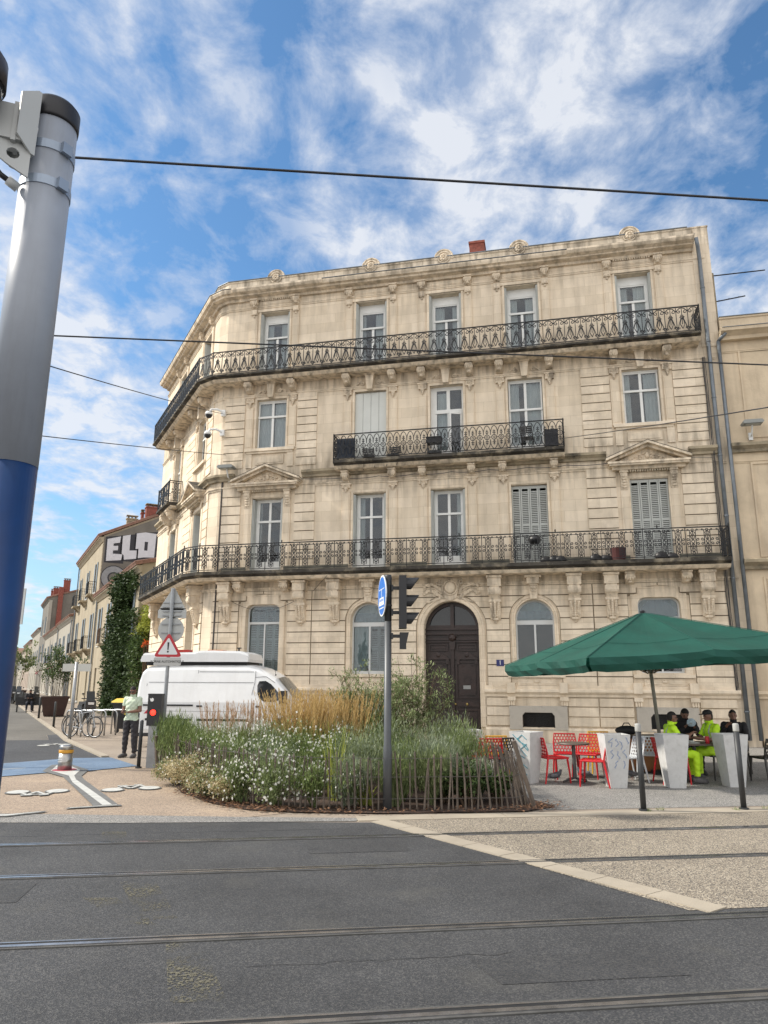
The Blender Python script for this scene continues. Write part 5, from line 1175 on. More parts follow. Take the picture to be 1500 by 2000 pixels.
clump('golden_shrub', MSW @ T(-12.0, .6, 0), 2.1, .8, 1.3, 3000, (.30, .05), LYEL, 'bright yellow green shrub above the dark hedge', 'shrub', 4, 4.7, up=-.3)
clump('orange_trumpet_flowers', MSW @ T(-10.25, -.1, 0), .18, .2, .22, 60, (.12, .05), leafmat('orange_petal', (.6, .10, .02), (.75, .18, .04)), 'orange flowers hanging beside the rear of the van roof', 'flowers', 5, 3.5)
# street planters with shrubs
CORTEN = mat('planter_brown', (.045, .022, .018), .7, var=.25, vscale=4)
def planter_box(x, y, rz, s, h, label, shr):
    e = empty('planter_box', (x, y, 0), rz, label, 'planter', 'brown planters along the street'); b = MB(); t = s*.5; u = s*.36
    b.add([(-u, -u, .04), (u, -u, .04), (u, u, .04), (-u, u, .04), (-t, -t, h), (t, -t, h), (t, t, h), (-t, t, h)], [(0,3,2,1),(0,1,5,4),(1,2,6,5),(2,3,7,6),(3,0,4,7)])
    for a0, b0, c0, d0 in ((-t-.02, t+.02, -t-.02, -t+.06), (-t-.02, t+.02, t-.06, t+.02), (-t-.02, -t+.06, -t+.061, t-.061), (t-.06, t+.02, -t+.061, t-.061)): b.box(a0, b0, c0, d0, h-.05, h+.01)
    b.build('tub', CORTEN, e); MB().box(-t+.02, t-.02, -t+.02, t-.02, h-.1, h-.06).build('soil', SOIL, e)
    return e
planter_box(-17.3, 39.6, R(25), 1.35, 1.0, 'brown tapered planter with a tall bush, beside two leaning bollards', None)
shrub('potted_bush', (-17.3, 39.6, .9), 1.35, 2.7, 'tall airy bush growing in the brown street planter', 'bush', 16, 2600, (.13, .035), LSHR, random.Random(8), z0=0)
planter_box(-30.5, 62, R(25), 1.8, 1.0, 'distant brown planter with low greenery near the parked scooters', None)
shrub('potted_bush', (-30.5, 62, .9), 1.9, 4.2, 'distant grey green bush against the houses down the street', 'bush', 14, 1800, (.22, .07), LOLI, random.Random(9))
clump('street_tree', T(-52, 95, 0), 3.4, 3.0, 4.5, 2500, (.35, .14), LGRN, 'green tree top beyond the far houses', 'tree', 15, 10)
clump('street_tree', T(-45.5, 80, 0), 2.0, 1.6, 2.0, 1500, (.3, .1), LSHR, 'low dark tree at the far pavement beside the mast', 'tree', 16, 2.5)
# ============================================================ FENCED FLOWER BED
BEDPOLY = [(-4.9, 16.6), (-4.75, 15.9), (-4.2, 14.9), (-3.4, 13.0), (-2.6, 11.85), (-1.95, 11.3), (-1.2, 11.12), (0, 11.06), (2.1, 11.3), (2.62, 11.75), (2.4, 12.4), (2.1, 14), (1.7, 16.5), (.3, 18.0), (-2, 18.4), (-4.2, 18.2), (-5.0, 17.6)]
flatpoly('bed_soil', BEDPOLY, .02, SOIL, kind='structure')
rnd = random.Random(21)
b = MB(); P = []
for i in range(1300):
    k = rnd.randrange(3, 9); t = rnd.random(); a, c = Vector(BEDPOLY[k]), Vector(BEDPOLY[k+1]); p = a.lerp(c, t); P.append((p.x+rnd.gauss(0, .1), p.y+rnd.uniform(-.12, .4), .025+rnd.random()*.03))
leaves(b, P, .05, .018, rnd, up=0, spread=.35); b.build('leaf_litter', leafmat('dead_leaf', (.12, .06, .035), (.30, .17, .10)), kind='stuff')
FP = [(-4.75, 16.3), (-3.75, 14.2), (-2.75, 12.55), (-1.85, 11.65), (-1.0, 11.38), (0, 11.28), (2.0, 11.46), (2.22, 11.75), (2.12, 13.2), (1.85, 15.2)]
PICK = mat('chestnut_picket', (.12, .095, .075), .9, var=.35, vscale=5, bump=.4, bscale=30); WIREM = mat('fence_wire', (.12, .11, .10), .6, metal=.6)
fe = empty('picket_fence', (0, 0, 0), 0, 'weathered split chestnut picket fence around the flower bed', 'fence')
pk = MB(); wr = MB(); tops = []
for i in range(len(FP)-1):
    a, c = Vector(FP[i]), Vector(FP[i+1]); n = int((c-a).length/.088)
    for k in range(n):
        p = a.lerp(c, (k+.5)/n)+Vector((rnd.gauss(0, .012), rnd.gauss(0, .012))); h = .76+rnd.uniform(-.07, .10); w_k = rnd.uniform(.010, .018)
        lx = rnd.gauss(0, .035); ly = rnd.gauss(0, .02)
        if p.x > 1.2: lx -= (p.x-1.2)*.17
        bend = rnd.uniform(-.015, .015)
        pk.tube([(p.x, p.y, 0), (p.x+lx*.5+bend, p.y+ly*.5, h*.5), (p.x+lx, p.y+ly, h-.04), (p.x+lx*1.04, p.y+ly, h)], [w_k, w_k*.95, w_k*.9, w_k*.3], 5)
        tops.append((p.x+lx*.25, p.y-.02, .2)); 
pk.build('picket', PICK, fe)
for z in (.18, .48, .74):
    wr.tube([(p[0]+(0 if p[0] < 1.2 else -(p[0]-1.2)*.17*z/.8), p[1], z) for p in [(FP[i][0]+(FP[i+1][0]-FP[i][0])*t/6, FP[i][1]+(FP[i+1][1]-FP[i][1])*t/6-.02) for i in range(len(FP)-1) for t in range(6)]], .005, 4, False)
wr.build('binding_wire', WIREM, fe)
MB().tube([(-4.55, 15.5, 0), (-4.6, 15.4, .75)], .04, 6).build('post', PICK, fe); MB().tube([(2.28, 11.6, 0), (1.98, 11.5, .98)], .035, 6).build('post', PICK, fe)
def grassclump(loc, r, h, n, lm, label, name='ornamental_grass', cat='grass', w=.006, lean=.35, droop=1.1, plumes=0, pm=None, ph=1.7, pl=.26, seed=0, flowers=0, fs=.022, fm=None, group=None, plean=.2, fz=(.35, 1.05)):
    rnd = random.Random(seed or int(abs(loc[0]*97+loc[1]*31)*10)); e = empty(name, (loc[0], loc[1], 0), 0, label, cat, group); b = MB()
    for i in range(n):
        a = rnd.uniform(0, 2*pi); q = r*math.sqrt(rnd.random())*.75; blade(b, (cos(a)*q, sin(a)*q, .0), a+rnd.gauss(0, .7), h*rnd.uniform(.55, 1.15), rnd.uniform(0, lean), w*rnd.uniform(.7, 1.4), droop*rnd.uniform(.4, 1.2))
    b.build('blades', lm, e)
    if plumes:
        s = MB(); p_ = MB()
        for i in range(plumes):
            a = rnd.uniform(0, 2*pi); q = r*math.sqrt(rnd.random()); base = Vector((cos(a)*q*.4, sin(a)*q*.4, .1)); hh = ph*rnd.uniform(.82, 1.05); tl = Vector((cos(a)*hh*plean*rnd.random()+rnd.gauss(0, .04), sin(a)*hh*plean*rnd.random(), hh))
            top = base*.5+tl; s.tube([base, base.lerp(top, .5)+Vector((0, 0, .05)), top], [.004, .003, .002], 3, False)
            d = (top-base).normalized(); L0 = pl*rnd.uniform(.7, 1.2)
            for k in range(16):
                t = rnd.random(); p = top-d*L0*(1-t); aa = rnd.uniform(0, 2*pi); v = Vector((cos(aa)*.35, sin(aa)*.35, 1)).normalized()*(.09*(1.1-t)+.03); sd_ = Vector((-sin(aa), cos(aa), 0))*.007
                p_.add([p-sd_, p+sd_, p+v], [(0, 1, 2)])
        s.build('stalk', pm, e); p_.build('plume', pm, e)
    if flowers:
        f = MB()
        for i in range(flowers):
            a = rnd.uniform(0, 2*pi); q = r*math.sqrt(rnd.random())*1.05; z = h*rnd.uniform(*fz)*(1-.35*(q/r)**2); c = Vector((cos(a)*q, sin(a)*q, z)); k0 = rnd.uniform(0, pi)
            for k in range(4):
                aa = k0+k*pi/2; v = Vector((cos(aa), rnd.uniform(-.3, .3), sin(aa)))*fs; u = Vector((-sin(aa), rnd.uniform(-.5, .2), cos(aa)))*fs*.5; f.add([c, c+v*.6+u, c+v*1.1, c+v*.6-u], [(0, 1, 2, 3)])
        f.build('flowers', fm or FLW, e)
    return e
# round mounds of fine needle leaves: many short twigs radiating from a dome
def mound(name, x, y, r, h, label, cat, lm, n=2600, leaf=(.07, .008), up=.5, flowers=0, fs=.02, group=None, seed=0, lm2=None, sprigs=60, ry=None):
    rnd = random.Random(seed or int(abs(x*91+y*37)*10)); e = empty(name, (x, y, 0), rnd.uniform(0, 6), label, cat, group); P = []; S = MB(); lobes = [(rnd.uniform(-.45, .45)*r, rnd.uniform(-.45, .45)*r, rnd.uniform(.45, .8)*h, rnd.uniform(.4, .62)) for _ in range(7)]
    for i in range(n):
        l = rnd.choice(lobes); v = Vector((rnd.gauss(0, 1), rnd.gauss(0, 1), rnd.gauss(0, 1))).normalized()*rnd.uniform(.45, 1.08)*l[3]; z = l[2]+v.z*h*.75
        P.append((l[0]+v.x*r, l[1]+v.y*r, max(.02, z)))
    b = MB(); k = int(n*.6); leaves(b, P[:k], leaf[0], leaf[1], rnd, up=up); b.build('foliage', lm, e)
    b = MB(); leaves(b, P[k:], leaf[0]*1.3, leaf[1]*.8, rnd, up=up+.3); b.build('fine_shoots', lm2 or lm, e)
    for i in range(sprigs):
        l = rnd.choice(lobes); a = rnd.uniform(0, 2*pi); p = Vector((l[0]*.3, l[1]*.3, .02)); q = Vector((l[0]+cos(a)*r*.5, l[1]+sin(a)*r*.5, l[2]+h*rnd.uniform(.1, .55))); S.tube([p, p.lerp(q, .55)+Vector((0, 0, .06)), q], [.004, .003, .0015], 3, False)
    S.build('stem', lm2 or lm, e)
    if flowers:
        f = MB()
        for i in range(flowers):
            l = rnd.choice(lobes); v = Vector((rnd.gauss(0, 1), rnd.gauss(0, 1)-.4, rnd.gauss(0, 1)+.4)).normalized()*rnd.uniform(.85, 1.25)*l[3]; c = Vector((l[0]+v.x*r, l[1]+v.y*r, max(.06, l[2]+v.z*h*.8))); k0 = rnd.uniform(0, pi); s_ = fs*rnd.uniform(.6, 1.2)
            for q in range(4):
                aa = k0+q*pi/2; w_k = Vector((cos(aa), rnd.uniform(-.3, .3), sin(aa)))*s_; u = Vector((-sin(aa), rnd.uniform(-.5, .2), cos(aa)))*s_*.5; f.add([c, c+w_k*.6+u, c+w_k*1.1, c+w_k*.6-u], [(0, 1, 2, 3)])
        f.build('flowers', FLW, e)
    return e
for k, (x, y, r, h, lb) in enumerate(((-4.3, 15.9, .8, 1.0, 'feathery dark green mound at the left end of the bed, behind the black bollard'), (-3.85, 15.0, .7, .95, 'feathery dark green mound second from the left end of the bed'), (-4.55, 17.0, .6, .95, 'dark green mound beside the red signal light'))):
    mound('feathery_shrub', x, y, r, h, lb, 'shrub', (LSHR, LGRN, LSHR)[k], 3600, (.13, .007), .9, lm2=LGRN, sprigs=110)
# plume grasses
for k, (x, y, r, pm_, n, lb) in enumerate(((-3.2, 15.0, .5, LPINK, 46, 'grass clump with pinkish brown plumes in front of the van middle'), (-2.65, 15.2, .5, LPINK, 50, 'pink plumed grass clump left of the van windscreen'),
     (-1.8, 15.0, .6, LSTRAW, 170, 'golden plumed grass in front of the van nose'), (-1.2, 15.3, .65, LSTRAW, 190, 'bright straw coloured grass right of the van nose'), (-.62, 14.8, .5, LSTRAW, 130, 'arching straw coloured grass left of the tall bush'), (-1.45, 14.5, .5, LSTRAW, 110, 'straw coloured grass standing in front of the golden clumps'))):
    grassclump((x, y), r+.15, 1.15, 900, LGRN, lb, 'plume_grass', 'grass', .007, .5, 1.0, n, pm_, 1.36 if pm_ is LPINK else 1.58, .34 if pm_ is LPINK else .62, seed=40+k, plean=.3 if pm_ is LPINK else .5)
# white flowering mounds
fl = [(-3.4, 14.2, .6, .85), (-2.75, 13.8, .65, .9), (-2.1, 13.9, .65, 1.0), (-1.4, 13.7, .65, 1.0), (-2.5, 12.9, .6, .85), (-1.8, 12.7, .6, .85), (-1.05, 12.8, .55, .85), (-1.6, 11.6, .45, .66), (-.7, 13.5, .55, 1.0), (-1.0, 11.5, .38, .56), (-2.15, 11.85, .45, .62), (-.55, 11.5, .3, .5)]
for k, (x, y, r, h) in enumerate(fl):
    mound('white_flowered_plant', x, y, r, h, 'loose green mound covered with small white flowers in the left half of the bed', 'flowering plant', LGRN, 2300, (.06, .009), .3, flowers=115, fs=.020, seed=60+k, group='white flowering plants in the bed', lm2=(LGRN, LOLI, LGRY)[k % 3])
# pale dried mound spilling over the fence
for k, (x, y, r, h) in enumerate(((-3.75, 14.0, .5, .40), (-3.35, 13.2, .6, .5), (-2.85, 12.5, .55, .48), (-2.4, 11.95, .42, .36), (-3.0, 13.2, .5, .62))):
    mound('dried_flower_mound', x, y, r, h, 'pale mound of dried cream flowers spilling through the left of the fence', 'flowering plant', LPALE, 2600, (.035, .014), .1, flowers=60, fs=.017, seed=80+k, group='dried flower mounds', lm2=(LOLI, LPALE)[k % 2], sprigs=30)
# grey green feathery mass in the right half, some of it leaning over the pickets
for k, (x, y, r, h) in enumerate(((-.4, 12.5, .55, .88), (-.45, 11.7, .42, .62), (.3, 12.1, .5, .85), (.2, 11.55, .35, .68), (.85, 12.3, .6, .95), (1.3, 12.8, .55, .98), (.6, 13.4, .6, 1.05), (1.2, 13.9, .5, 1.1), (.1, 13.2, .55, 1.05), (.75, 11.75, .35, .74), (1.55, 12.3, .28, .5))):
    mound('feathery_plant', x, y, r, h, 'feathery grey green mound leaning over the fence in the right half of the bed', 'plant', (LGRY, LOLI, LGRY, LGRN)[k % 4], 2900, (.085, .007), .7, seed=100+k, group='feathery grey green plants', lm2=(LOLI, LGRY, LGRN)[k % 3], sprigs=120)
# tall willowy bushes behind
shrub('willowy_bush', (-.4, 15.6, 0), .85, 2.25, 'tall willowy bush left of the black signal pole, in front of the arched window', 'bush', 30, 5200, (.095, .012), LOLI, random.Random(31), up=.1)
shrub('willowy_bush', (.65, 15.9, 0), .85, 2.5, 'tall willowy bush between the signal pole and the brown door', 'bush', 30, 5600, (.095, .012), LOLI, random.Random(32), up=.1)
shrub('willowy_bush', (.2, 15.0, 0), .7, 1.8, 'shorter willowy bush right behind the signal pole', 'bush', 20, 3200, (.095, .012), LOLI, random.Random(33), up=.1)
# low dark shrubs at the front right, young shoots
for k, (x, y, r, h, lb) in enumerate(((1.32, 11.78, .48, .55, 'low dark leafy shrub at the front right of the bed'), (1.8, 12.0, .28, .5, 'small dark leafy shrub at the far right of the bed'), (.95, 12.0, .3, .36, 'small dark shrub just left of the low leafy one'))):
    shrub('low_shrub', (x, y, 0), r, h, lb, 'shrub', 18, 1900, (.05, .026), LSHR, random.Random(35+k))
grassclump((-.25, 11.7), .12, .45, 26, LYEL, 'small bright green seedling behind the pickets', 'seedling', 'plant', .018, .7, 1.2, seed=5)
grassclump((-.75, 12.2), .15, 1.15, 40, LYEL, 'thin yellow green sapling at the middle of the bed', 'sapling', 'plant', .012, .2, .6, seed=6)
# debris tufts by bollards
for x, y in ((4.1, 11.46), (3.9, 11.36), (5.25, 11.5), (5.75, 11.62)):
    grassclump((x, y), .07, .07, 40, LGRN, 'tiny weed tuft growing from the kerb joint by the bollards', 'weed_tuft', 'weed', .003, .9, .8, group='weeds in the kerb joint')
# ============================================================ STREET FURNITURE
GREYD = mat('pole_grey', (.075, .08, .085), .45, metal=.2, var=.12, vscale=4); ANTH = mat('anthracite', (.028, .03, .032), .5, var=.15)
# main signal pole
SP = empty('signal_pole', (.07, 11.31, 0), 0, 'tall dark grey pole in the flower bed carrying traffic signals and the round blue sign', 'pole')
MB().lathe([(.066, 0), (.064, .9), (.056, .93), (.055, 2.75)], 20).build('pole', GREYD, SP, smooth=True)
MB().lathe([(.056, 2.75), (.057, 3.44), (.05, 3.47), (0, 3.475)], 20).lathe([(.06, 2.98), (.062, 2.985), (.062, 3.0), (.06, 3.005)], 20).lathe([(.06, 3.3), (.062, 3.305), (.062, 3.32), (.06, 3.325)], 20).build('pole_top', ANTH, SP, smooth=True)
def sighead(x, z0, n, label=None):
    b = MB(); b.box(x-.06, x+.055, -.13, .13, z0, z0+.27*n); hd = b.build('signal_head', BLACK, SP)
    for k in range(n):
        zc_ = z0+.27*k+.145
        v = MB(T(x+.055, 0, zc_) @ RY(pi/2)); 
        # visor: open tube cut slanted
        vs = []; m = 14
        for j in range(m+1):
            a = R(-40)+R(260)*j/m; r0 = .105; ln = .05+.15*max(0, sin(a)*.5+.5)
            vs += [(-sin(a)*r0, cos(a)*r0, 0), (-sin(a)*r0, cos(a)*r0, ln), (-sin(a)*(r0-.008), cos(a)*(r0-.008), 0), (-sin(a)*(r0-.008), cos(a)*(r0-.008), ln)]
        fs = []
        for j in range(m): o = 4*j; fs += [(o, o+1, o+5, o+4), (o+2, o+6, o+7, o+3), (o+1, o+3, o+7, o+5)]
        v.add(vs, fs); v.build('visor', BLACK, hd)
        MB(T(x+.056, 0, zc_) @ RY(pi/2)).lathe([(.095, 0), (.06, .012), (0, .018)], 16).build('lens', mat('dark_lens', (.03, .02, .02), .2), hd)
    return hd
sighead(.23, 2.64, 3)
b = MB(); b.box(.18, .28, -.07, .07, 2.33, 2.58); hd = b.build('repeater_signal', BLACK, SP)
MB().prism([(.28, 2.58), (.32, 2.58), (.28, 2.40)], -.07, -.06, 'y').prism([(.28, 2.58), (.32, 2.58), (.28, 2.40)], .06, .07, 'y').box(.28, .32, -.06, .06, 2.57, 2.58).build('visor', BLACK, hd)
for z in (2.86, 3.24, 2.50): MB().box(.05, .19, -.025, .025, z, z+.05).box(.05, .08, -.06, .06, z-.02, z+.07).build('bracket', ANTH, SP)
BLUES = mat('sign_blue', (.012, .14, .52), .35)
MD = T(-.085, -.02, 3.14) @ RZ(R(-79)) @ RX(pi/2)
sg = MB(MD).lathe([(0, -.012), (.31, -.012), (.32, -.005), (.32, .006)], 40).build('round_sign', STEEL, SP)
MB(MD).lathe([(.32, .006), (.318, .012), (0, .012)], 40).build('sign_border', SIGNW, sg)
MB(MD).lathe([(.295, .0125), (.29, .016), (0, .016)], 40).build('sign_face', BLUES, sg)
b = MB(MD @ RX(0)); b.box(-.16, .16, -.15, -.03, .0165, .018); b.box(-.012, .012, -.03, .10, .0165, .018); b.box(-.22, .22, .095, .105, .0165, .018); b.box(-.18, .18, -.20, -.185, .0165, .018); b.prism([(-.20, -.15), (-.16, -.03), (-.16, -.15)], .0165, .018, 'z'); b.prism([(.20, -.15), (.16, -.15), (.16, -.03)], .0165, .018, 'z'); b.build('tram_symbol', SIGNW, sg)
b = MB(MD); [b.box(-.13+k*.07, -.085+k*.07, -.09, -.05, .0185, .019) for k in range(4)]; b.build('tram_windows', BLUES, sg)
# road sign mast with two sets of signs
GALV = mat('galvanised', (.30, .31, .32), .5, metal=.6, var=.15, vscale=6); BACK = mat('sign_back', (.40, .41, .40), .55, metal=.3, var=.1)
RS = empty('sign_post', (-4.93, 17.0, 0), 0, 'galvanised post with a red bordered exclamation triangle and the backs of three signs above', 'road sign')
MB().tube([(0, 0, 0), (0, 0, 3.95)], .042, 8).build('post', GALV, RS)
def tri(w, h, z0, r=.06, n=4):
    p = [(-w/2, z0), (w/2, z0), (0, z0+h)]; out = []
    c = (0, z0+h/3)
    for i in range(3):
        a = Vector(p[i]); q = Vector(p[i-1]); s = Vector(p[(i+1) % 3]); d0 = (q-a).normalized(); d1 = (s-a).normalized(); A0 = a+d0*r*1.6; A1 = a+d1*r*1.6
        out += [tuple(A0.lerp(a, t/n).lerp(a.lerp(A1, t/n), t/n)) for t in range(n+1)]
    return out
b = MB(T(0, -.06, 0)); b.prism(tri(.66, .56, 2.37), 0, .012, 'y'); W_ = b.build('warning_triangle', mat('sign_red', (.42, .02, .03), .4), RS, recalc=True)
MB(T(0, -.063, 0)).prism(tri(.47, .39, 2.425, .03), -.002, .002, 'y').build('sign_face', mat('sign_face', (.62, .63, .64), .4), W_, recalc=True)
MB(T(0, -.068, 0)).prism([(-.022, 2.70), (.022, 2.70), (.012, 2.53), (-.012, 2.53)], -.002, .0, 'y').prism(arc(0, 2.488, .022, 0, 2*pi, 10), -.002, 0, 'y').build('exclamation_mark', BLACK, W_)
pp = MB(T(0, -.06, 0)); pp.prism([(-.31, 2.19), (-.29, 2.17), (.29, 2.17), (.31, 2.19), (.31, 2.34), (.29, 2.36), (-.29, 2.36), (-.31, 2.34)], 0, .012, 'y'); pp = pp.build('text_panel', mat('panel_grey', (.42, .42, .41), .5), RS, recalc=True)
textmesh('BORNE AUTOMATIQUE', .072, T(0, -.063, 2.265), BLACK, 'lettering', pp)
MB(T(0, .06, 0)).prism(tri(.64, .56, 3.45), 0, .012, 'y').build('triangle_sign_back', BACK, RS, recalc=True)
MB(T(0, .06, 0)).prism([(-.33, 3.26), (.33, 3.26), (.33, 3.44), (.28, 3.49), (-.28, 3.49), (-.33, 3.44)], 0, .012, 'y').build('panel_sign_back', BACK, RS, recalc=True)
MB(T(0, .06, 0)).prism(arc(0, 2.99, .30, 0, 2*pi, 28), 0, .012, 'y').build('round_sign_back', BACK, RS, recalc=True)
for z in (3.62, 3.52, 3.42, 3.32, 3.12, 2.92): MB().box(-.22, .22, .03, .055, z-.012, z+.012).build('sign_clamp', GALV, RS)
# signal totem with a lit red light
TT = empty('signal_totem', (-5.02, 16.62, 0), 0, 'short black signal box with a lit red light, beside the van rear', 'signal')
MB().box(-.15, .15, -.1, .1, .88, 1.53).box(-.155, .155, -.105, .105, 1.53, 1.56).build('signal_box', BLACK, TT)
MB(T(-.02, -.101, 1.16) @ RX(pi/2)).lathe([(.062, 0), (.055, .012), (0, .02)], 18).build('red_light', mat('red_lamp', (.6, .02, .01), .4, emit=((1, .02, .01), 3.2)), TT)
MB(T(-.02, -.101, 1.16) @ RX(pi/2)).lathe([(.075, 0), (.075, .015), (.066, .015), (.066, 0)], 18).build('light_rim', ANTH, TT)
MB(T(-.06, -.102, 1.43)).prism([(-.05, .04), (-.02, .02), (.0, .045), (.03, .03), (.04, -.01), (.01, -.04), (-.03, -.03), (-.04, 0)], -.003, 0, 'y').build('white_sticker', SIGNW, TT)
MB().box(-.10, .10, -.075, .075, 0, .88).build('base_column', GALV, TT)
# bollards
def bollard(x, y, h, r, label, group, cap=True, m=ANTH, lean=0):
    e = empty('bollard', (x, y, 0), 0, label, 'bollard', group); hb = h-.11 if cap else h
    MB(RY(lean)).lathe([(r, 0), (r, hb)]+([] if cap else [(r*.7, hb+.02), (0, hb+.025)]), 18).build('shaft', m, e, smooth=True)
    if cap: MB(RY(lean)).lathe([(r*1.04, hb), (r*1.06, hb+.01), (r*1.06, hb+.10), (r*.9, hb+.115), (0, hb+.12)], 18).build('cap', mat('bollard_cap', (.33, .33, .31), .6, var=.1), e, smooth=True)
    MB().lathe([(r*1.7, .0), (r*1.7, .035), (r, .04)], 16).build('collar', m, e); return e
bollard(3.84, 11.40, 1.24, .042, 'dark bollard with pale cap in front of the second white planter from the fence', 'bollards with pale caps')
bollard(5.40, 11.58, 1.24, .042, 'dark bollard with pale cap in front of the rightmost white planter', 'bollards with pale caps')
bollard(-5.26, 16.5, .98, .04, 'black bollard between the standing man and the flower bed', 'black street bollards', False)
bollard(-13.1, 30.1, .98, .045, 'black bollard at the street kerb right of the brown planter', 'black street bollards', False)
bollard(-16.6, 36.4, 1.0, .05, 'black bollard at the street kerb left of the brown planter', 'black street bollards', False)
bollard(-21.3, 45.8, 1.0, .05, 'black bollard beside the seated person down the street', 'black street bollards', False)
bollard(-26.8, 55.8, 1.0, .05, 'most distant black bollard on the street kerb', 'black street bollards', False)
bollard(-6.62, 20.4, .98, .04, 'black bollard just behind the standing man', 'black street bollards', False)
rb_ = empty('retractable_bollard', (-6.63, 15.98, 0), 0, 'raised stainless steel bollard with an amber band in the white painted island', 'bollard')
SS = mat('brushed_steel', (.36, .35, .33), .32, metal=.85, var=.12, vscale=10)
MB().lathe([(.14, 0), (.14, .36)], 28).build('shaft', SS, rb_, smooth=True)
MB().lathe([(.142, .36), (.145, .365), (.145, .42), (.142, .425)], 28).build('amber_band', mat('amber', (.55, .28, .03), .5), rb_, smooth=True)
MB().lathe([(.14, .425), (.14, .50), (.125, .515), (0, .52)], 28).build('top', SS, rb_, smooth=True)
MB().lathe([(.24, .019), (.24, .028), (.15, .028)], 28).build('base_ring', mat('ring_red', (.35, .06, .08), .6, var=.3), rb_)
for k in range(3): MB(RZ(R(-100))).box(.139, .1425, -.08, .02, .22+.045*k-.03, .22+.045*k-.02).build('white_mark', SIGNW, rb_)
MB().lathe([(.20, .0), (.20, .03), (0, .03)], 20).build('manhole', mat('iron_cover', (.1, .1, .1), .6), label='small round cover at the left tip of the flower bed', cat='manhole cover', loc=(-4.62, 15.1, 0)) if False else None
# street direction signs on a post
DS = empty('street_sign_post', (-9.9, 24.0, 0), R(-6), 'grey post with two pale horizontal name boards by the bicycles', 'sign post')
MB().tube([(0, 0, 0), (0, 0, 2.42)], .055, 10).build('post', GALV, DS, smooth=True)
for x0, x1 in ((-.45, -.06), (.06, .50)): MB().box(x0, x1, -.03, .0, 2.12, 2.36).build('name_board', mat('board_pale', (.50, .49, .44), .6), DS)
# sign backs on the far left behind the mast
LS = empty('sign_board', (-8.3, 16.5, 0), R(-18), 'pair of grey sign backs half hidden behind the blue mast', 'road sign')
MB().tube([(-.12, 0, 0), (-.12, 0, 3.8)], .04, 8).build('post', GALV, LS); MB().box(-.5, .28, -.07, -.05, 3.05, 3.85).build('upper_board', BACK, LS); MB().box(-.5, .22, -.07, -.05, 2.6, 3.0).build('lower_board', BACK, LS)
# ============================================================ VAN
VW = mat('van_white', (.76, .765, .76), .3, coat=.4, var=.05, vscale=1.5, dirt=((.48, .46, .42), .22, 3), streak=True); VGL = mat('van_glass', (.012, .013, .015), .06, spec=.8); VBK = mat('van_trim', (.02, .02, .022), .6); TYRE = mat('tyre', (.018, .018, .018), .85)
VN = empty('white_van', (-7.0, 22.55, 0), R(-6), 'white panel van with a flat white roof box, parked against the corner block', 'van'); VN.scale = (.92, 1, 1)
def sy(z): return 1.0 if z < 1.25 else 1.0-.17*(z-1.25)
def hull(secs):
    b = MB(); rings = []
    for (x, zb, zt, dn_) in secs:
        zs = [zb, zb+.1, min(1.25, zt-.25), zt-.14]
        ring = [(sy(zs[0])-.03-dn_, zs[0])]+[(sy(z)-dn_, z) for z in zs[1:]]+[(sy(zt-.14)-dn_-.03, zt-.07), (sy(zt)-dn_-.10, zt-.02), (sy(zt)-dn_-.24, zt), (0, zt+.012)]
        full = [(x, -y, z) for y, z in ring] + [(x, y, z) for y, z in reversed(ring[:-1])]; rings.append(full)
    k = len(rings[0]); vs = [p for r in rings for p in r]; fs = []
    for i in range(len(rings)-1):
        for j in range(k): fs.append((i*k+j, i*k+(j+1) % k, (i+1)*k+(j+1) % k, (i+1)*k+j))
    fs += [tuple(range(k-1, -1, -1)), tuple((len(rings)-1)*k+j for j in range(k))]
    return b.add(vs, fs)
HSEC = [(0, .46, 1.3, .05), (.03, .42, 1.9, .02), (.10, .40, 2.14, .0), (.25, .40, 2.26, .0), (1.8, .40, 2.30, 0), (3.5, .40, 2.30, .0), (3.85, .40, 2.22, .0), (4.15, .40, 2.08, .0), (4.4, .40, 1.94, .0), (4.75, .40, 1.60, .0), (4.98, .40, 1.36, .02), (5.3, .40, 1.18, .07), (5.48, .40, 1.0, .13), (5.55, .44, .78, .2)]
body = hull(HSEC).build('body', VW, VN, smooth=False, recalc=True)
def side(z, *a): return -sy(z)
def sidepatch(poly, name, m, t=.006, par=VN, zt=2.28, ti=.16, hw=1.0):
    b = MB(); n = len(poly); vs = [(x, side(z)-t, z) for x, z in poly]+[(x, side(z)+.02, z) for x, z in poly]
    b.add(vs, [tuple(range(n)), tuple(range(2*n-1, n-1, -1))]+[(i, i+n, (i+1) % n+n, (i+1) % n) for i in range(n)]); return b.build(name, m, par, recalc=True)
sidepatch([(3.94, 1.36), (3.87, 1.50), (3.85, 1.72), (3.9, 1.84), (4.10, 1.85), (4.28, 1.76), (4.5, 1.56), (4.68, 1.36), (4.4, 1.27), (4.1, 1.28)], 'side_window', VGL, .012, zt=2.1, ti=.19)
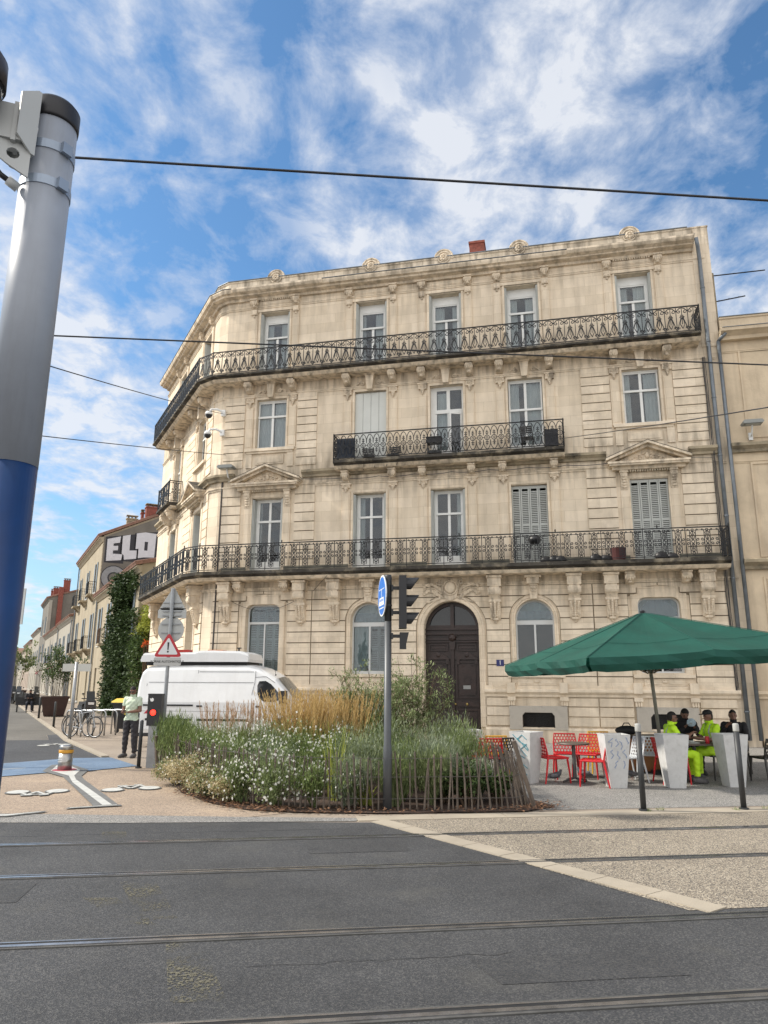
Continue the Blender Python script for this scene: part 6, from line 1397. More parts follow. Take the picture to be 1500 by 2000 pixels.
# windscreen over the sloping front
b = MB(); q = []
for (x, zt, hw) in ((4.43, 1.955, .66), (4.76, 1.615, .72), (4.97, 1.40, .78)):
    q += [(x+.012, -hw, zt-.03), (x+.022, -hw*.5, zt+.005), (x+.025, 0, zt+.02), (x+.022, hw*.5, zt+.005), (x+.012, hw, zt-.03)]
b.add(q, [(i*5+j, i*5+j+1, (i+1)*5+j+1, (i+1)*5+j) for i in range(2) for j in range(4)]); b.build('windscreen', mat('windscreen', (.07, .08, .08), .08, spec=.9), VN, smooth=True)
PLN = mat('panel_gap', (.12, .12, .125), .7)
def gapline(pts, nm='panel_gap', w=.008):
    b = MB(); pts2 = [(x, side(z)-.001, z) for x, z in pts]; b.tube(pts2, w, 4); b.build(nm, PLN, VN)
gapline([(.35, 1.80), (1.9, 1.80), (3.72, 1.80)]); gapline([(1.92, .55), (1.92, 2.14)]); gapline([(3.68, .5), (3.70, 1.5), (3.76, 1.80), (3.76, 2.12)]); gapline([(.30, .7), (.30, 1.76)]); gapline([(1.96, 2.1), (3.7, 2.1)])
gapline([(3.76, 1.95), (4.1, 1.97), (4.4, 1.80)]); gapline([(.2, 1.0), (3.7, 1.0)], w=.005)
MB().box(.26, 1.86, -1.025, -.99, 1.14, 1.185).build('slide_rail', VBK, VN)
b = MB(); b.prism([(.30, .93), (.46, .93), (.60, 1.07), (.44, 1.07)], -1.008, -.99, 'y'); b.build('red_stripe', mat('stripe_red', (.45, .03, .05), .4), VN)
b = MB(); b.prism([(.46, .93), (.60, .93), (.70, 1.03), (.70, 1.07), (.60, 1.07)], -1.007, -.99, 'y'); b.build('pale_stripe', mat('stripe_pale', (.55, .42, .42), .4), VN)
MB().box(-.06, .5, -.97, .97, .30, .55).box(5.3, 5.62, -.85, .85, .28, .62).box(.5, 5.2, -.985, .985, .28, .42).build('bumper', VBK, VN)
for x in (.95, 4.65):
    for sy in (-1, 1):
        wv = MB(T(x, sy*.88, .34) @ RX(pi/2)).lathe([(.2, -.11), (.34, -.10), (.34, .10), (.2, .11)], 24).build('wheel', TYRE, VN); MB(T(x, sy*.88, .34) @ RX(pi/2)).lathe([(0, -.06), (.2, -.09), (.2, .09), (0, .06)], 20).build('rim', GALV, wv)
    MB().prism(arc(x, .42, .42, 0, pi, 14), -1.006, -.98, 'y').build('wheel_arch', VBK, VN)
RB = MB(); 
secs = [(.0, .0, .0), (.0, .18, .0)]
b = MB(); prof = [(-.02, 2.38), (-.04, 2.42), (0, 2.60), (.06, 2.635), (1.75, 2.66), (1.85, 2.70), (2.3, 2.71), (3.2, 2.69), (3.45, 2.62), (3.50, 2.46), (3.48, 2.38)]
b.prism(prof, -.72, .72, 'y'); b.prism([(x*.995+.01, z-.06 if z > 2.5 else z) for x, z in prof], -.82, .82, 'y'); b.build('roof_box', VW, VN, recalc=True)
MB().box(.1, 3.4, -.66, .66, 2.28, 2.385).build('roof_box_frame', VBK, VN)
MB().box(1.15, 1.5, -.72, -.4, 2.66, 2.73).build('red_cover', mat('red_plastic', (.4, .03, .02), .5), VN); MB().box(2.0, 2.5, -.4, 0, 2.71, 2.74).build('orange_cover', mat('orange_plastic', (.5, .15, .03), .5), VN); MB().tube([(3.0, -.3, 2.68), (3.0, -.3, 2.78)], .025, 6).box(2.93, 3.07, -.34, -.26, 2.78, 2.81).build('knob', VBK, VN)
MB().tube([(4.3, -.5, 2.0), (4.25, -.5, 2.3)], .006, 4).ball((4.3, -.5, 2.02), .025, 6, 4).build('aerial', VBK, VN)
b = MB(); b.box(4.62, 4.82, -1.22, -1.0, 1.22, 1.58); b.build('door_mirror', VBK, VN); MB().box(.005, .012, -.55, .55, 1.4, 1.9, T(-.02, 0, 0)).build('rear_window', VGL, VN)
for x_, z_ in ((3.85, 1.12), (1.98, 1.12)): MB().box(x_, x_+.17, -1.03, -.99, z_, z_+.045).build('door_handle', VBK, VN)
MB().box(2.0, 3.6, -1.012, -.99, .74, .80).build('rub_strip', VBK, VN); MB().box(.35, 1.85, -1.012, -.99, .74, .80).build('rub_strip', VBK, VN)
MB().box(-.03, .02, -.97, -.86, .95, 1.35).build('tail_light', mat('tail_red', (.4, .02, .02), .4), VN); MB().prism([(5.38, .78), (5.12, .82), (5.05, 1.08), (5.36, 1.02)], -.96, -.86, 'y').build('headlight', mat('headlight_glass', (.6, .62, .65), .15), VN, recalc=True)
# ============================================================ BIKES, SCOOTERS, BINS
def ringt(b, c, r, t, n=28, M=None): b.tube([(c[0]+r*cos(2*pi*i/n), 0, c[1]+r*sin(2*pi*i/n)) for i in range(n)], t, 6, False, M, closed=True, up=(0, 1, 0))
def bicycle(x, y, rz, fm, label):
    e = empty('bicycle', (x, y, 0), rz, label, 'bicycle', 'bicycles at the rack')
    for cx in (-.52, .52):
        b = MB(); ringt(b, (cx, .34), .325, .018); w = b.build('wheel', TYRE, e); b = MB(); ringt(b, (cx, .34), .305, .008)
        for k in range(12): a = pi*k/6; b.tube([(cx, 0, .34), (cx+.3*cos(a), 0, .34+.3*sin(a))], .0025, 3)
        b.tube([(cx, -.04, .34), (cx, .04, .34)], .02, 8); b.build('rim', STEEL, w)
    b = MB()
    for p, q in (((-.52, .34), (-.08, .30)), ((-.08, .30), (-.22, .86)), ((-.52, .34), (-.19, .76)), ((-.08, .30), (.36, .78)), ((-.19, .76), (.34, .84)), ((.36, .9), (.34, .78)), ((.38, .74), (.52, .34))): b.tube([(p[0], 0, p[1]), (q[0], 0, q[1])], .016, 6)
    b.build('frame', fm, e); MB().tube([(.44, -.24, .96), (.36, -.06, .96), (.35, 0, .95), (.36, .06, .96), (.44, .24, .96)], .012, 6).tube([(.35, 0, .95), (.36, 0, .86)], .014, 6).build('handlebar', BLACK, e)
    MB().prism([(-.34, .86), (-.12, .88), (-.08, .90), (-.30, .92), (-.36, .90)], -.06, .06, 'y').build('saddle', BLACK, e)
    b = MB(); ringt(b, (-.08, .30), .09, .008, 16); b.tube([(-.08, -.09, .30), (.02, -.09, .16), (.02, -.17, .16)], .01, 4); b.tube([(-.08, .09, .30), (-.18, .09, .44), (-.18, .17, .44)], .01, 4); b.build('pedals', STEEL, e); return e
bicycle(-9.95, 25.1, R(-22), STEEL, 'silver bicycle in front at the hoops, beside the yellow lidded bin')
bicycle(-10.35, 25.7, R(-30), ANTH, 'dark bicycle behind the silver one at the hoops')
for k in range(5):
    x, y = -10.5+.30*k, 25.9+.25*k-.2; b = MB(T(x, y, 0) @ RZ(R(-30))); b.tube([(-.4, 0, 0), (-.4, 0, .72), (-.36, 0, .8), (-.3, 0, .83), (.3, 0, .83), (.36, 0, .8), (.4, 0, .72), (.4, 0, 0)], .028, 8)
    b.build('bicycle_hoop', STEEL, smooth=True, label='bright steel hoop in the row of five behind the bicycles', cat='bicycle rack', group='steel bicycle hoops')
def scooter(x, y, rz, label, m=BLACK):
    e = empty('motor_scooter', (x, y, 0), rz, label, 'scooter')
    for cx in (-.62, .62): w = MB(T(cx, 0, .28) @ RX(pi/2)).lathe([(.14, -.06), (.28, -.05), (.28, .05), (.14, .06)], 18).build('wheel', TYRE, e); MB(T(cx, 0, .28) @ RX(pi/2)).lathe([(0, -.04), (.14, -.05), (.14, .05), (0, .04)], 14).build('rim', GALV, w)
    b = MB(); b.prism([(-.85, .45), (-.2, .30), (.25, .28), (.45, .40), (.62, .62), (.70, .95), (.58, 1.05), (.48, .85), (.32, .5), (.0, .42), (-.15, .72), (-.8, .8), (-.95, .7)], -.17, .17, 'y'); b.prism([(.40, .55), (.75, .52), (.70, .95), (.58, 1.0)], -.22, .22, 'y'); b.build('body', m, e)
    MB().prism([(-.85, .80), (-.2, .74), (-.12, .84), (-.5, .88), (-.82, .92)], -.15, .15, 'y').build('seat', mat('seat_black', (.02, .02, .02), .8), e)
    MB().tube([(.5, -.36, 1.08), (.52, -.1, 1.06), (.52, .1, 1.06), (.5, .36, 1.08)], .02, 6).build('handlebar', BLACK, e); MB().tube([(.5, -.2, 1.05), (.47, -.3, 1.25)], .01, 4).ball((.47, -.3, 1.27), (.02, .07, .04), 6, 4).tube([(.5, .2, 1.05), (.47, .3, 1.25)], .01, 4).ball((.47, .3, 1.27), (.02, .07, .04), 6, 4).build('mirror', BLACK, e)
    MB().prism([(.60, 1.0), (.66, .98), (.52, 1.38), (.48, 1.38)], -.17, .17, 'y').build('windshield', mat('smoke_screen', (.05, .06, .07), .1), e); MB().box(.70, .76, -.12, .12, .82, .92).build('headlight', mat('headlight_glass', (.6, .62, .65), .15), e); return e
scooter(-13.0, 33.0, R(-55), 'black scooter parked facing the camera behind the bicycle hoops')
for k, (x, y, lb) in enumerate(((-28.0, 57.5, 'distant parked scooter nearest the blue mast'), (-29.6, 59.5, 'distant parked scooter, middle of three by the mast'), (-26.6, 56.5, 'distant parked scooter closest to the seated person'))): scooter(x, y, R(-60+20*k), lb, (ANTH, BLACK, BLACK)[k])
BN = empty('wheeled_bin', (-9.15, 27.6, 0), R(-10), 'black wheeled bin with a yellow lid beside the standing man', 'bin')
b = MB(); b.add([(-.5, -.34, .14), (.5, -.34, .14), (.5, .34, .14), (-.5, .34, .14), (-.6, -.42, 1.05), (.6, -.42, 1.05), (.6, .42, 1.05), (-.6, .42, 1.05)], [(0,3,2,1),(0,1,5,4),(1,2,6,5),(2,3,7,6),(3,0,4,7),(4,5,6,7)]); b.box(-.63, .63, -.45, .45, 1.0, 1.06); b.build('body', BLACK, BN)
b = MB(); b.prism([(-.47, 1.06), (-.45, 1.10), (-.1, 1.20), (.35, 1.20), (.45, 1.15), (.45, 1.06)], -.63, .63, 'x'); b.build('lid', mat('lid_yellow', (.62, .44, .05), .5), BN)
MB(T(-.05, -.39, .72) @ RX(pi/2)).lathe([(.10, 0), (.10, .01), (0, .01)], 14).build('round_sticker', mat('sticker_yellow', (.5, .38, .05), .6), BN)
for sx in (-1, 1):
    for sy in (-1, 1): MB(T(sx*.42, sy*.3, .08) @ RX(pi/2)).lathe([(0, -.03), (.08, -.03), (.08, .03), (0, .03)], 12).build('wheel', TYRE, BN)
MB().box(-.16, .16, -.12, .12, .1, .78).box(-.18, .18, -.14, .14, .78, .86).build('litter_bin', BLACK, label='narrow black litter bin behind the standing man', cat='litter bin', loc=(-7.9, 22.9, 0)) if False else None
e = empty('street_bench', (-20.9, 44.6, 0), R(25), 'dark bench on the left pavement carrying a seated person', 'bench'); MB().box(-.8, .8, -.22, .22, .40, .46).build('seat', BLACK, e); MB().box(-.8, .8, .18, .22, .46, .85).build('backrest', BLACK, e)
for sx in (-1, 1): MB().box(sx*.7-.04, sx*.7+.04, -.2, .2, 0, .40).build('leg', BLACK, e)
e = empty('shop_awning', (-32.5, 73.6, 2.3), MSI, 'faded red awning down the street behind the planter bush', 'awning'); MB().prism([(0, .9), (-1.6, .35), (-1.6, .1), (-1.57, .1), (-1.57, .32), (0, .86)], -1.8, 1.8, 'x').build('cloth', mat('awning_red', (.20, .045, .05), .8), e)
# ============================================================ CAFE TERRACE
PLW = mat('planter_white', (.52, .52, .51), .7, var=.08, vscale=4, bump=.15, dirt=((.26, .25, .22), .35, 9)); TEAL = mat('tag_teal', (.06, .24, .30), .6); TAGB = mat('tag_blue', (.16, .24, .42), .6)
def wplanter(x, y, rz, label, tag_=None):
    e = empty('white_planter', (x, y, 0), rz, label, 'planter', 'tapered white planters round the terrace')
    b = MB(); t, u, h = .235, .145, .93
    b.add([(-u, -u, 0), (u, -u, 0), (u, u, 0), (-u, u, 0), (-t, -t, h), (t, -t, h), (t, t, h), (-t, t, h), (-t+.03, -t+.03, h), (t-.03, -t+.03, h), (t-.03, t-.03, h), (-t+.03, t-.03, h), (-t+.05, -t+.05, h-.2), (t-.05, -t+.05, h-.2), (t-.05, t-.05, h-.2), (-t+.05, t-.05, h-.2)],
          [(0,3,2,1),(0,1,5,4),(1,2,6,5),(2,3,7,6),(3,0,4,7),(4,5,9,8),(5,6,10,9),(6,7,11,10),(7,4,8,11),(8,9,13,12),(9,10,14,13),(10,11,15,14),(11,8,12,15)])
    b.build('pot', PLW, e); MB().box(-t+.06, t-.06, -t+.06, t-.06, h-.24, h-.19).build('soil', SOIL, e)
    def face(px_, pz, side):   # point on the left (-x) or front (-y) face
        k = u+(t-u)*pz/h+.002
        return (px_*1.0, -k, pz) if side == 'f' else (-k, px_, pz)
    if tag_ == 'teal':
        b = MB()
        for s in ([(.15, .88), (.02, .76), (-.12, .70), (-.17, .62)], [(.05, .82), (-.10, .66), (-.16, .60)], [(-.14, .72), (.0, .62), (-.12, .50)], [(.12, .55), (-.08, .46)], [(.14, .40), (.0, .24), (-.10, .16)], [(-.15, .80), (-.05, .88), (.05, .80)], [(-.02, .35), (-.12, .28)]): b.tube([face(p, z, 'l') for p, z in s], .009, 4, up=(1, 0, 0))
        b.build('painted_scrawl', TEAL, e)
    if tag_ == 'blue':
        b = MB(); r = random.Random(2)
        for (cx, cz) in ((-.13, .78), (-.03, .80), (.08, .76), (.16, .82), (-.12, .58), (.0, .56), (.11, .6), (-.05, .4), (.08, .42)):
            pts = [(cx+r.uniform(-.05, .05), cz+.07-.035*k+r.uniform(-.02, .02)) for k in range(5)]; b.tube([face(p, z, 'f') for p, z in pts], .006, 4, up=(0, 1, 0))
        b.build('painted_scrawl', TAGB, e)
    return e
wplanter(1.68, 15.0, R(10), 'white planter half hidden behind the plants at the left end of the terrace')
wplanter(2.74, 14.5, R(46), 'white planter with teal scrawl beside the end of the picket fence', 'teal')
wplanter(4.24, 13.95, R(0), 'white planter with faint blue lettering scrawl, right of the red chairs', 'blue')
wplanter(5.32, 14.0, R(-1), 'plain white planter in front of the seated worker facing right')
wplanter(6.46, 14.15, R(3), 'plain white planter furthest right, behind a bollard')
# chairs with net-like back and seat
def latt(b, M, w0, w1, h, nx, ny, r=.0085):
    """staggered oval net filling a trapezoid (x in +-w0/2 at the bottom .. +-w1/2 at top), local x,z plane"""
    for j in range(ny):
        z = h*(j+.5)/ny; w = w0+(w1-w0)*(j+.5)/ny; off = .5 if j % 2 else 0; sx = w/nx
        for i in range(nx+(1 if off else 0)):
            x = -w/2+sx*(i+.5-off)
            if abs(x) > w/2: x = max(-w/2+.01, min(w/2-.01, x))
            a = .5 if (i+j) % 3 else -.4; cx, sn = cos(a), sin(a); rx, rz_ = sx*.50, h/ny*.62
            b.tube([(max(-w/2, min(w/2, x+rx*cos(t)*cx-rz_*sin(t)*sn*.4)), .0, max(0, min(h, z+rz_*sin(t)*cx+rx*cos(t)*sn*.4))) for t in [2*pi*k/7 for k in range(7)]], r, 4, False, M, closed=True, up=(0, 1, 0))
def chair_proto(m):
    e = empty('cafe_chair', (0, 0, 0), 0, 'x', 'chair', 'net backed plastic chairs on the terrace')
    b = MB(); w = .46
    M = T(0, -.20, .46) @ RX(R(12)); latt(b, M, .44, .42, .36, 7, 6); b.tube([(x, -.20-z*.213, .46+z*.98) for x, z in ((-.23, 0), (-.23, .18), (-.21, .36), (.21, .36), (.23, .18), (.23, 0))], .016, 5, up=(0, 1, 0)); b.build('backrest', m, e)
    b = MB(); M = T(0, -.20, .455) @ RX(R(-90)); latt(b, M, .44, .46, .42, 6, 5, .009); b.tube([(-.23, -.21, .455), (-.235, .0, .45), (-.23, .22, .455), (.23, .22, .455), (.235, 0, .45), (.23, -.21, .455)], .018, 5, closed=True); b.box(-.21, .21, -.19, .2, .446, .450); b.build('seat', m, e)
    for sx in (-1, 1):
        MB().tube([(sx*.22, .20, .45), (sx*.24, .225, .2), (sx*.25, .235, 0)], [.022, .019, .014], 6).build('leg', m, e)
        MB().tube([(sx*.22, -.20, .47), (sx*.24, -.25, .2), (sx*.25, -.29, 0)], [.022, .019, .014], 6).build('leg', m, e)
    return e
CRED = mat('chair_red', (.50, .012, .018), .35); CYEL = mat('chair_yellow', (.72, .38, .01), .4); CBLK = mat('chair_black', (.02, .018, .016), .4); CWHT = mat('chair_white', (.62, .64, .66), .4)
PROTO = {}
def chair(col, x, y, rz, label):
    if col not in PROTO: PROTO[col] = o = chair_proto({'r': CRED, 'y': CYEL, 'b': CBLK, 'w': CWHT}[col])
    else: o = copy_tree(PROTO[col])
    o.location = (x, y, 0); o.rotation_euler = (0, 0, R(rz)); o['label'] = label; return o
chair('r', 3.24, 14.62, -74, 'red net backed chair seen in profile beside the teal scrawled planter')
chair('r', 3.72, 15.45, 172, 'red chair behind the small round table, left of two there')
chair('r', 3.90, 14.10, 66, 'red chair turned to the left in front of the round table, nearest the camera')
chair('r', 4.10, 15.3, 150, 'red chair behind the small round table, right of two there')
chair('y', 4.62, 16.1, 175, 'yellow chair behind the red chairs near the planter with blue lettering')
chair('r', 1.98, 14.5, 8, 'red chair with its back to the camera behind the feathery plants')
chair('y', 2.2, 15.2, 5, 'yellow chair directly behind the leftmost red chair')
chair('b', 2.30, 14.65, 28, 'black net backed chair between the yellow chair and the teal scrawled planter')
chair('w', 4.72, 14.75, 100, 'white chair half hidden behind the planter with blue lettering')
chair('w', 5.36, 15.25, -10, 'white net backed chair beside the green parasol pole')
chair('r', 5.50, 14.55, -88, 'red chair under the worker who faces right')
chair('b', 6.62, 15.15, 100, 'dark chair under the worker wearing the black cap')
chair('b', 7.45, 14.75, 10, 'black chair with its back to the camera at the right edge')
chair('b', 7.36, 15.9, 150, 'black chair under the dark clothed person on the right')
chair('b', 6.50, 16.35, 180, 'black chair at the back, under the person in dark clothes holding a bag')
TBT = mat('table_top', (.10, .075, .06), .5, var=.2); TBL = mat('table_metal', (.12, .12, .12), .5, metal=.5)
def table(x, y, label, top, nm='cafe_table', h=.72):
    e = empty(nm, (x, y, 0), 0, label, 'table', None)
    b = MB(); 
    if top == 'round': b.lathe([(0, h-.03), (.30, h-.03), (.31, h-.015), (.30, h), (0, h)], 28)
    else: b.box(-.42, .42, -.36, .36, h-.03, h)
    b.build('tabletop', TBT, e); MB().tube([(0, 0, .06), (0, 0, h-.03)], .035, 10).build('pedestal', TBL, e)
    b = MB()
    for k in range(4): a = k*pi/2+.4; b.tube([(0, 0, .08), (cos(a)*.15, sin(a)*.15, .05), (cos(a)*.27, sin(a)*.27, .02)], .018, 6)
    b.build('foot', TBL, e); return e
table(3.66, 14.62, 'small round bare table among the red chairs', 'round'); table(6.05, 14.8, 'square dark table between the two workers in yellow', 'sq')
b = MB(); 
CR = empty('wooden_chest', (5.75, 16.35, 0), R(4), 'orange brown wooden chest behind the white chairs', 'chest'); OW = mat('orange_wood', (.28, .115, .04), .6, var=.3, vscale=3); 
MB().box(-.72, .5, -.28, .28, .04, .70).build('body', OW, CR); MB().box(-.75, .53, -.31, .31, .70, .75).build('lid', WOOD, CR)
b = MB(); [b.box(x-.012, x+.012, -.29, -.279, .06, .69) for x in (-.72+.024, -.3, .1, .48)]; b.build('trim', WOOD, CR)
b = MB(); b.ball((0, 0, .1), (.26, .14, .10), 12, 6); b.tube([(-.1, 0, .17), (-.05, 0, .25), (.05, 0, .25), (.1, 0, .17)], .012, 5); b.build('black_bag', mat('bag_black', (.015, .015, .016), .7), label='black bag lying on the wooden chest', cat='bag', loc=(5.25, 16.3, .75), smooth=True)
# parasol
PG = mat('parasol_cloth', (.004, .070, .050), .75, var=.22, vscale=1.3, bump=.5, bscale=3.5); PGm = PG.node_tree
tr = N(PGm, 'ShaderNodeBsdfTranslucent'); tr.inputs[0].default_value = (.005, .075, .055, 1); mxs = N(PGm, 'ShaderNodeMixShader'); mxs.inputs[0].default_value = .15
PGm.links.new(PGm.nodes['Principled BSDF'].outputs[0], mxs.inputs[1]); PGm.links.new(tr.outputs[0], mxs.inputs[2]); PGm.links.new(mxs.outputs[0], PGm.nodes['Material Output'].inputs[0])
PR = empty('parasol', (5.92, 16.1, 0), 0, 'large green square parasol on a slightly leaning pole', 'parasol')
MP = Matrix.Rotation(R(-3.6), 4, 'Y') @ RZ(R(8))
A = 2.48; ZR, ZA = 2.42, 3.36
def canopy():
    b = MB(MP); rim = []; n = 16
    for s in range(4):
        for k in range(n):
            t = -1+2*k/n; p = [(t, -1), (1, t), (-t, 1), (-1, -t)][s]
            f = abs(math.sin(pi*(t+1))) # sag between corner, mid rib, corner
            rim.append((p[0]*A*(1-.012*f), p[1]*A*(1-.012*f), ZR+.02*f*0-.025*f+(.02 if abs(t) < .01 else 0)))
    m = 8; vs = []; N_ = len(rim)
    for i in range(m+1):
        q = i/m
        for j, (x, y, z) in enumerate(rim): 
            t = (j % 16)/16*2; f = abs(math.sin(pi*t)); vs.append((x*q, y*q, ZA+(z-ZA)*q-.05*f*math.sin(pi*q)))
    fs = [(i*N_+j, i*N_+(j+1) % N_, (i+1)*N_+(j+1) % N_, (i+1)*N_+j) for i in range(m) for j in range(N_)]
    b.add(vs, fs); o = b.build('canopy', PG, PR)
    v = MB(MP); r2 = random.Random(4)
    for j in range(N_):
        t0 = (j % 16)
        p, q = rim[j], rim[(j+1) % N_]
        if t0 == 0: p2 = (p[0]+(q[0]-p[0])*.12, p[1]+(q[1]-p[1])*.12, p[2]+(q[2]-p[2])*.12)
        else: p2 = p
        q2 = (p[0]+(q[0]-p[0])*.88, p[1]+(q[1]-p[1])*.88, q[2]) if t0 == 15 else q
        def low(pt, jj):
            w_ = .03*sin(jj*2.1)+.015*sin(jj*5); k = 1+w_*.12-.02; h_ = .26+.008*sin(jj*1.3)-(.02 if jj % 16 in (0,) else 0); return (pt[0]*k, pt[1]*k, pt[2]-h_)
        mid = lambda pt, jj: (pt[0]*(1.006+.012*sin(jj*1.7)), pt[1]*(1.006+.012*sin(jj*1.7)), pt[2]-.13)
        v.add([p2, q2, mid(q2, j+1), mid(p2, j), low(q2, j+1), low(p2, j)], [(0, 3, 2, 1), (3, 5, 4, 2)])
    v.build('valance', PG, PR)
canopy()
b = MB(MP)
for k in range(8):
    a = k*pi/4; rr = A*(1.414 if k % 2 else 1); b.tube([(cos(a)*rr*t, sin(a)*rr*t, ZA+(ZR-ZA)*t+.012-(.0 if k % 2 else -.01)*t) for t in (.03, .3, .6, .9, .995)], .007, 5)
for t in (.72,):
    for k in range(4):
        p0 = [(-1, -1), (1, -1), (1, 1), (-1, 1)][k]; p1 = [(1, -1), (1, 1), (-1, 1), (-1, -1)][k]; b.tube([((p0[0]+(p1[0]-p0[0])*u/8)*A*t, (p0[1]+(p1[1]-p0[1])*u/8)*A*t, ZA+(ZR-ZA)*t-.05*abs(sin(pi*u/4))*sin(pi*t)-.02*abs(sin(pi*u/4))*t+.008) for u in range(9)], .004, 4)
b.build('seam', mat('seam_cloth', (.004, .065, .05), .8), PR)
b = MB(MP)
for k in range(8):
    a = k*pi/4; rr = A*(1.40 if k % 2 else 1)*.97; e_p = (cos(a)*rr, sin(a)*rr, ZR-.02); b.tube([(cos(a)*.05, sin(a)*.05, ZA-.1), e_p], .016, 5); b.tube([(cos(a)*.06, sin(a)*.06, 2.05+.0), (cos(a)*rr*.48, sin(a)*rr*.48, ZA-.1-(ZA-.08-ZR)*.5)], .013, 5)
b.build('rib', mat('rib_wood', (.25, .2, .14), .6), PR)
MB(MP).tube([(0, 0, 0), (0, 0, 3.3)], .038, 12).build('pole', mat('parasol_pole', (.28, .27, .22), .5, metal=.2), PR, smooth=True)
MB(MP).lathe([(.05, ZA-.03), (.06, ZA+.03), (.03, ZA+.05), (0, ZA+.055)], 12).build('finial', BLACK, PR); MB().box(-.3, .3, -.3, .3, 0, .08).build('base', ANTH, PR)
# pigeons
def pigeon(x, y, rz, label):
    e = empty('pigeon', (x, y, 0), R(rz), label, 'pigeon', 'pigeons under the terrace tables'); b = MB()
    b.tube([(-.17, 0, .09), (-.1, 0, .105), (0, 0, .12), (.07, 0, .14), (.11, 0, .18), (.12, 0, .215), (.15, 0, .222)], [.008, .03, .058, .055, .028, .024, .004], 10); b.build('body', mat('pigeon_grey', (.10, .105, .12), .7, var=.4, vscale=12), e, smooth=True)
    b = MB(); [b.tube([(0, s*.02, .08), (.01, s*.025, .0), (.035, s*.03, .002)], .005, 4) for s in (-1, 1)]; b.build('legs', mat('pigeon_leg', (.35, .1, .08), .7), e)
    b = MB(); [b.ball((-.03, s*.045, .125), (.09, .018, .035), 8, 5) for s in (-1, 1)]; b.build('wings', mat('pigeon_wing', (.17, .17, .18), .7, var=.3, vscale=12), e, smooth=True)
pigeon(3.28, 14.62, 10, 'grey pigeon on the ground beneath the profile red chair'); pigeon(3.95, 15.05, 160, 'pigeon on the ground behind the round table foot'); pigeon(4.86, 14.95, 200, 'pigeon on the ground behind the planter with blue lettering')
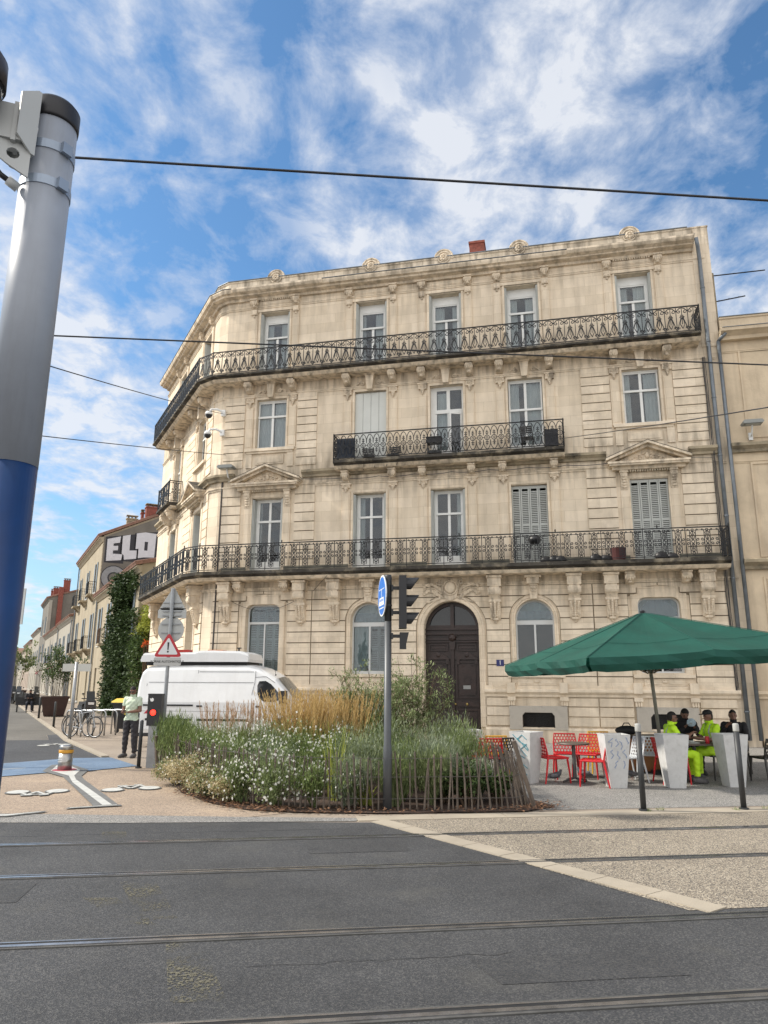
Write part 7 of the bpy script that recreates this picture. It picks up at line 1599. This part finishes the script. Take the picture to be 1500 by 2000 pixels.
# ============================================================ PEOPLE
SKIN = mat('skin', (.38, .20, .13), .55, var=.06); SKIND = mat('skin_dark', (.20, .10, .065), .5, var=.06)
HV = mat('hi_vis_yellow', (.50, .80, .02), .7, var=.08); REF = mat('reflective_grey', (.42, .43, .42), .4); NAV = mat('navy_cloth', (.015, .018, .03), .85, var=.2); DKC = mat('dark_cloth', (.02, .018, .02), .9, var=.3)
POLO = mat('polo_pale_green', (.52, .60, .46), .85, var=.05); CARGO = mat('cargo_dark', (.035, .032, .035), .9, var=.3, vscale=6); SHOE = mat('shoe_grey', (.10, .095, .095), .8, var=.4, vscale=14); HAIR = mat('hair_dark', (.014, .011, .009), .8); BEARD = HAIR
def lerp3(a, b, t): return tuple(a[i]+(b[i]-a[i])*t for i in range(3))
def person(name, loc, rz, J, skin, clothes, label, hand='relaxed', hair='short', vox=.011, hat=None, glasses=False, group=None):
    """J: joint positions (local, facing +Y). body = one remeshed continuous surface; clothing = offset shells of its regions"""
    e = empty('person', loc, rz, label, 'person', group); b = MB(); V = {k: Vector(v) for k, v in J.items()}
    def limb(pts, rs): 
        b.tube(pts, rs, 12); 
        for p, r in zip(pts, rs): b.ball(p, r*.98, 10, 8)
    pel, ch, nk, hd = V['pelvis'], V['chest'], V['neck'], V['head']
    sp_ = pel.lerp(ch, .5); ax = (V['shR']-V['shL']).normalized()
    fw = Vector((-ax.y, ax.x, 0)); 
    for c, rx, ry, rz_ in ((pel, .165, .115, .12), (pel.lerp(ch, .35), .150, .112, .13), (sp_, .15, .11, .13), (pel.lerp(ch, .75), .165, .115, .13), (ch, .175, .115, .13), (ch.lerp(nk, .5), .13, .085, .08)):
        ang = math.atan2(ax.y, ax.x); b.ball((0, 0, 0), (rx, ry, rz_), 16, 10, T(*c) @ RZ(ang))
    limb([ch.lerp(nk, .4), nk, nk.lerp(hd, .5)], [.075, .055, .052])
    # head with jaw, nose, ears; hf = facing of the head
    hf = Vector(J.get('look', (0, 1, 0))).normalized(); hs = Vector((hf.y, -hf.x, 0)).normalized(); ha = math.atan2(hs.y, hs.x); MH = T(*hd) @ RZ(ha) @ RX(math.asin(max(-1, min(1, hf.z))))
    b.ball((0, -.008, .012), (.073, .092, .105), 18, 14, MH); b.ball((0, .022, -.05), (.055, .062, .065), 14, 10, MH); b.ball((0, .05, -.088), (.028, .028, .022), 8, 6, MH)
    b.tube([(0, .082, .02), (0, .104, -.022), (0, .085, -.036)], [.008, .014, .012], 8, True, MH); b.ball((0, .080, -.056), (.024, .014, .008), 8, 6, MH); b.ball((0, .078, -.068), (.021, .013, .007), 8, 6, MH)
    for s in (-1, 1): b.ball((s*.073, -.005, -.005), (.012, .02, .032), 8, 6, MH); b.ball((s*.031, .076, .028), (.02, .012, .008), 8, 6, MH)
    for s in 'LR':
        sh, el, wr_ = V['sh'+s], V['el'+s], V['wr'+s]
        limb([sh, sh.lerp(el, .35), el], [.058, .05, .041]); limb([el, el.lerp(wr_, .3), wr_], [.041, .041, .027]); b.ball(sh.lerp(ch.lerp(nk, .35), .45), .07, 10, 8)
        # hand: palm, four unequal bent fingers, thumb from the side of the palm
        d = (wr_-el).normalized(); gd = Vector(J.get('grip'+s, tuple(d))).normalized(); d = gd; palm = Vector(J.get('palm'+s, (0, 0, -1))); palm = (palm-d*palm.dot(d)).normalized(); sd_ = d.cross(palm).normalized()
        c = wr_+d*.045; Mh = Matrix((( sd_.x, d.x, palm.x, c.x), (sd_.y, d.y, palm.y, c.y), (sd_.z, d.z, palm.z, c.z), (0, 0, 0, 1)))
        b.ball((0, 0, 0), (.04, .052, .016), 10, 8, Mh); b.ball((0, -.03, 0), (.03, .03, .018), 8, 6, Mh)
        curl = 1.15 if J.get('hold'+s) else .5
        for k, (ox, ln) in enumerate(((-.029, .068), (-.010, .076), (.010, .071), (.028, .056))):
            p = Vector((ox, .045, 0)); pts = [p.copy()]; a = .15
            for seg in (.45, .32, .23): a += curl*.6; p = p+Vector((ox*.06, cos(a)*ln*seg, sin(a)*ln*seg)); pts.append(p.copy())
            b.tube(pts, [.0095, .009, .0085, .0075], 7, True, Mh); [b.ball(q, .0088, 6, 5, Mh) for q in pts]
        sg_ = 1 if s == 'L' else -1
        b.tube([(-.03*sg_, -.02, .004), (-.052*sg_, .012, .012), (-.055*sg_, .038, .024), (-.046*sg_, .06, .034)], [.013, .0115, .010, .008], 7, True, Mh)
        hp, kn, an, to = V['hp'+s], V['kn'+s], V['an'+s], V['to'+s]
        limb([hp, hp.lerp(kn, .35), hp.lerp(kn, .8), kn], [.092, .085, .06, .056]); limb([kn, kn.lerp(an, .28), kn.lerp(an, .7), an], [.056, .057, .042, .036])
        f = (to-an); heel = an-Vector((f.x, f.y, 0)).normalized()*.05-Vector((0, 0, .04)); limb([heel, heel.lerp(to, .5)+Vector((0, 0, .012)), to], [.038, .040, .028]); limb([an, heel.lerp(to, .35)], [.036, .042])
    src = b.build('src', SKIN); md = src.modifiers.new('r', 'REMESH'); md.mode = 'VOXEL'; md.voxel_size = vox; sm = src.modifiers.new('s', 'SMOOTH'); sm.iterations = 3; sm.factor = .5
    dg = bpy.context.evaluated_depsgraph_get(); dg.update(); me = bpy.data.meshes.new_from_object(src.evaluated_get(dg)); bpy.data.objects.remove(src)
    me.name = 'body'; me.materials.clear(); me.materials.append(skin); me.polygons.foreach_set('use_smooth', [True]*len(me.polygons)); bo = bpy.data.objects.new('body', me); COL.objects.link(bo); bo.parent = e
    # bones for region lookup
    bones = [('torso', pel, ch, .17), ('torso', ch, nk.lerp(ch, .3), .14), ('hips', pel-Vector((0, 0, .06)), pel+Vector((0, 0, .02)), .16), ('neck', nk, nk.lerp(hd, .4), .05), ('head', hd, hd+Vector((0, 0, .03)), .09)]
    for s in 'LR':
        bones += [('torso', ch.lerp(nk, .3), V['sh'+s], .07), ('uarm', V['sh'+s], V['el'+s], .05), ('farm', V['el'+s], V['wr'+s], .035), ('hand', V['wr'+s], V['wr'+s]+Vector(J.get('grip'+s, tuple((V['wr'+s]-V['el'+s]).normalized()))).normalized()*.1, .03),
                  ('leg', V['hp'+s], V['kn'+s], .08), ('shin', V['kn'+s], V['an'+s], .045), ('foot', V['an'+s]-Vector((0, 0, .05)), V['to'+s], .04)]
    def region(p):
        best = None
        for nm, a, c, r in bones:
            ab = c-a; t = max(0, min(1, (p-a).dot(ab)/max(1e-9, ab.length_squared))); dd = ((p-(a+ab*t)).length)/r
            if best is None or dd < best[0]: best = (dd, nm, t)
        return best[1], best[2]
    reg = [region(v.co) for v in me.vertices]
    sleeve = clothes.get('sleeve', .62)
    def shell(nm, m, test, off, disp=.004):
        ok = [test(r, t) for r, t in reg]; idx = {}; vs = []; fs = []
        for p in me.polygons:
            if all(ok[i] for i in p.vertices):
                f = []
                for i in p.vertices:
                    if i not in idx:
                        v = me.vertices[i]; idx[i] = len(vs); n_ = v.normal; c_ = v.co; vs.append(tuple(c_+n_*(off+disp*sin(c_.z*55+c_.x*30)*sin(c_.y*40+c_.x*20))))
                    f.append(idx[i])
                fs.append(tuple(f))
        if not fs: return None
        q = MB(); q.add(vs, fs); return q.build(nm, m, e, smooth=True)
    top = lambda r, t: r == 'torso' or (r == 'uarm' and t < sleeve) or (r == 'hips') or (sleeve > 1 and r in ('uarm', 'farm') and not (r == 'farm' and t > .92))
    shell(clothes.get('topname', 't_shirt'), clothes['top'], top, .014, .005)
    shell('trousers', clothes['bottom'], lambda r, t: r in ('leg', 'shin') and not (r == 'shin' and t > .93) or r == 'hips', .016 if not clothes.get('tuck') else .018, .006)
    shell('shoes', clothes['shoes'], lambda r, t: r == 'foot' or (r == 'shin' and t > .93), .010, .001)
    if clothes.get('bands'):
        # reflective braces over both shoulders and a chest band
        idxs = shell('reflective_bands', REF, lambda r, t: False, 0)
        ok = []
        for v, (r, t) in zip(me.vertices, reg):
            l = (v.co-ch).dot(ax); hz_ = v.co.z-ch.z
            ok.append(r == 'torso' and ((.065 < abs(l) < .10) or (-.16 < hz_ < -.11)))
        idx = {}; vs = []; fs = []
        for p in me.polygons:
            if all(ok[i] for i in p.vertices):
                f = []
                for i in p.vertices:
                    if i not in idx: idx[i] = len(vs); vs.append(tuple(me.vertices[i].co+me.vertices[i].normal*.022))
                    f.append(idx[i])
                fs.append(tuple(f))
        q = MB(); q.add(vs, fs); q.build('reflective_bands', REF, e, smooth=True)
    if hair:
        off = .006 if hair == 'short' else .016; MHi = MH.inverted(); idx = {}; vs = []; fs = []
        def hok(v):
            p = MHi @ v.co; return p.z > .045-.0*p.y and (p.y < .07) or (p.y < -.02 and p.z > -.06 and abs(p.x) < .09) if abs(p.x) < .1 and abs(p.y) < .12 and p.z < .16 and p.z > -.12 else False
        okv = [r == 'head' and hok(v) for v, (r, t) in zip(me.vertices, reg)]
        for p in me.polygons:
            if all(okv[i] for i in p.vertices):
                f = []
                for i in p.vertices:
                    if i not in idx: idx[i] = len(vs); vs.append(tuple(me.vertices[i].co+me.vertices[i].normal*off))
                    f.append(idx[i])
                fs.append(tuple(f))
        q = MB(); q.add(vs, fs); q.build('hair', HAIR if hair != 'grey' else mat('hair_grey', (.16, .14, .12), .8), e, smooth=True)
    b = MB()
    for s in (-1, 1): b.ball((s*.031, .083, .016), (.012, .006, .006), 8, 6, MH)
    b.build('eyes', BLACK, e)
    if glasses: b = MB(); [b.ball((s*.032, .094, .016), (.027, .006, .019), 10, 6, MH) for s in (-1, 1)]; b.tube([(-.06, .085, .02), (0, .102, .02), (.06, .085, .02)], .003, 4, True, MH); [b.tube([(s*.06, .085, .02), (s*.08, .0, .015)], .003, 4, True, MH) for s in (-1, 1)]; b.build('sunglasses', BLACK, e)
    if hat: b = MB(); b.lathe([(.088, .055), (.092, .07), (.085, .105), (.05, .135), (0, .142)], 18, MH @ SCL(.92, 1.12, 1)); b.prism([(-.07, .08), (.07, .08), (.06, .15), (.03, .175), (-.03, .175), (-.06, .15)], .056, .066, 'z', MH); b.build('cap', hat, e, smooth=False)
    return e
def standing(h=1.72, **k):
    s = h/1.72
    J = dict(pelvis=(0, 0, .95), chest=(0, .005, 1.30), neck=(0, -.005, 1.46), head=(0, .025, 1.60), shL=(-.185, 0, 1.405), shR=(.185, 0, 1.405), elL=(-.24, .02, 1.13), elR=(.24, .02, 1.13), wrL=(-.12, .22, 1.08), wrR=(.12, .22, 1.08),
             hpL=(-.095, 0, .90), hpR=(.095, 0, .90), knL=(-.12, .02, .49), knR=(.12, .02, .49), anL=(-.14, -.01, .09), anR=(.14, -.01, .09), toL=(-.16, .15, .035), toR=(.17, .15, .035)); J.update(k)
    return {a: (tuple(x*s for x in v) if a[:4] not in ('look', 'grip', 'palm', 'hold') else v) for a, v in J.items()}
def seated(**k):
    J = dict(pelvis=(0, -.02, .56), chest=(0, .03, .90), neck=(0, .045, 1.06), head=(0, .08, 1.19), shL=(-.185, .03, 1.0), shR=(.185, .03, 1.0), elL=(-.24, .15, .76), elR=(.24, .15, .76), wrL=(-.12, .36, .80), wrR=(.12, .36, .80),
             hpL=(-.10, .0, .53), hpR=(.10, .0, .53), knL=(-.13, .43, .53), knR=(.13, .43, .53), anL=(-.14, .42, .10), anR=(.14, .42, .10), toL=(-.15, .58, .035), toR=(.15, .58, .035)); J.update(k); return J
person('person', (-6.24, 18.75, 0), R(165), standing(1.70, look=(-.2, 1, -.35), wrL=(-.06, .26, 1.10), wrR=(.08, .25, 1.07), gripL=(.7, .6, .1), gripR=(-.5, .8, .1), palmL=(0, .2, 1), palmR=(0, 0, 1)), SKIND, dict(top=POLO, bottom=CARGO, shoes=SHOE, topname='polo_shirt'), 'man in a pale green polo shirt and dark trousers looking at his phone', glasses=True)
b = MB(); b.box(-.04, .04, -.075, .075, -.006, .006); o = b.build('phone', BLACK, label='dark phone held in both hands of the standing man', cat='phone', loc=(-6.31, 18.44, 1.13))
person('person', (5.52, 14.62, 0), R(-92), seated(look=(.0, 1, -.05), wrL=(-.08, .40, .88), wrR=(.10, .38, .90)), SKIND, dict(top=HV, bottom=HV, shoes=SHOE, bands=True, sleeve=.75), 'worker in fluorescent yellow and dark sunglasses, seated facing right', glasses=True)
person('person', (6.60, 15.15, 0), R(98), seated(look=(-.1, 1, -.1), wrL=(-.10, .42, .79), wrR=(.05, .40, .79)), SKIND, dict(top=HV, bottom=HV, shoes=SHOE, bands=True, sleeve=.75), 'worker in fluorescent yellow with a black cap, seated facing left', hat=mat('cap_cloth', (.012, .012, .013), .8))
person('person', (7.36, 15.85, 0), R(150), seated(look=(-.2, 1, 0), wrR=(.1, .35, 1.0), elR=(.25, .2, .82)), SKIND, dict(top=DKC, bottom=DKC, shoes=SHOE, sleeve=2, topname='dark_jacket'), 'dark clothed person seated behind the rightmost white planter')
person('person', (6.50, 16.3, 0), R(178), seated(look=(.1, 1, -.5), wrL=(-.08, .30, .96), wrR=(.08, .30, .96)), SKIND, dict(top=DKC, bottom=DKC, shoes=SHOE, sleeve=2, topname='dark_jacket'), 'person in dark clothes at the back holding a pale bag', hair='long')
person('person', (-20.95, 44.55, 0), R(205), seated(look=(0, 1, -.4)), SKIND, dict(top=DKC, bottom=NAV, shoes=SHOE, sleeve=2, topname='dark_jacket'), 'distant person in dark clothes sitting on the street bench', vox=.02)
# things on the table
b = MB(); r = random.Random(6)
b.lathe([(.0, 0), (.05, .01), (.09, .06), (.08, .13), (.03, .17)], 14, SCL(1.1, .6, 1)); b.build('paper_bag', mat('paper_blue', (.45, .55, .62), .8, var=.3, vscale=20), label='crumpled pale blue paper bag held at the back of the table', cat='bag', loc=(6.51, 15.95, .95))
MB().lathe([(0, 0), (.036, 0), (.038, .01), (.038, .12), (.03, .135), (0, .135)], 14).build('red_can', mat('can_red', (.5, .02, .03), .3), label='red drink can on the dark table in front of the capped worker', cat='can', loc=(6.22, 14.56, .72), smooth=True)
MB().lathe([(0, 0), (.04, 0), (.042, .12), (.02, .17), (.02, .19), (0, .19)], 14).build('bottle', mat('bottle_grey', (.18, .22, .2), .2), label='short grey green bottle beside the red can', cat='bottle', loc=(6.37, 14.58, .72), smooth=True)
b = MB(); b.box(-.14, .14, -.1, .1, 0, .012); [b.ball((r.uniform(-.1, .1), r.uniform(-.07, .07), .03), (.03, .025, .015), 6, 4) for _ in range(8)]; b.build('food_tray', mat('tray_white', (.6, .6, .58), .6), label='white food wrapper spread on the dark table', cat='food tray', loc=(5.95, 14.7, .72))
# ============================================================ THINGS STANDING ON THE BALCONIES
def onb(u, y, z): v = BM @ Vector((u, y, z)); return (v.x, v.y, v.z)
for k, (u, z) in enumerate(((-4.5, 9.53),)):
    e = empty('folded_screen', onb(u, -.58, z), RZF, 'dark navy panel standing at the left end of the second floor balcony', 'panel'); MB().box(-.33, .33, -.02, .02, .06, .78).build('panel', mat('navy_panel', (.012, .02, .035), .7), e); MB().box(-.33, -.29, -.03, .1, 0, .06).box(.29, .33, -.03, .1, 0, .06).build('foot', BLACK, e)
def foldchair(u, z, rz, lb):
    e = empty('folding_chair', onb(u, -.40, z), RZF+R(rz), lb, 'chair', 'slatted chairs on the balconies'); b = MB(); [b.box(-.2, .2, -.18+k*.07, -.13+k*.07, .42, .44) for k in range(6)]; b.build('seat', CBLK, e); b = MB(); [b.box(-.2, .2, .18, .2, .55+k*.07, .6+k*.07) for k in range(4)]; b.build('backrest', CBLK, e)
    for s in (-1, 1): MB().tube([(s*.19, -.2, 0), (s*.19, .19, .85)], .012, 5).build('leg', CBLK, e); MB().tube([(s*.17, .2, 0), (s*.17, -.18, .43)], .012, 5).build('leg', CBLK, e)
foldchair(-3.7, 9.2, 20, 'slatted chair just right of the navy panel'); foldchair(-2.8, 9.2, -10, 'slatted chair behind the railing left of the open window'); foldchair(1.85, 9.5, 170, 'slatted dark chair near the right end of the second floor balcony')
def barbecue(u, z, lb, nm='barbecue'):
    e = empty(nm, onb(u, -.38, z), RZF, lb, 'barbecue'); MB().box(-.26, .26, -.16, .16, .48, .66).box(-.28, .28, -.18, .18, .66, .69).build('body', BLACK, e); [MB().tube([(s*.22, t*.13, 0), (s*.22, t*.13, .48)], .014, 5).build('leg', ANTH, e) for s in (-1, 1) for t in (-1, 1)]; MB().box(-.22, .22, -.14, .14, .14, .2).build('shelf', ANTH, e)
barbecue(-1.35, 9.5, 'black grill on the second floor balcony before the open window')
e = empty('air_conditioner', onb(2.65, -.42, 9.5), RZF, 'black boxed appliance at the right end of the second floor balcony', 'appliance'); MB().box(-.22, .22, -.15, .15, .08, .66).build('casing', mat('casing', (.022, .022, .028), .6), e); MB().box(-.2, .2, -.13, .13, 0, .08).build('foot', BLACK, e)
e = empty('kettle_grill', onb(1.95, -.42, 5.62), RZF, 'round black kettle grill on the first floor balcony', 'barbecue'); MB(T(0, 0, .78)).lathe([(0, -.16), (.14, -.13), (.21, 0), (.20, .06), (.12, .15), (.03, .18), (0, .22)], 18).build('kettle', BLACK, e, smooth=True); [MB().tube([(cos(a)*.14, sin(a)*.14, .7), (cos(a)*.26, sin(a)*.26, 0)], .012, 5).build('leg', ANTH, e) for a in (.5, 2.6, 4.7)]
e = empty('flower_box', onb(4.55, -.42, 5.62), RZF, 'dark red tub with black bags on the first floor balcony', 'tub'); MB().lathe([(.0, 0), (.20, 0), (.25, .42), (.22, .42), (.0, .38)], 16).build('tub', mat('tub_red', (.08, .02, .02), .7), e)
for u, lb in ((4.0, 'black bag heap left of the dark red tub'), (6.0, 'low black heap on the balcony before the right shutters'), (2.5, 'low black heap beside the kettle grill')): b = MB(); [b.ball((r.uniform(-.25, .25), r.uniform(-.1, .1), .1), (.2, .14, .12+.06*r.random()), 10, 6) for _ in range(4)]; b.build('bag_heap', BLACK, label=lb, cat='bags', loc=onb(u, -.42, 5.62), smooth=True)
b = MB(BM); b.tube([(1.32, -.85, 5.6), (1.32, -.85, 7.0)], .012, 5); b.build('balcony_rod', IRON, label='thin upright rod on the first floor railing, left of the louvred shutters', cat='rod')
